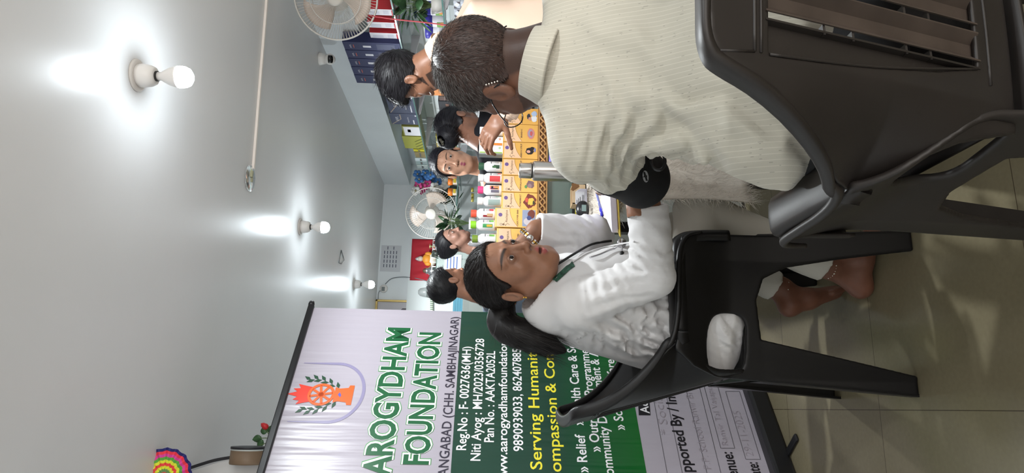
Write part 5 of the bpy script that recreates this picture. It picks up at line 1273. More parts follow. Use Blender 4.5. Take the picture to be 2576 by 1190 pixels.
bottle(.8120,CZ+.181,(232,84,62),'white bottle with a red-orange cap on the tallest carton',[((150,40,46),-48,-26,.12,.5),((196,160,120),-40,-10,.1,.34),((220,70,80),20,48,.08,.26)]+txt(),y=CY+.036)
bottle(.762,CZ+.181,(134,200,44),'white bottle with a lime green cap',[((70,150,90),-40,0,.1,.5),((226,170,60),-30,-8,.12,.34),((120,190,90),22,48,.06,.24)]+txt(),y=CY+.036)
bottle(.7009,CZ+.172,(112,138,48),'white bottle with an olive green cap beside the woman\'s forehead',[((150,200,90),-60,60,.03,.05),((120,190,80),18,46,.1,.3)]+txt(),y=CY+.040)
for x,c,lab in ((1.1472,(226,132,58),'slim white carton with an orange stripe, on a gold carton'),(1.105,(150,184,92),'slim white carton with a green and grey stripe, on a gold carton')):
    t=thing('slim_carton',lab,'medicine box',(x,CY+.048,ZB),group='slim white cartons on the gold cartons')
    MB().bb((-.0208,-.021,0),(.0208,.021,.105)).mk('box',mat('carton_white',(226,226,226),rough=.5),t,bevel=.0008)
    q=MB(); q.add([(-.0200,-.0214,.003),(-.009,-.0214,.003),(-.009,-.0214,.102),(-.0200,-.0214,.102)],[(0,1,2,3)]); q.mk('stripe',mat('stripe_%d_%d_%d'%c,c,rough=.5),t)
    if c[0]<200: q=MB(); q.bb((-.0209,-.0216,0),(-.0150,.0211,.105)); q.mk('grey_edge',mat('edge_grey',(140,142,142),rough=.5),t)
    q=MB(); 
    for a in range(9):
        th=2*math.pi*a/9; q.tube([(.010+.006*math.cos(th),-.0213,.014+.006*math.sin(th)),(.010+.002*math.cos(th+.8),-.0213,.014+.002*math.sin(th+.8))],.0006,4)
    q.mk('swirl_mark',mat('stripe_%d_%d_%d'%c,c),t)
    q=MB()
    for k,(a,b) in enumerate(((.002,.014),(0,.014),(-.002,.012))): q.add([(a,-.0213,.085-.014*k),(b,-.0213,.085-.014*k),(b,-.0213,.088-.014*k),(a,-.0213,.088-.014*k)],[(0,1,2,3)])
    q.mk('fine_print',mat('lab_120_122_126',gr),t)
# ---- tubes standing cap-down at the right end of the counter
def tube_thing(x,y,z,c1,c2,c3,h,r,label,sheen=.3):
    t=thing('cream_tube',label,'cream tube',(x,y,z),group='cream tubes standing on their caps')
    MB().lathe([(.001,0),(r*.72,0),(r*.78,h*.14),(r*.80,h*.17),(.001,h*.17)],n=24).mk('cap',mat('tc_%d_%d_%d'%c2,c2,rough=sheen),t,True)
    V=[];F=[];n=24
    for j in range(9):
        u=j/8; z_=h*.17+h*.83*u
        for k in range(n):
            a=2*math.pi*k/n; V.append((r*(.80+.28*u)*math.cos(a),r*(.80*(1-u)+.03)*math.sin(a)*1.0,z_))
    for j in range(8):
        for k in range(n): F.append((j*n+k,j*n+(k+1)%n,(j+1)*n+(k+1)%n,(j+1)*n+k))
    F.append(tuple(range(8*n,9*n))); mk('tube_body',V,F,mat('tb_%d_%d_%d'%c1,c1,rough=sheen),t,True)
    q=MB(); V=[]
    for j,u in enumerate((.46,.62,.78,.92)):
        for a in np.linspace(-2.5,-.64,9): V.append(((r*(.80+.28*u)+.0005)*math.cos(a),(r*(.80*(1-u)+.03)+.0005)*math.sin(a),h*.17+h*.83*u))
    q.add(V,[(9*j+k,9*j+k+1,9*j+10+k,9*j+9+k) for j in range(3) for k in range(8)]); q.mk('label_print',mat('tl_%d_%d_%d'%c3,c3,rough=.5),t,True)
    return t
p=on(1354,44,1,CY+.06); tube_thing(p[0],CY+.06,CZ,(232,132,58),(232,104,66),(232,214,206),.155,.024,'orange cream tube with a white label at the right end of the counter')
p=on(1354,75,1,CY+.06); tube_thing(p[0],CY+.06,CZ,(126,184,62),(104,176,64),(206,226,180),.125,.022,'lime green cream tube beside the seated man\'s right ear')
# ================================================================ the fur-covered table in front of the counter
TZ=.745; TX0,TX1,TY0,TY1=.60,1.14,1.80,2.50
tb=thing('side_table','small table hidden under white fur cloth','table',((TX0+TX1)/2,(TY0+TY1)/2,0))
MB().bb((TX0+.02,TY0+.02,TZ-.035),(TX1-.02,TY1-.02,TZ-.012)).mk('table_top',mat('table_wood',(120,92,64),rough=.5),tb,False,True)
for x in (TX0+.06,TX1-.06):
    for y in (TY0+.06,TY1-.06): MB().bb((x-.02,y-.02,0),(x+.02,y+.02,TZ-.035)).mk('leg',m_blk,tb,False,True)
m_fur=mat('white_fur',(222,214,204),rough=.9,spec=.1)
cl=thing('fur_cloth','white fur cloth draped over the side table, hanging down beside the seated man','tablecloth',((TX0+TX1)/2,TY0,TZ))
def fursurf(u,v):
    x=TX0-.035+(TX1-TX0+.05)*u
    L1=.36; L2=TY1-TY0; s=v*(L1+L2)
    wob=.012*math.sin(x*23+1.2)+.008*math.sin(x*51)
    if s<L1:
        z=TZ-.36+s; dd=min(1,(TZ-z)/.1); return (x-.01*math.sin(z*9),TY0-.006-wob*dd-.02*dd*(1-s/L1)*0,z-.02*math.sin(x*17)*(1-s/L1))
    return (x,TY0+(s-L1),TZ-.004)
V,F=grid(46,58,fursurf); o=mk('cloth',V,F,m_fur,cl,True,True); solid(o,.006)
Fa=np.array(F); Va=np.array(V,float); P,N=sample(Va,Fa,42000); N=np.where((N[:,1:2]>0)&(np.abs(N[:,2:3])<.5),-N,N); N=np.where((N[:,2:3]<0)&(np.abs(N[:,2:3])>.5),-N,N)
D=N*.55+A3(0,0,-.55)*(np.abs(N[:,2:3])<.5)+NR.randn(len(P),3)*.34; cl_=1+.35*fbm(P,30,2)
SV,SF=strands(P,D,.018*cl_*(.6+.7*NR.rand(len(P))),.0011,.35,droop=(0,0,-.25)); c=np.repeat(LIN((226,219,210))*(.85+.2*NR.rand(len(P),1)),8,0)
o=mk('pile',SV,SF,mat('fur_pile',(222,214,204),rough=.9,spec=.1,attr='tint'),cl,False,True,attrs={'tint':c}); o['kind']='stuff'
E_=np.linspace(0,1,700); P=np.array([fursurf(0,e) for e in E_]); 
P=np.concatenate([P,np.array([fursurf(e,0) for e in np.linspace(0,1,1200)])]); D=np.concatenate([np.tile(A3(-1,-.2,-.25),(700,1)),np.tile(A3(0,-.2,-1),(1200,1))])+NR.randn(1900,3)*.35
SV,SF=strands(P,D,.024*(.5+.8*NR.rand(len(P))),.0012,.4,droop=(0,0,-.2)); c=np.repeat(LIN((220,213,203))*(.8+.25*NR.rand(len(P),1)),8,0)
o=mk('fringe',SV,SF,MATS['fur_pile'],cl,False,True,attrs={'tint':c}); o['kind']='stuff'
TF=TZ+.013
# ---- steel flask
p=on(1455,434,1,2.29); fl=thing('steel_flask','tall brushed steel vacuum flask standing on the table','flask',(p[0],2.29,TF)); H0=on(1305,434,1,2.29)[2]-TF
m_st=mat('brushed_steel',(176,172,168),rough=.27,metal=1.0,nscale=3,namt=.04)
r=.0355; b_=H0-.052
MB().lathe([(.001,0),(r*.97,0),(r,.004),(r,b_-.004),(r*.97,b_),(r*.80,b_+.004),(.001,b_+.004)],n=40).mk('body',m_st,fl,True)
MB().lathe([(.001,b_+.003),(.0255,b_+.003),(.0255,b_+.007),(.001,b_+.007)],n=32).mk('neck_ring',m_blk,fl,True)
MB().lathe([(.001,b_+.007),(.0275,b_+.007),(.028,b_+.010),(.0275,b_+.046),(.025,H0-.001),(.001,H0)],n=36).mk('lid',m_st,fl,True)
# ---- jars behind it
p=on(1383,395,1,2.40); jz=p[2]
t=thing('cotton_jar','clear plastic jar of cotton balls with a blue screw lid','jar',(p[0],2.40,TF)); jh=jz-TF
MB().lathe([(.001,0),(.030,0),(.032,.004),(.032,jh-.022),(.028,jh-.016),(.001,jh-.016)],n=28).mk('jar_body',mat('clear_jar',(236,236,238),rough=.05,trans=.95,ior=1.2,alpha=.5),t,True)
MB().lathe([(.001,jh-.018),(.0335,jh-.018),(.0335,jh-.002),(.032,jh),(.001,jh)],n=32).mk('lid',mat('blue_lid',(48,48,190),rough=.35),t,True)
r_=random.Random(3); k=0; zz=.016
while zz<jh-.03:
    for a in range(3):
        th=a*2.1+zz*60; c=thing('cotton_ball','white cotton ball inside the blue-lidded jar','cotton ball',(p[0]+.014*math.cos(th),2.40+.014*math.sin(th),TF+zz),group='cotton balls in the jar'); MB().sphere((0,0,0),(.0135,.0135,.012),10,7).mk('wad',mat('cotton',(236,232,230),rough=.95),c,True)
    zz+=.024
p=on(1400,362,1,2.40); t=thing('white_jar','white plastic jar on the table, right of the cotton jar','jar',(p[0],2.40,TF)); jh=p[2]-TF
MB().lathe([(.001,0),(.030,0),(.031,.004),(.031,jh-.03),(.028,jh-.026),(.001,jh-.026)],n=28).mk('jar_body',m_bot,t,True); MB().lathe([(.001,jh-.027),(.030,jh-.027),(.030,jh-.003),(.028,jh),(.001,jh)],n=28).mk('lid',m_por,t,True)
# ---- torn brown box with a blister-packed device in front of it
bx=thing('brown_box','torn brown cardboard box beside the steel flask','box',(.740,2.44,TF))
a_=on(1440,462,1,2.42); b__=on(1440,512,1,2.42); hz=a_[2]-TF
V=[(b__[0],2.42,TF),(a_[0],2.42,TF),(a_[0],2.49,TF),(b__[0],2.49,TF)]; q=MB(); x0,x1=b__[0],a_[0]
q.bb((x0,2.42,TF),(x1,2.423,TF+hz)).bb((x0,2.487,TF),(x1,2.49,TF+hz)).bb((x0,2.42,TF),(x0+.003,2.49,TF+hz)).bb((x1-.003,2.42,TF),(x1,2.49,TF+hz)).bb((x0,2.42,TF),(x1,2.49,TF+.003))
q.mk('carton',mat('cardboard',(196,170,136),rough=.85),bx,False,True)
q=MB(); q.add([(x1-.03,2.4195,TF+hz),(x1+.001,2.4195,TF+hz+.004),(x1+.002,2.4195,TF+hz-.022),(x1-.012,2.4195,TF+hz-.026),(x1-.022,2.4195,TF+hz-.012)],[(0,1,2,3,4)]); q.mk('torn_patch',mat('torn_board',(120,84,52),rough=.9),bx,False,True)
bp=thing('blister_pack','grey blister-packed glucose strip pack leaning on the brown box','medical pack',(.73,2.40,TF))
a_=on(1450,476,1,2.40); b__=on(1450,520,1,2.40); zt=a_[2]; x0,x1=b__[0],a_[0]
q=MB(); ol=[(x0,TF),(x1,TF),(x1,zt-.014),(x1-.008,zt),(x0+.010,zt),(x0,zt-.016)]; q.prism(ol,0,.010,fn=lambda x,z,l:(x,2.40-l,z)); q.mk('tray',mat('pack_lilac',(186,184,196),rough=.25),bp,False,True,bevel=.002)
q=MB(); q.bb((x0+.006,2.3895,TF+.010),(x1-.012,2.3898,TF+.045)); q.mk('paper_label',mat('label_grey',(206,206,212),rough=.6),bp,False,True)
q=MB()
for k in range(12): q.bb((x0+.008+.003*k,2.3890,TF+.012),(x0+.0095+.003*k,2.3893,TF+.020))
for k in range(3): q.bb((x0+.010,2.3890,TF+.026+.006*k),(x0+.035-.006*k,2.3893,TF+.028+.006*k))
q.mk('printed_lines',mat('dark_print',(70,70,78),rough=.6),bp,False,True)
a_=on(1457,527,1,2.36); dv=thing('glucose_meter','small black handheld meter on the fur cloth, by the white sleeve','meter',(a_[0],2.36,TF))
V,F=surf(lambda G:s_ell(G,(0,0,.022),(.034,.020,.026)),(-.05,-.035,-.01),(.05,.035,.06),.004); V[:,2]=np.maximum(V[:,2],0); mk('case',V,F,mat('meter_black',(30,30,34),rough=.3),dv,True); MB().bb((-.012,-.021,.012),(.012,-.0185,.028)).mk('display',mat('lcd_grey',(120,140,140),rough=.2),dv)
c_=on(1464,454,1,2.34); dr=thing('white_vial','tiny white capped vial under the seated man\'s sleeve','vial',(c_[0],2.34,TF)); hh=c_[2]-TF+.012
MB().lathe([(.001,0),(.0105,0),(.0105,hh-.014),(.008,hh-.012),(.008,hh),(.001,hh)],n=18).mk('vial_body',m_bot,dr,True); MB().lathe([(.001,hh-.010),(.0095,hh-.010),(.0095,hh+.002),(.001,hh+.002)],n=18).mk('stopper',m_por,dr,True)
# ---- writing pad, yellow folder and pen
NP=[on(1540,585,2,TF+.022),on(1534,478,2,TF+.022)]; f_=nrm(NP[1]-NP[0]); g_=nrm(A3(.20,.27,0)); 
def pad(name,label,cat,off,w,l,z0,z1,m,skew=0):
    q=MB(); a=NP[0]+f_*off[0]+g_*off[1]; b=a+f_*l; c=b+g_*w+f_*skew; d=a+g_*w+f_*skew
    q.add([(*v[:2],z0) for v in (a,b,c,d)]+[(*v[:2],z1) for v in (a,b,c,d)],[(3,2,1,0),(4,5,6,7),(0,1,5,4),(1,2,6,5),(2,3,7,6),(3,0,4,7)]); return tag(q.mk(name,m),label,cat)
pad('yellow_folder','yellow paper folder under the writing pad','folder',(-.008,-.012),.20,.28,TF,TF+.003,mat('folder_yellow',(206,180,74),rough=.6))
pad('brown_folder','thin brown card under the white writing pad','card',(.012,-.006),.20,.27,TF+.003,TF+.006,mat('card_brown',(110,92,70),rough=.7))
t=thing('writing_pad','thick white writing pad on the fur cloth','notepad',NP[0]); q=MB(); a=NP[0]; b=a+f_*.28; c=b+g_*.21; d=a+g_*.21
q.add([(*v[:2],TF+.006) for v in (a,b,c,d)]+[(*v[:2],TF+.022) for v in (a,b,c,d)],[(3,2,1,0),(4,5,6,7),(0,1,5,4),(1,2,6,5),(2,3,7,6),(3,0,4,7)]); q.mk('sheets',mat('paper_lilac',(222,218,236),rough=.7),t,False,True)
q=MB()
for k in range(6):
    u0=.11+.022*k; q.add([(*(a+f_*(.05)+g_*u0)[:2],TF+.0226),(*(a+f_*.2+g_*u0)[:2],TF+.0226),(*(a+f_*.2+g_*(u0+.002))[:2],TF+.0226),(*(a+f_*.05+g_*(u0+.002))[:2],TF+.0226)],[(0,1,2,3)])
q.mk('written_line',mat('faint_ink',(170,166,190),rough=.7),t,False,True)
pa,pb=on(1515,543,2,TF+.027),on(1500,482,2,TF+.027); u=nrm(pb-pa); pe=thing('ballpoint_pen','blue ballpoint pen lying on the writing pad','pen',pa)
MB().tube([pa,pa+u*.040,pa+u*.042],[.0046,.0046,.004],12).mk('cap',mat('pen_blue',(54,54,190),rough=.3),pe,True,True); MB().tube([pa+u*.041,pb+u*.005,pb+u*.02],[.0038,.0038,.0012],12).mk('barrel',mat('pen_barrel',(140,146,206),rough=.15,trans=.3),pe,True,True)
# ================================================================ glass shelves along the right-hand wall
XS=2.22                                             # front edge of the shelves
ZSH=[on(1040,258,0,XS)[2],on(1119,85,0,XS)[2],on(1209,20,0,XS)[2],on(1321,20,0,XS)[2]]
m_brk=mat('bracket_metal',(196,192,196),rough=.35)
NMS=['uppermost','second','third','lowest']
for k,z in enumerate(ZSH):
    y0=3.0 if k==3 else 2.6; t=thing('glass_shelf','%s glass shelf along the right-hand wall, green front edge'%NMS[k],'shelf',(XS+.15,4.8,z))
    MB().bb((XS+.003,y0,z-.008),(X1-.002,6.9,z)).mk('pane',m_glass,t,False,True)
    MB().bb((XS,y0,z-.0085),(XS+.004,6.9,z+.0005)).mk('front_edge',m_edge,t,False,True)
    for y in (3.55,4.35,5.05,5.75,6.4):
        q=MB(); q.prism([(X1-.001,z-.010),(XS+.05,z-.010),(XS+.03,z-.016),(XS+.04,z-.026),(X1-.001,z-.07)],y-.006,y+.006,fn=lambda x,zz,yy:(x,yy,zz)); q.mk('bracket',m_brk,t,False,True)
def M_(*c,**k): return mat('col_%d_%d_%d'%c,c,**({'rough':.5}|k))
def shelfbox(name,label,cat,px0,px1,ptop,lvl,w,face,group=None,x=None,side=None,z=None):
    """a carton standing on a shelf; px0..px1 photo rows of its long face, ptop photo column of its top"""
    z=ZSH[lvl] if z is None else z; x=XS+.03 if x is None else x
    ya,yb=on(ptop,px0,0,x)[1],on(ptop,px1,0,x)[1]; h=on(ptop,(px0+px1)/2,0,x)[2]-z
    t=thing(name,label,cat,(x+w/2,(ya+yb)/2,z),group=group); L=abs(yb-ya)
    MB().bb((-w/2,-L/2,0),(w/2,L/2,h)).mk('box',face,t,bevel=.002)
    if side: MB().bb((-w/2+.001,-L/2-.0008,.001),(w/2-.001,-L/2+.001,h-.001)).mk('side_panel',side,t)
    return t,w,L,h
def face_rect(t,w,y0,y1,z0,z1,m,name='printed_patch',lift=.0008):
    q=MB(); q.add([(-w/2-lift,y0,z0),(-w/2-lift,y1,z0),(-w/2-lift,y1,z1),(-w/2-lift,y0,z1)],[(3,2,1,0)]); q.mk(name,m,t)
def face_text(t,w,s,y,z,h,m,wd=None,name='lettering',vert=False):
    q=MB(); letters(q,s,0,0,h,wd,lift=0,fn=(lambda a,b,c:(-w/2-.0012,y-b,z-a)) if vert else (lambda a,b,c:(-w/2-.0012,y-a,z+b)),align='c',res=1); q.mk(name,m,t)
m_red=M_(196,44,54); m_wb=M_(218,216,222); m_nav=M_(34,40,84); m_navb=M_(66,72,96)
# red and white cartons
for k,(a,b,lab) in enumerate(((22,37,'nearest'),(55,69,'middle'),(82,97,'farthest'))):
    t,w,L,h=shelfbox('tonic_carton','%s of three white cartons with red ends on the top shelf, by the wall fan'%lab,'box',a,b,(922,925,931)[k],0,.20,m_wb,'red and white cartons on the top shelf',side=m_red)
    face_rect(t,w,-L*.42,L*.42,h*.06,h*.10,m_red,'red_stripe'); face_rect(t,w,-L*.1,L*.4,h*.55,h*.9,M_(196,196,208)); face_rect(t,w,-L*.3,L*.3,h*.2,h*.4,M_(200,200,210))
# silver trays next to them
for k,(a,b,c) in enumerate(((99,103,942),(107,110,928))):
    t,w,L,h=shelfbox('silver_tray','slim silver tray stood on edge beside the red-ended cartons, %s'%('nearer one' if k==0 else 'farther one'),'tray',a,b,c,0,.2,M_(176,178,184,rough=.3,metal=.4),'silver trays on the top shelf'); face_rect(t,w,-L*.4,L*.4,h*.1,h*.9,M_(150,152,160),'inner_face')
# navy binders standing out in front of the soffit
xb_=2.215
for k in range(5):
    a=105+21.0*k; pt=864+7.6*k; names=['nearest the camera','second from the camera','middle one of the five','fourth from the camera','farthest from the camera']
    ya,yb=on(pt,a,0,xb_)[1],on(pt,a+19.5,0,xb_)[1]; h=on(pt,a+10,0,xb_)[2]-ZSH[0]; L=abs(yb-ya); w=.075
    t=thing('navy_carton','tall navy blue carton standing on the top shelf, %s'%names[k],'box',(xb_+w/2,(ya+yb)/2,ZSH[0]),group='navy cartons in a row on the top shelf')
    MB().bb((-w/2,-L/2,0),(w/2,L/2,h)).mk('box',m_nav,t,bevel=.002)
    face_text(t,w,'AWPL',0,h*.86,.012,m_wb,.045); face_rect(t,w,-L*.12,L*.12,h*.52,h*.66,m_wb,'white_print'); face_rect(t,w,-L*.34,L*.34,h*.1,h*.42,M_(72,76,104),'grey_panel'); face_rect(t,w,-L*.2,L*.2,h*.815,h*.828,M_(206,92,60),'orange_rule')
# slate cartons with a gold chevron
for k,(a,b,pt) in enumerate(((237,284,974),(285.5,312,982))):
    t,w,L,h=shelfbox('slate_carton','dark slate-blue carton with a gold chevron on the top shelf, %s one'%('larger nearer','farther')[k],'box',a,b,pt,0,.22,m_navb,'slate cartons with gold chevrons')
    g_=mat('chevron_gold',(170,150,132),rough=.35)
    for (y0,z0),(y1,z1) in (((-L*.44,h*.62),(-L*.02,h*.62)),((-L*.02,h*.62),(L*.46,h*.97))):
        v=nrm(A3(y1-y0,z1-z0,0))*.004; q=MB(); q.add([(-w/2-.001,y0+v[1],z0-v[0]),(-w/2-.001,y1+v[1],z1-v[0]),(-w/2-.001,y1-v[1],z1+v[0]),(-w/2-.001,y0-v[1],z0+v[0])],[(0,1,2,3)]); q.mk('gold_band',g_,t)
    face_text(t,w,'AWPL',-L*.05,h*.70,h*.11,m_wb,L*.42); face_text(t,w,'Natural & Pure',L*.02,h*.34,h*.055,m_wb,L*.5); face_rect(t,w,L*.05,L*.42,h*.16,h*.2,m_wb,'white_print'); face_rect(t,w,-L*.4,-L*.3,h*.05,h*.1,m_wb,'white_print')
# olive green packs
t,w,L,h=shelfbox('olive_pack','white-labelled olive green pack on the top shelf','box',318,341,1013,0,.12,M_(142,140,70)); face_rect(t,w,-L*.46,L*.46,0.004,h*.92,m_wb,'white_label'); face_rect(t,w,-L*.2,L*.1,h*.55,h*.72,M_(120,116,124))
t,w,L,h=shelfbox('olive_pack','olive green pack with slanting dark stripes on the top shelf','box',343,373,1015,0,.12,M_(150,150,62),None)
for k in range(4): 
    q=MB(); o=L*(-.4+.22*k); q.add([(-w/2-.001,o,0.003),(-w/2-.001,o+L*.08,0.003),(-w/2-.001,o+L*.34,h*.42),(-w/2-.001,o+L*.28,h*.42)],[(0,1,2,3)]); q.mk('stripe',M_(104,106,40),t)
for k,(a,b,pt,c,lab) in enumerate(((376,381,1040,(206,196,40),'yellow'),(383,396,1044,(150,136,92),'dull gold'),(399,405,1044,(214,226,226),'bright silver'),(406,414,1046,(160,176,172),'grey silver'),(416,424,1049,(186,196,190),'pale silver'))):
    t,w,L,h=shelfbox('foil_pack','%s foil pack at the far end of the top shelf'%lab,'box',a,b,pt,0,.10,M_(*c,rough=.25,metal=.3),'foil packs at the far end of the top shelf'); face_rect(t,w,-L*.35,L*.35,h*.45,h*.6,M_(90,90,84),'print_band')
# second shelf: blue-capped tubs, hanging plant, yellow packs
for k,(a,b,pt) in enumerate(((28,48,1062),(51,75,1068),(77,103,1070))):
    x=XS+.06; ya,yb=on(pt,a,0,x)[1],on(pt,b,0,x)[1]; z=ZSH[1]; h=on(pt,(a+b)/2,0,x)[2]-z; L=abs(yb-ya); r=min(L*.48,.075)
    t=thing('powder_tub','white tub with a violet-blue lid on the second shelf, %s'%('partly under the leaves','middle one','nearest the young man\'s hair')[k],'tub',(x+.05,(ya+yb)/2,z),group='blue-lidded tubs on the second shelf')
    MB().lathe([(.001,0),(r*.96,0),(r,.006),(r,h*.60),(r*.9,h*.64),(.001,h*.64)],n=28).mk('tub_body',m_wb,t,True); MB().lathe([(.001,h*.62),(r*.98,h*.62),(r*.98,h*.97),(r*.9,h),(.001,h)],n=36).mk('lid',M_(62,58,158,rough=.35),t,True)
    q=MB(); V=[]; 
    for a_ in np.linspace(2.4,3.7,9): V+= [((r+.0008)*math.cos(a_),(r+.0008)*math.sin(a_),h*.10),((r+.0008)*math.cos(a_),(r+.0008)*math.sin(a_),h*.40)]
    q.add(V,[(2*i,2*i+2,2*i+3,2*i+1) for i in range(8)]); q.mk('green_label',M_(110,154,70),t,True)
    q=MB(); V=[]
    for a_ in np.linspace(3.2,3.7,6): V+= [((r+.0014)*math.cos(a_),(r+.0014)*math.sin(a_),h*.08),((r+.0014)*math.cos(a_),(r+.0014)*math.sin(a_),h*.22)]
    q.add(V,[(2*i,2*i+2,2*i+3,2*i+1) for i in range(5)]); q.mk('orange_print',M_(206,132,70),t,True)
def leaf(mb,o,d,up,l,w,bend=.2,seg=5):
    d=nrm(A3(*d)); s=nrm(np.cross(d,A3(*up)+A3(.01,.02,.03))); u=np.cross(s,d); V=[]
    for j in range(seg+1):
        t=j/seg; ww=w*math.sin(math.pi*min(1,.06+t*.94))**.8*(1-.25*t); c=A3(*o)+d*l*t-u*bend*l*t*t; V+= [c-s*ww/2-u*ww*.12,c+u*0,c+s*ww/2-u*ww*.12]
    mb.add(V,[(3*j+k,3*j+k+1,3*j+4+k,3*j+3+k) for j in range(seg) for k in (0,1)])
def plant(name,label,c,n,R,l,w,m,ms,seed,pot=None,droop=.3,cat='plant',pm=None,base_z=None):
    r_=random.Random(seed); t=thing(name,label,cat,(c[0],c[1],base_z if base_z is not None else c[2]-R))
    bz=base_z if base_z is not None else c[2]-R; zt=bz
    if pot: MB().lathe([(.001,0),(pot*.7,0),(pot,pot*1.3),(pot*.9,pot*1.3),(pot*.85,pot*1.1),(.001,pot*1.1)],n=20).mk('pot',pm or m_por,t,True); zt=bz+pot*1.1
    sm=MB()
    for k in range(n):
        th=r_.uniform(0,2*math.pi); ph=r_.uniform(-.5,1.3); d=A3(math.cos(th)*math.cos(ph),math.sin(th)*math.cos(ph),math.sin(ph)); tip=A3(*c)+d*R*r_.uniform(.35,.8)
        st=MB(); p0=A3(c[0],c[1],zt); st.tube(smoothed([p0,(p0+tip)/2+A3(0,0,.02),tip],3),.0016,5); sm.add(st.V,st.F)
        q=MB(); leaf(q,tip,d+A3(0,0,-droop*r_.random()),(0,0,1),l*r_.uniform(.7,1.2),w*r_.uniform(.8,1.15),.3); o=q.mk('leaf',m,t,True,True); solid(o,.0008)
    sm.mk('stems',ms,t,True,True); return t
m_lf=mat('leaf_green',(58,92,56),rough=.45,nscale=60,namt=.3); m_lfd=mat('leaf_dark',(36,64,36),rough=.45,nscale=60,namt=.3); m_stem=mat('stem_green',(84,104,60),rough=.6)
c=on(1030,8,0,XS+.06); plant('potted_plant','artificial leafy plant on the second glass shelf, near the wall fan',(XS+.05,c[1],ZSH[1]+.17),40,.13,.105,.075,m_lf,m_stem,4,pot=.05,base_z=ZSH[1])
# hexagonal silver cartons stacked four high
for row,(a,b) in enumerate(((4,22),(25,44))):
    for k in range(4):
        x=XS+.04; pz=[1195,1178,1161,1144][k]; ya,yb=on(1170,a,0,x)[1],on(1170,b,0,x)[1]; L=abs(yb-ya)-.004; hh=(on(1141,14,0,x)[2]-ZSH[2])/4
        t=thing('silver_carton','small silver and white carton, %s of its stack, %s stack on the third shelf'%(['bottom','second','third','top'][k],['nearer','farther'][row]),'box',(x+.04,(ya+yb)/2,ZSH[2]+hh*k),group='silver cartons stacked four high')
        MB().bb((-.04,-L/2,.0005),(.04,L/2,hh-.0005)).mk('box',M_(190,194,204,rough=.3),t,bevel=.002)
        q=MB(); q.add([(-.0408,-L/2+.002,hh*.05),(-.0408,-L*.12,hh*.05),(-.0408,-L/2+.002,hh*.6)],[(0,1,2)]); q.add([(-.0408,L*.18,hh*.95),(-.0408,L/2-.002,hh*.95),(-.0408,L/2-.002,hh*.45)],[(0,1,2)]); q.mk('dark_corner',M_(74,62,66),t)
        q=MB(); q.add([(-.0406,y*L,z*hh) for y,z in ((-.38,.5),(-.05,.9),(.3,.5),(-.05,.1))],[(0,1,2,3)]); q.mk('white_diamond',M_(222,224,230),t)
# packets behind the people on the second and third shelves
sp_=[('orange_packet','flat orange packet on the second shelf, below the young man\'s beard','packet',206,240,1086,1,(214,136,74)),
 ('chocolate_carton','dark brown carton on the second shelf, beside the seated man\'s temple','box',242,253,1104,1,(70,52,48)),
 ('black_carton','black carton with a white square label on the second shelf','box',255,283,1104,1,(34,34,40)),
 ('amber_carton','small amber and black carton just above the bent woman\'s head','box',286,300,1116,1,(150,116,60)),
 ('yellow_pack','yellow pack with green lines on the second shelf, above the bent woman\'s bun','box',343,359,1097,1,(176,166,80)),
 ('yellow_pack','yellow and brown pack on the second shelf, right above the bare-faced young woman','box',360,371,1098,1,(170,150,80)),
 ('white_leaflet_box','white carton with fine print on the third shelf, behind the blue tube','box',254,288,1160,2,(214,214,216)),
 ('white_leaflet_box','white carton with a red stripe beyond the blue tube','box',289,322,1166,2,(208,208,210)),
 ('violet_carton','dark violet and silver carton on the lowest shelf at the edge of the picture','box',7,21,1268,3,(52,44,62)),
 ('blue_carton','bright blue and white carton behind the orange tube','box',24,50,1236,3,(44,96,176))]
for nm,lab,cat,a,b,pt,lv,c in sp_:
    t,w,L,h=shelfbox(nm,lab,cat,a,b,pt,lv,.09,M_(*c))
    if nm=='black_carton': face_rect(t,w,L*.02,L*.4,h*.12,h*.5,m_wb,'white_label'); face_rect(t,w,-L*.3,-L*.05,h*.25,h*.5,M_(120,84,70))
    elif nm=='chocolate_carton': [face_rect(t,w,-L*.4+L*.2*k,-L*.28+L*.2*k,h*.1,h*.9,M_(104,80,72)) for k in range(4)]
    elif nm.startswith('white'): face_rect(t,w,-L*.3,L*.3,h*.55,h*.62,M_(170,90,76),'red_rule'); face_rect(t,w,-L*.4,L*.1,h*.3,h*.4,M_(160,160,166)); face_rect(t,w,-L*.4,L*.2,h*.7,h*.85,M_(168,168,172))
    elif nm=='blue_carton': face_rect(t,w,-L*.05,L*.45,h*.05,h*.72,m_wb,'white_label'); face_text(t,w,'Alpha',L*.1,h*.82,h*.1,M_(206,90,90),L*.5)
    elif nm=='violet_carton': face_rect(t,w,-L*.45,L*.45,h*.02,h*.48,M_(176,178,184),'silver_panel')
    elif nm=='yellow_pack': [face_rect(t,w,-L*.45,L*.45,h*(.15+.2*k),h*(.19+.2*k),M_(120,120,50)) for k in range(4)]
    else: face_rect(t,w,-L*.3,L*.3,h*.3,h*.6,M_(236,206,170))
x=XS+.05; p_=on(1240,268,0,x); tube_thing(x,p_[1],ZSH[2]-.0,(206,224,224),(58,104,206),(196,214,216),.17,.030,'pale blue cream tube with a bright blue cap on the third shelf')
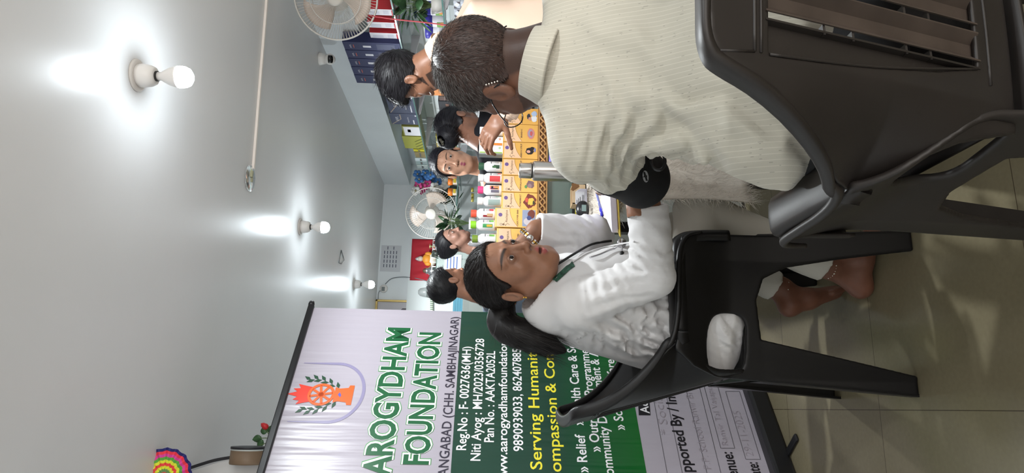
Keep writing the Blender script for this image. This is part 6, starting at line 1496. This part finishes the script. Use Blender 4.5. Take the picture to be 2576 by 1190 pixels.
# ================================================================ wall fans
def fan(label,C,F,R,mount,blades=3,tilt=0.0,nw=84):
    fr=rot_to(F,(0,0,1)); m=mat('fan_plastic',(206,200,192),rough=.4); mw=mat('guard_wire',(200,196,190),rough=.35)
    t=thing('wall_fan',label,'fan',C); W=lambda p: C+fr@A3(*p)
    def guard(y0,bul,nm):
        q=MB()
        for k in range(nw):
            a=2*math.pi*k/nw; q.tube([W((r*math.cos(a+sw),y0+bul*(1-(r/R)**2.2),r*math.sin(a+sw))) for r,sw in ((R*.20,0),(R*.45,.05),(R*.75,.11),(R*.93,.13),(R,.13))],.0010,4,caps=False)
        for r in (R*.20,R*.62,R): q.tube([W((r*math.cos(a),y0+bul*(1-(r/R)**2.2),r*math.sin(a))) for a in np.linspace(0,2*math.pi,49)[:-1]],.0022 if r<R else .0045,6,closed=True)
        o=q.mk(nm,mw,t,True,True); return o
    guard(.0,.055,'front_guard'); guard(-.012,-.075,'rear_guard')
    q=MB().lathe([(.001,.066),(R*.15,.064),(R*.20,.058),(R*.205,.048),(.001,.048)],n=32,R=np.array([[1,0,0],[0,0,1],[0,-1,0]])); q.V=[tuple(W(v)) for v in q.V]; q.mk('badge',m,t,True,True)
    q=MB().lathe([(.001,.030),(R*.16,.028),(R*.18,.0),(R*.18,-.03),(.001,-.03)],n=28,R=np.array([[1,0,0],[0,0,1],[0,-1,0]])); q.V=[tuple(W(v)) for v in q.V]; q.mk('hub',m,t,True,True)
    for b in range(blades):
        def bl(u,v,b=b):
            a=2*math.pi*b/blades+tilt+(u-.5)*1.25*(.55+.45*v)+.35*v; r=R*(.16+.70*v)*(1-.10*(2*u-1)**2*v); return W((r*math.cos(a),-.010+.05*(u-.5)*(1-.3*v),r*math.sin(a)))
        V,F_=grid(9,9,bl); o=mk('blade',V,F_,mat('fan_blade',(196,180,168),rough=.35),t,True,True); solid(o,.002)
    q=MB().lathe([(.001,-.07),(R*.26,-.075),(R*.30,-.10),(R*.26,-.17),(R*.12,-.19),(.001,-.19)],n=26,R=np.array([[1,0,0],[0,0,1],[0,-1,0]])); q.V=[tuple(W(v)) for v in q.V]; q.mk('motor_housing',m,t,True,True)
    b_=W((0,-.15,0)); k=A3(*mount)
    MB().tube(smoothed([b_,b_+A3(0,0,-.10),(b_+k)/2+A3(0,0,-.09),k+A3(0,0,-.02)],5),.016,10).mk('arm',m,t,True,True)
    d=nrm(A3(1,0,0) if abs(mount[0]-2.3)<.05 else A3(0,1,0)); 
    (MB().bb(k-A3(.012,.035,.09),k+A3(0,.035,.07)) if d[0] else MB().bb(k-A3(.035,.012,.09),k+A3(.035,0,.07))).mk('wall_plate',m,t,False,True,bevel=.006)
    return t
C=at(845,-6,3.55); FAN1=fan('white wall fan on the soffit at the edge of the picture, nearest the camera',C,cvec(-.30,.12,-1),.212,(2.30,C[1]+.10,C[2]+.06),tilt=.5)
C=at(1085,536,6.55); fan('white wall fan far off in the back corner',C,cvec(-.12,.05,-1),.245,(C[0]+.05,Y1-.035,C[2]-.05),tilt=1.0,nw=64)
p0,p1=at(905,33,3.56),at(1165,70,3.45); MB_=MB().tube(smoothed([at(900,30,3.62),at(935,40,3.6),at(960,44,3.58),at(1005,50,3.57),at(1080,58,3.55),at(1165,69,3.52),at(1240,80,3.5)],6),.0035,7)
MB_.mk('power_cord',mat('red_cord',(178,60,70),rough=.5),FAN1,True,True)['label']='thin red power cord'
# ---- small camera under the ceiling
c=on(803,148,2,ZC); t=thing('security_camera','white dome camera with a black lens under the ceiling, above the navy cartons','camera',(c[0],c[1],ZC))
k=c[1]/3.9; MB().lathe([(.001,0),(.036*k,0),(.040*k,-.004),(.030*k,-.042),(.001,-.042)],n=28).mk('foot',m_por,t,True); MB().sphere((0,0,-.066*k),.034*k,24,18).mk('head',m_por,t,True)
fd=nrm(EYE-A3(*c)+A3(0,-.2,-.55)); fr_=rot_to(fd); q=MB(); V=[]; 
for i in range(7):
    for j in range(9):
        a=(i/6-.5)*1.0; b=(j/8-.5)*1.5; d=A3(math.sin(b),math.cos(a)*math.cos(b),math.sin(a)*math.cos(b)); V.append(A3(0,0,-.066*k)+fr_@d*.0346*k)
q.add(V,[(i*9+j,i*9+j+1,(i+1)*9+j+1,(i+1)*9+j) for i in range(6) for j in range(8)]); q.mk('lens_window',mat('lens_black',(10,10,12),rough=.1),t,True)
# ================================================================ far wall
YB=Y1-.036; YT=Y1-.001
def on_wall(px,py,y=None): return on(px,py,1,YT if y is None else y)
a,b=on_wall(960,617),on_wall(1006,684); t=thing('paper_notice','white printed paper notice high on the back wall','notice',((a[0]+b[0])/2,YT,(a[2]+b[2])/2)); w,h=abs(a[0]-b[0]),abs(a[2]-b[2])
MB().bb((-w/2,-.003,-h/2),(w/2,0,h/2)).mk('sheet',M_(196,198,202),t)
q=MB()
for k in range(5):
    for j in range(4+(k%2)): x0=-w*.34+w*.17*j; q.add([(x0,-.0036,h*(.30-.15*k)),(x0+w*.12,-.0036,h*(.30-.15*k)),(x0+w*.12,-.0036,h*(.345-.15*k)),(x0,-.0036,h*(.345-.15*k))],[(0,1,2,3)])
q.mk('printed_lines',M_(96,98,112),t)
# shrine shelf with its red backcloth
a,b=on_wall(1037,601,YB-.01),on_wall(1095,707,YB-.01)
V,F=grid(30,12,lambda u,v:(b[0]+(a[0]-b[0])*u,YB-.012-.008*math.sin(u*40+3*v)*(1-v)-.004*math.sin(u*17),b[2]+(a[2]-b[2])*v))
o=mk('red_backcloth',V,F,mat('red_cloth',(176,34,48),rough=.75,nscale=5,namt=.2),None,True); solid(o,.003); tag(o,'crimson cloth hung behind the small shrine on the back wall','cloth')
zs=b[2]-.015; t=thing('shrine_shelf','narrow glass shelf holding the little shrine on the back wall','shelf',((a[0]+b[0])/2,YB-.11,zs)); MB().bb((b[0]-.02,YB-.22,zs-.02),(a[0]+.05,YB,zs)).mk('board',mat('shrine_board',(120,140,132),rough=.3),t,False,True)
q=MB()
for k in range(9): q.box((a[0]-.06-.045*k,YB-.215,zs+.020),(.012,.008,.04))
q.bb((b[0]+.02,YB-.22,zs+.036),(a[0]-.02,YB-.21,zs+.044)); q.mk('railing',m_por,t,True,True)
c=on(1075,652,1,YB-.10); id_=thing('shrine_figure','small seated figurine in orange and white on the shrine shelf','figurine',(c[0],YB-.10,zs))
MB().sphere((0,0,.051),(.07,.045,.05),14,10).mk('robe',M_(226,214,196),id_,True); MB().sphere((0,-.01,.10),(.055,.04,.05),14,10).sphere((-.05,-.02,.09),(.025,.02,.035),10,8).sphere((.05,-.02,.09),(.025,.02,.035),10,8).mk('torso',M_(222,146,48),id_,True)
MB().sphere((0,-.01,.168),.028,14,10).mk('head',M_(206,190,176),id_,True); MB().lathe([(.001,.185),(.026,.185),(.012,.215),(.001,.225)],n=14).mk('crown',M_(200,196,196,metal=.5),id_,True)
c=on(1072,681,1,YB-.12); p=thing('silver_pot','round silver pot on the shrine shelf beside the figurine','pot',(c[0],YB-.12,zs)); MB().lathe([(.001,0),(.03,0),(.055,.03),(.058,.055),(.035,.085),(.028,.095),(.04,.105),(.001,.10)],n=24).mk('vessel',mat('silver_pot',(200,202,206),rough=.18,metal=.9),p,True); MB().sphere((0,0,.115),.025,12,8).mk('coconut',M_(96,72,56),p,True)
c=on(1085,620,1,YB-.08); p=thing('brass_lamp','pale brass oil lamp at the right end of the shrine shelf','oil lamp',(c[0],YB-.08,zs)); MB().lathe([(.001,0),(.03,0),(.012,.015),(.010,.07),(.03,.085),(.001,.09)],n=16).mk('stand',M_(196,176,130,metal=.5),p,True)
# grey cupboard below with a blue handwritten sheet
a,b=on(1103,590,1,6.4),on(1103,712,1,6.4); cb_=thing('grey_cabinet','grey cabinet against the back wall under the shrine','cabinet',((a[0]+b[0])/2,6.6,0)); MB().bb((b[0],6.4,0),(a[0]+.02,YB,a[2])).mk('carcass',M_(150,160,156),cb_,False,True,bevel=.006); MB().bb((b[0]+.03,6.393,.1),((a[0]+b[0])/2-.004,6.4,a[2]-.06)).mk('door',M_(158,168,164),cb_,False,True); MB().bb(((a[0]+b[0])/2+.004,6.393,.1),(a[0]-.01,6.4,a[2]-.06)).mk('door',M_(158,168,164),cb_,False,True)
c0,c1=on(1120,640,1,6.39),on(1160,682,1,6.39); q=MB(); q.bb((c1[0],6.389,c1[2]),(c0[0],6.392,c0[2])); sh=thing('handwritten_sheet','white sheet with blue handwriting taped to the grey cabinet','paper',((c0[0]+c1[0])/2,6.39,c0[2])); q.mk('sheet',M_(206,214,220),sh,False,True)
q=MB()
for k in range(4):
    for j in range(4): x0=c1[0]+.02+(c0[0]-c1[0]-.04)*j/4; z0=c0[2]-.03-.03*k; q.bb((x0,6.3882,z0),(x0+(c0[0]-c1[0])*.19,6.389,z0+.009))
q.mk('handwriting',M_(74,96,160),sh,False,True)
# framed picture, camera and cables
a,b=on_wall(946,754),on_wall(1064,830); t=thing('framed_picture','gold-framed portrait on the back wall, half hidden by the banner','picture',((a[0]+b[0])/2,YT,(a[2]+b[2])/2)); w,h=abs(a[0]-b[0]),abs(a[2]-b[2]); f_=.022
q=MB(); q.bb((-w/2,-.03,-h/2),(w/2,0,-h/2+f_)).bb((-w/2,-.03,h/2-f_),(w/2,0,h/2)).bb((-w/2,-.03,-h/2),(-w/2+f_,0,h/2)).bb((w/2-f_,-.03,-h/2),(w/2,0,h/2)); q.mk('gilt_frame',mat('gilt',(186,160,96),rough=.4,metal=.4),t,bevel=.004)
MB().bb((-w/2+f_,-.012,-h/2+f_),(w/2-f_,-.004,h/2-f_)).mk('print',M_(186,182,186),t); q=MB(); q.add([(w*.16+x*w,-.0128,z*h) for x,z in ((-.5,-.46),(.22,-.46),(.20,-.30),(.06,-.22),(.06,-.06),(-.06,.02),(-.18,-.06),(-.2,-.24),(-.5,-.32))],[tuple(range(9))]); q.mk('dark_figure',M_(66,58,66),t); q=MB(); q.add([(w*.10+x*w,-.0134,z*h) for x,z in blob(0,-.10,.06,.05,12,.1,9)],[tuple(range(12))]); q.mk('face_patch',M_(150,112,98),t)
c=on_wall(966,727); t=thing('round_camera','small round white camera on the back wall by the farthest bulb','camera',c); MB().lathe([(.001,0),(.036,0),(.042,.02),(.036,.05),(.001,.055)],n=24,R=np.array([[1,0,0],[0,0,-1],[0,1,0]])).mk('shell',m_por,t,True); MB().bb((-.03,-.060,-.016),(.012,-.05,.016)).mk('dark_lens',M_(110,116,116),t)
tag(MB().tube(smoothed([on_wall(969,715,YT-.01),on_wall(985,701,YT-.01),on_wall(1012,697,YT-.015),on_wall(1045,700,YB-.012),on_wall(1082,709,YB-.012)],8),.005,7).mk('wall_cable',M_(120,126,130),smooth=True),'grey cable looping across the back wall from the round camera','cable')
q=MB().tube(smoothed([on_wall(951,752,YT-.005),on_wall(953,735,YT-.005),on_wall(962,728,YT-.01)],6),.005,7); tag(q.mk('wall_cable',M_(150,154,156),smooth=True),'short cable beside the gold-framed portrait','cable')
# small glass lamp, striped garland, stacked blue files
c=on(1062,735,1,YB-.06); t=thing('glass_lamp','little clear glass lamp on the back wall beside the dark-haired man','lamp',c); MB().lathe([(.001,-.05),(.05,-.05),(.052,-.045),(.040,.02),(.02,.04),(.001,.04)],n=20).mk('shade',mat('frosted',(220,226,226),rough=.2,trans=.6),t,True); MB().bb((-.012,0,-.012),(.012,.06,.012)).mk('bracket',m_por,t)
q=MB(); n=12; A_=on(1086,745,1,YB-.03); B_=on(1086,800,1,YB-.03)
t=thing('striped_garland','green and white beaded garland strung on the back wall','garland',A_); 
for s_,m in ((0,M_(104,140,104)),(1,m_por)):
    for k in range(s_,24,2):
        q=MB(); p=A_+(B_-A_)*k/23; q.sphere(p,(.012,.012,.016),8,6); q.mk('bead',m,t,True,True)
for k in range(4):
    a,b=on(1140+6*k,749,1,5.2),on(1145+6*k,790,1,5.2); o=tag(MB().bb((b[0],5.2,b[2]),(a[0],5.45,a[2]-.001)).mk('blue_file',M_(92,160,184)),'light blue file beside the banner, %s of the pile'%['topmost','second','third','lowest'][k],'file','blue files piled beside the banner')
a,b=on(1164.5,748,1,5.18),on(1164.5,800,1,5.18); t=thing('file_table','grey side cabinet carrying the blue files','cabinet',((a[0]+b[0])/2,5.4,0)); MB().bb((b[0]-.05,5.15,0),(a[0]+.01,5.7,a[2])).mk('carcass',M_(150,158,154),t,False,True,bevel=.005); MB().bb((b[0]-.03,5.144,.08),(a[0]-.02,5.15,a[2]-.05)).mk('door',M_(158,166,162),t,False,True)
# flowers at the far end of the shelves, orange bottles, little pots
zf=ZSH[1]; t=thing('corner_shelf','small glass shelf in the far corner under the flower bouquet','shelf',(2.0,6.5,zf)); MB().bb((1.80,6.05,zf-.008),(XS-.004,Y1-.036,zf)).mk('pane',m_glass,t,False,True); MB().bb((1.80,6.046,zf-.0085),(XS-.004,6.05,zf+.0005)).mk('front_edge',m_edge,t,False,True)
c=on(1125,480,1,6.45); t=thing('flower_bouquet','bouquet of blue, pink and white cloth flowers at the far end of the shelves','flowers',(c[0],6.45,zf))
MB().lathe([(.001,0),(.045,0),(.06,.06),(.05,.11),(.06,.13),(.001,.11)],n=20).mk('vase',M_(60,70,64),t,True)
r_=random.Random(11); cols={'blue':(64,112,170),'pink':(206,74,136),'white':(206,204,202)}
def blossom(p,r,col,face):
    fr_=rot_to(face); q=MB()
    for k in range(5):
        a=2*math.pi*k/5; q.sphere(p+fr_@A3(math.cos(a)*r*.6,0,math.sin(a)*r*.6),(r*.5,r*.28,r*.5),8,6,R=fr_)
    o=q.mk('blossom',M_(*col,rough=.7),t,True,True); q=MB().sphere(p+fr_@A3(0,r*.25,0),r*.22,8,6); q.mk('flower_centre',M_(150,140,110),o,True,True)
for col,pts in (('blue',[(1050,438),(1062,447),(1076,443),(1090,450),(1070,436),(1054,452),(1102,458),(1084,440)]),('pink',[(1052,466),(1064,471),(1076,463),(1060,478),(1087,460)]),('white',[(1082,472),(1093,470),(1102,476),(1110,463),(1120,466),(1108,486),(1092,492),(1100,498),(1117,476),(1126,460),(1046,480)])):
    for px,py in pts:
        dd=6.35+.2*r_.random(); blossom(on(px,py,1,dd),.042 if col!='white' else .046,cols[col],cvec(r_.uniform(-.5,.5),r_.uniform(-.4,.3),-1))
for k in range(26):
    p=on(r_.uniform(1108,1156),r_.uniform(486,514),1,6.4+.15*r_.random()); q=MB(); leaf(q,p,(r_.uniform(-1,1),r_.uniform(-1,.2),r_.uniform(-.6,.6)),(0,0,1),.09,.05); o=q.mk('leaf',m_lfd,t,True,True); solid(o,.001)
q=MB()
for px,py in ((1065,445),(1085,470),(1100,480),(1110,500)): q.tube([A3(c[0],6.45,zf+.1),on(px,py,1,6.45)],.003,5)
q.mk('stems',m_lfd,t,True,True)
for k,py in enumerate((457,483)):
    p=on(1130,py,1,6.2); x=p[0]; h=on(1127,py,1,6.2)[2]-zf; t=thing('orange_bottle','orange topped bottle in front of the bouquet, %s one'%('right-hand','left-hand')[k],'bottle',(x,6.2,zf),group='orange topped bottles')
    MB().lathe([(.001,0),(.030,0),(.032,h*.1),(.032,h*.55),(.026,h*.6),(.001,h*.6)],n=18).mk('body',M_(190,176,160),t,True); MB().lathe([(.001,h*.52),(.036,h*.52),(.036,h*.96),(.03,h),(.001,h)],n=20).mk('cap',M_(222,120,44,rough=.35),t,True); MB().bb((-.02,-.034,h*.2),(.02,-.030,h*.45)).mk('label_print',M_(206,176,50),t)
for k,(px,py) in enumerate(((1196,478),(1196,492),(1196,503))):
    p=on(1203,py,1,5.6); t=thing('tiny_jar','tiny clear jar with a golden top far behind the pink-capped bottle, %s'%('right one','middle one','left one')[k],'jar',(p[0],5.6,p[2]),group='tiny golden-topped jars'); MB().lathe([(.001,0),(.018,0),(.018,.04),(.001,.04)],n=14).mk('glass_body',m_glass,t,True); MB().lathe([(.001,.038),(.019,.038),(.019,.06),(.001,.06)],n=14).mk('lid',M_(150,136,60,metal=.4),t,True)
p0,p1=on(1203,470,1,5.6),on(1203,512,1,5.6); t=thing('low_cupboard','pale low cupboard at the back carrying tiny jars','cupboard',((p0[0]+p1[0])/2,5.75,0)); MB().bb((p1[0]-.35,5.5,0),(p0[0]+.12,6.1,p0[2])).mk('carcass',M_(156,164,164),t,False,True,bevel=.006); MB().bb((p1[0]-.33,5.494,.08),(p0[0]-.06,5.5,p0[2]-.05)).mk('door',M_(164,172,172),t,False,True)
c=on(1140,560,1,5.75); zz=p0[2]; plant('potted_plant','dark leafy plant in a white pot beyond the distant woman',(c[0],5.75,c[2]),30,.095,.095,.062,m_lfd,m_stem,8,pot=.055,base_z=zz)
# crumpled clear bag behind the bottles
c=at(1188,606,3.05); V,F=surf(lambda G:s_ell(G,(0,0,.07),(.06,.035,.075))+.016*fbm(G,26,2),(-.09,-.06,-.02),(.09,.06,.17),.006); V[:,2]=np.maximum(V[:,2],0); q=tag(mk('plastic_bag',V,F,mat('bag_film',(206,206,210),rough=.12,trans=.5,spec=.8),None,True),'crumpled grey plastic bag on the counter behind the olive-capped bottle','bag'); setloc(q,(c[0],CY+.19,CZ)); q.scale=(1,1,2.05)
# ================================================================ odds and ends at the upper left, above the banner
pc=at(560,1180,2.95); cbx=-.02
a,b=on(585,1152,1,2.86),on(440,1180,1,2.86)
t=thing('wall_cabinet','white hung cabinet under the ceiling at the upper left, above the banner','cabinet',(-.3,3.0,1.98))
q=MB(); ol=[(on(655,1150,1,2.86)[0],on(655,1150,1,2.86)[2]),(on(588,1150,1,2.86)[0],on(588,1150,1,2.86)[2]),(on(470,1184,1,2.86)[0],ZC-.0),(X0,ZC-.0),(X0,on(655,1150,1,2.86)[2])]
q.prism(ol,2.86,3.2,fn=lambda x,z,y:(x,y,z)); q.mk('carcass',M_(206,206,206),t,False,True)
tag(MB().tube(smoothed([on(470,1180,1,2.84),on(500,1170,1,2.84),on(540,1158,1,2.84),on(585,1150,1,2.84)],6),.006,8).mk('black_cable',M_(34,34,38),smooth=True),'black cable curving along the white hung cabinet','cable')
ca=on(624,1147,1,2.80); cbp=on(624,1133,1,2.80); rr=abs(on(582,1140,1,2.80)[2]-on(668,1140,1,2.80)[2])/2
Rx=np.array([[0,0,1.],[0,1,0],[1,0,0]]); t=thing('round_clock','round brown-cased clock seen edge-on beside the white hung cabinet','clock',ca)
MB().lathe([(.001,0),(rr,0),(rr*1.02,.006),(rr,abs(ca[0]-cbp[0])+.03),(.001,abs(ca[0]-cbp[0])+.03)],n=36,c=ca-A3(.03,0,0),R=Rx).mk('case',M_(120,100,80),t,True,True)
e_=ca+A3(abs(ca[0]-cbp[0]),0,0); MB().lathe([(.001,0),(rr*.98,0),(rr*.98,.008),(.001,.010)],n=36,c=e_,R=Rx).mk('dial',M_(206,214,212),t,True,True); MB().lathe([(rr*.97,.006),(rr*1.02,.006),(rr*1.02,.014),(rr*.97,.014)],n=36,c=e_,R=Rx).mk('rim',M_(30,30,36),t,True,True)
t=thing('artificial_rose','artificial red rosebud with green leaves above the banner','flower',on(662,1098,1,2.92)); base_=on(690,1110,1,2.92); q=MB()
for pts in ([(700,1112),(680,1104),(668,1102),(655,1103)],[(680,1104),(672,1085),(660,1078)],[(690,1108),(672,1114),(654,1120)]): q.tube(smoothed([on(a,b,1,2.92) for a,b in pts],4),.0018,6)
q.mk('stem',m_stem,t,True,True)
for o_,tp,wd in (((658,1102),(634,1107),.036),((664,1093),(663,1072),.034),((660,1106),(648,1128),.030),((676,1088),(690,1070),.034),((676,1100),(690,1096),.026)):
    A,B=on(*o_,1,2.92),on(*tp,1,2.92); q=MB(); leaf(q,A,B-A,cvec(0,0,-1),np.linalg.norm(B-A),wd,.08); o=q.mk('leaf',m_lf,t,True,True); solid(o,.0012)
A,B=on(674,1078,1,2.92),on(655,1064,1,2.92); d=B-A; fr_=rot_to(d); q=MB().lathe([(.001,0),(.010,.004),(.013,.014),(.009,.028),(.001,.036)],n=14,c=A,R=np.stack([fr_[:,0],fr_[:,2],fr_[:,1]],1)); q.mk('bud',M_(190,40,44),t,True,True)
# neon paper decoration
c=at(412,1196,2.35); t=thing('paper_decoration','bright neon zigzag paper decoration hanging at the left edge under the ceiling','decoration',c); fr_=rot_to(cvec(.25,.15,-1)); cc=[(226,90,90),(110,150,90),(226,232,60),(236,70,70),(226,232,60),(96,170,70),(222,70,160),(240,60,80),(36,40,110)]
R0=.096
for k in range(len(cc)):
    V=[];F=[];n=96
    for j in range(n):
        a=2*math.pi*j/n; zg=.075*abs(((j/ n*16)%1)-.5); 
        for r in (k/9,(k+1)/9): V.append(c+fr_@A3(math.cos(a)*R0*(r*.93+zg*(1 if r>0 else 0)),.006*math.sin(a*16)*r,math.sin(a)*R0*(r*.93+zg*(1 if r>0 else 0))))
    for j in range(n): F.append((2*j,2*j+1,(2*j+3)%(2*n),(2*j+2)%(2*n)))
    o=mk('paper_ring',V,F,M_(*cc[k],rough=.6),t,False,True); solid(o,.0015)
MB().tube([c+fr_@A3(0,0,R0*.9),A3(c[0],c[1],ZC)],.0012,5).mk('thread',m_por,t,False,True)
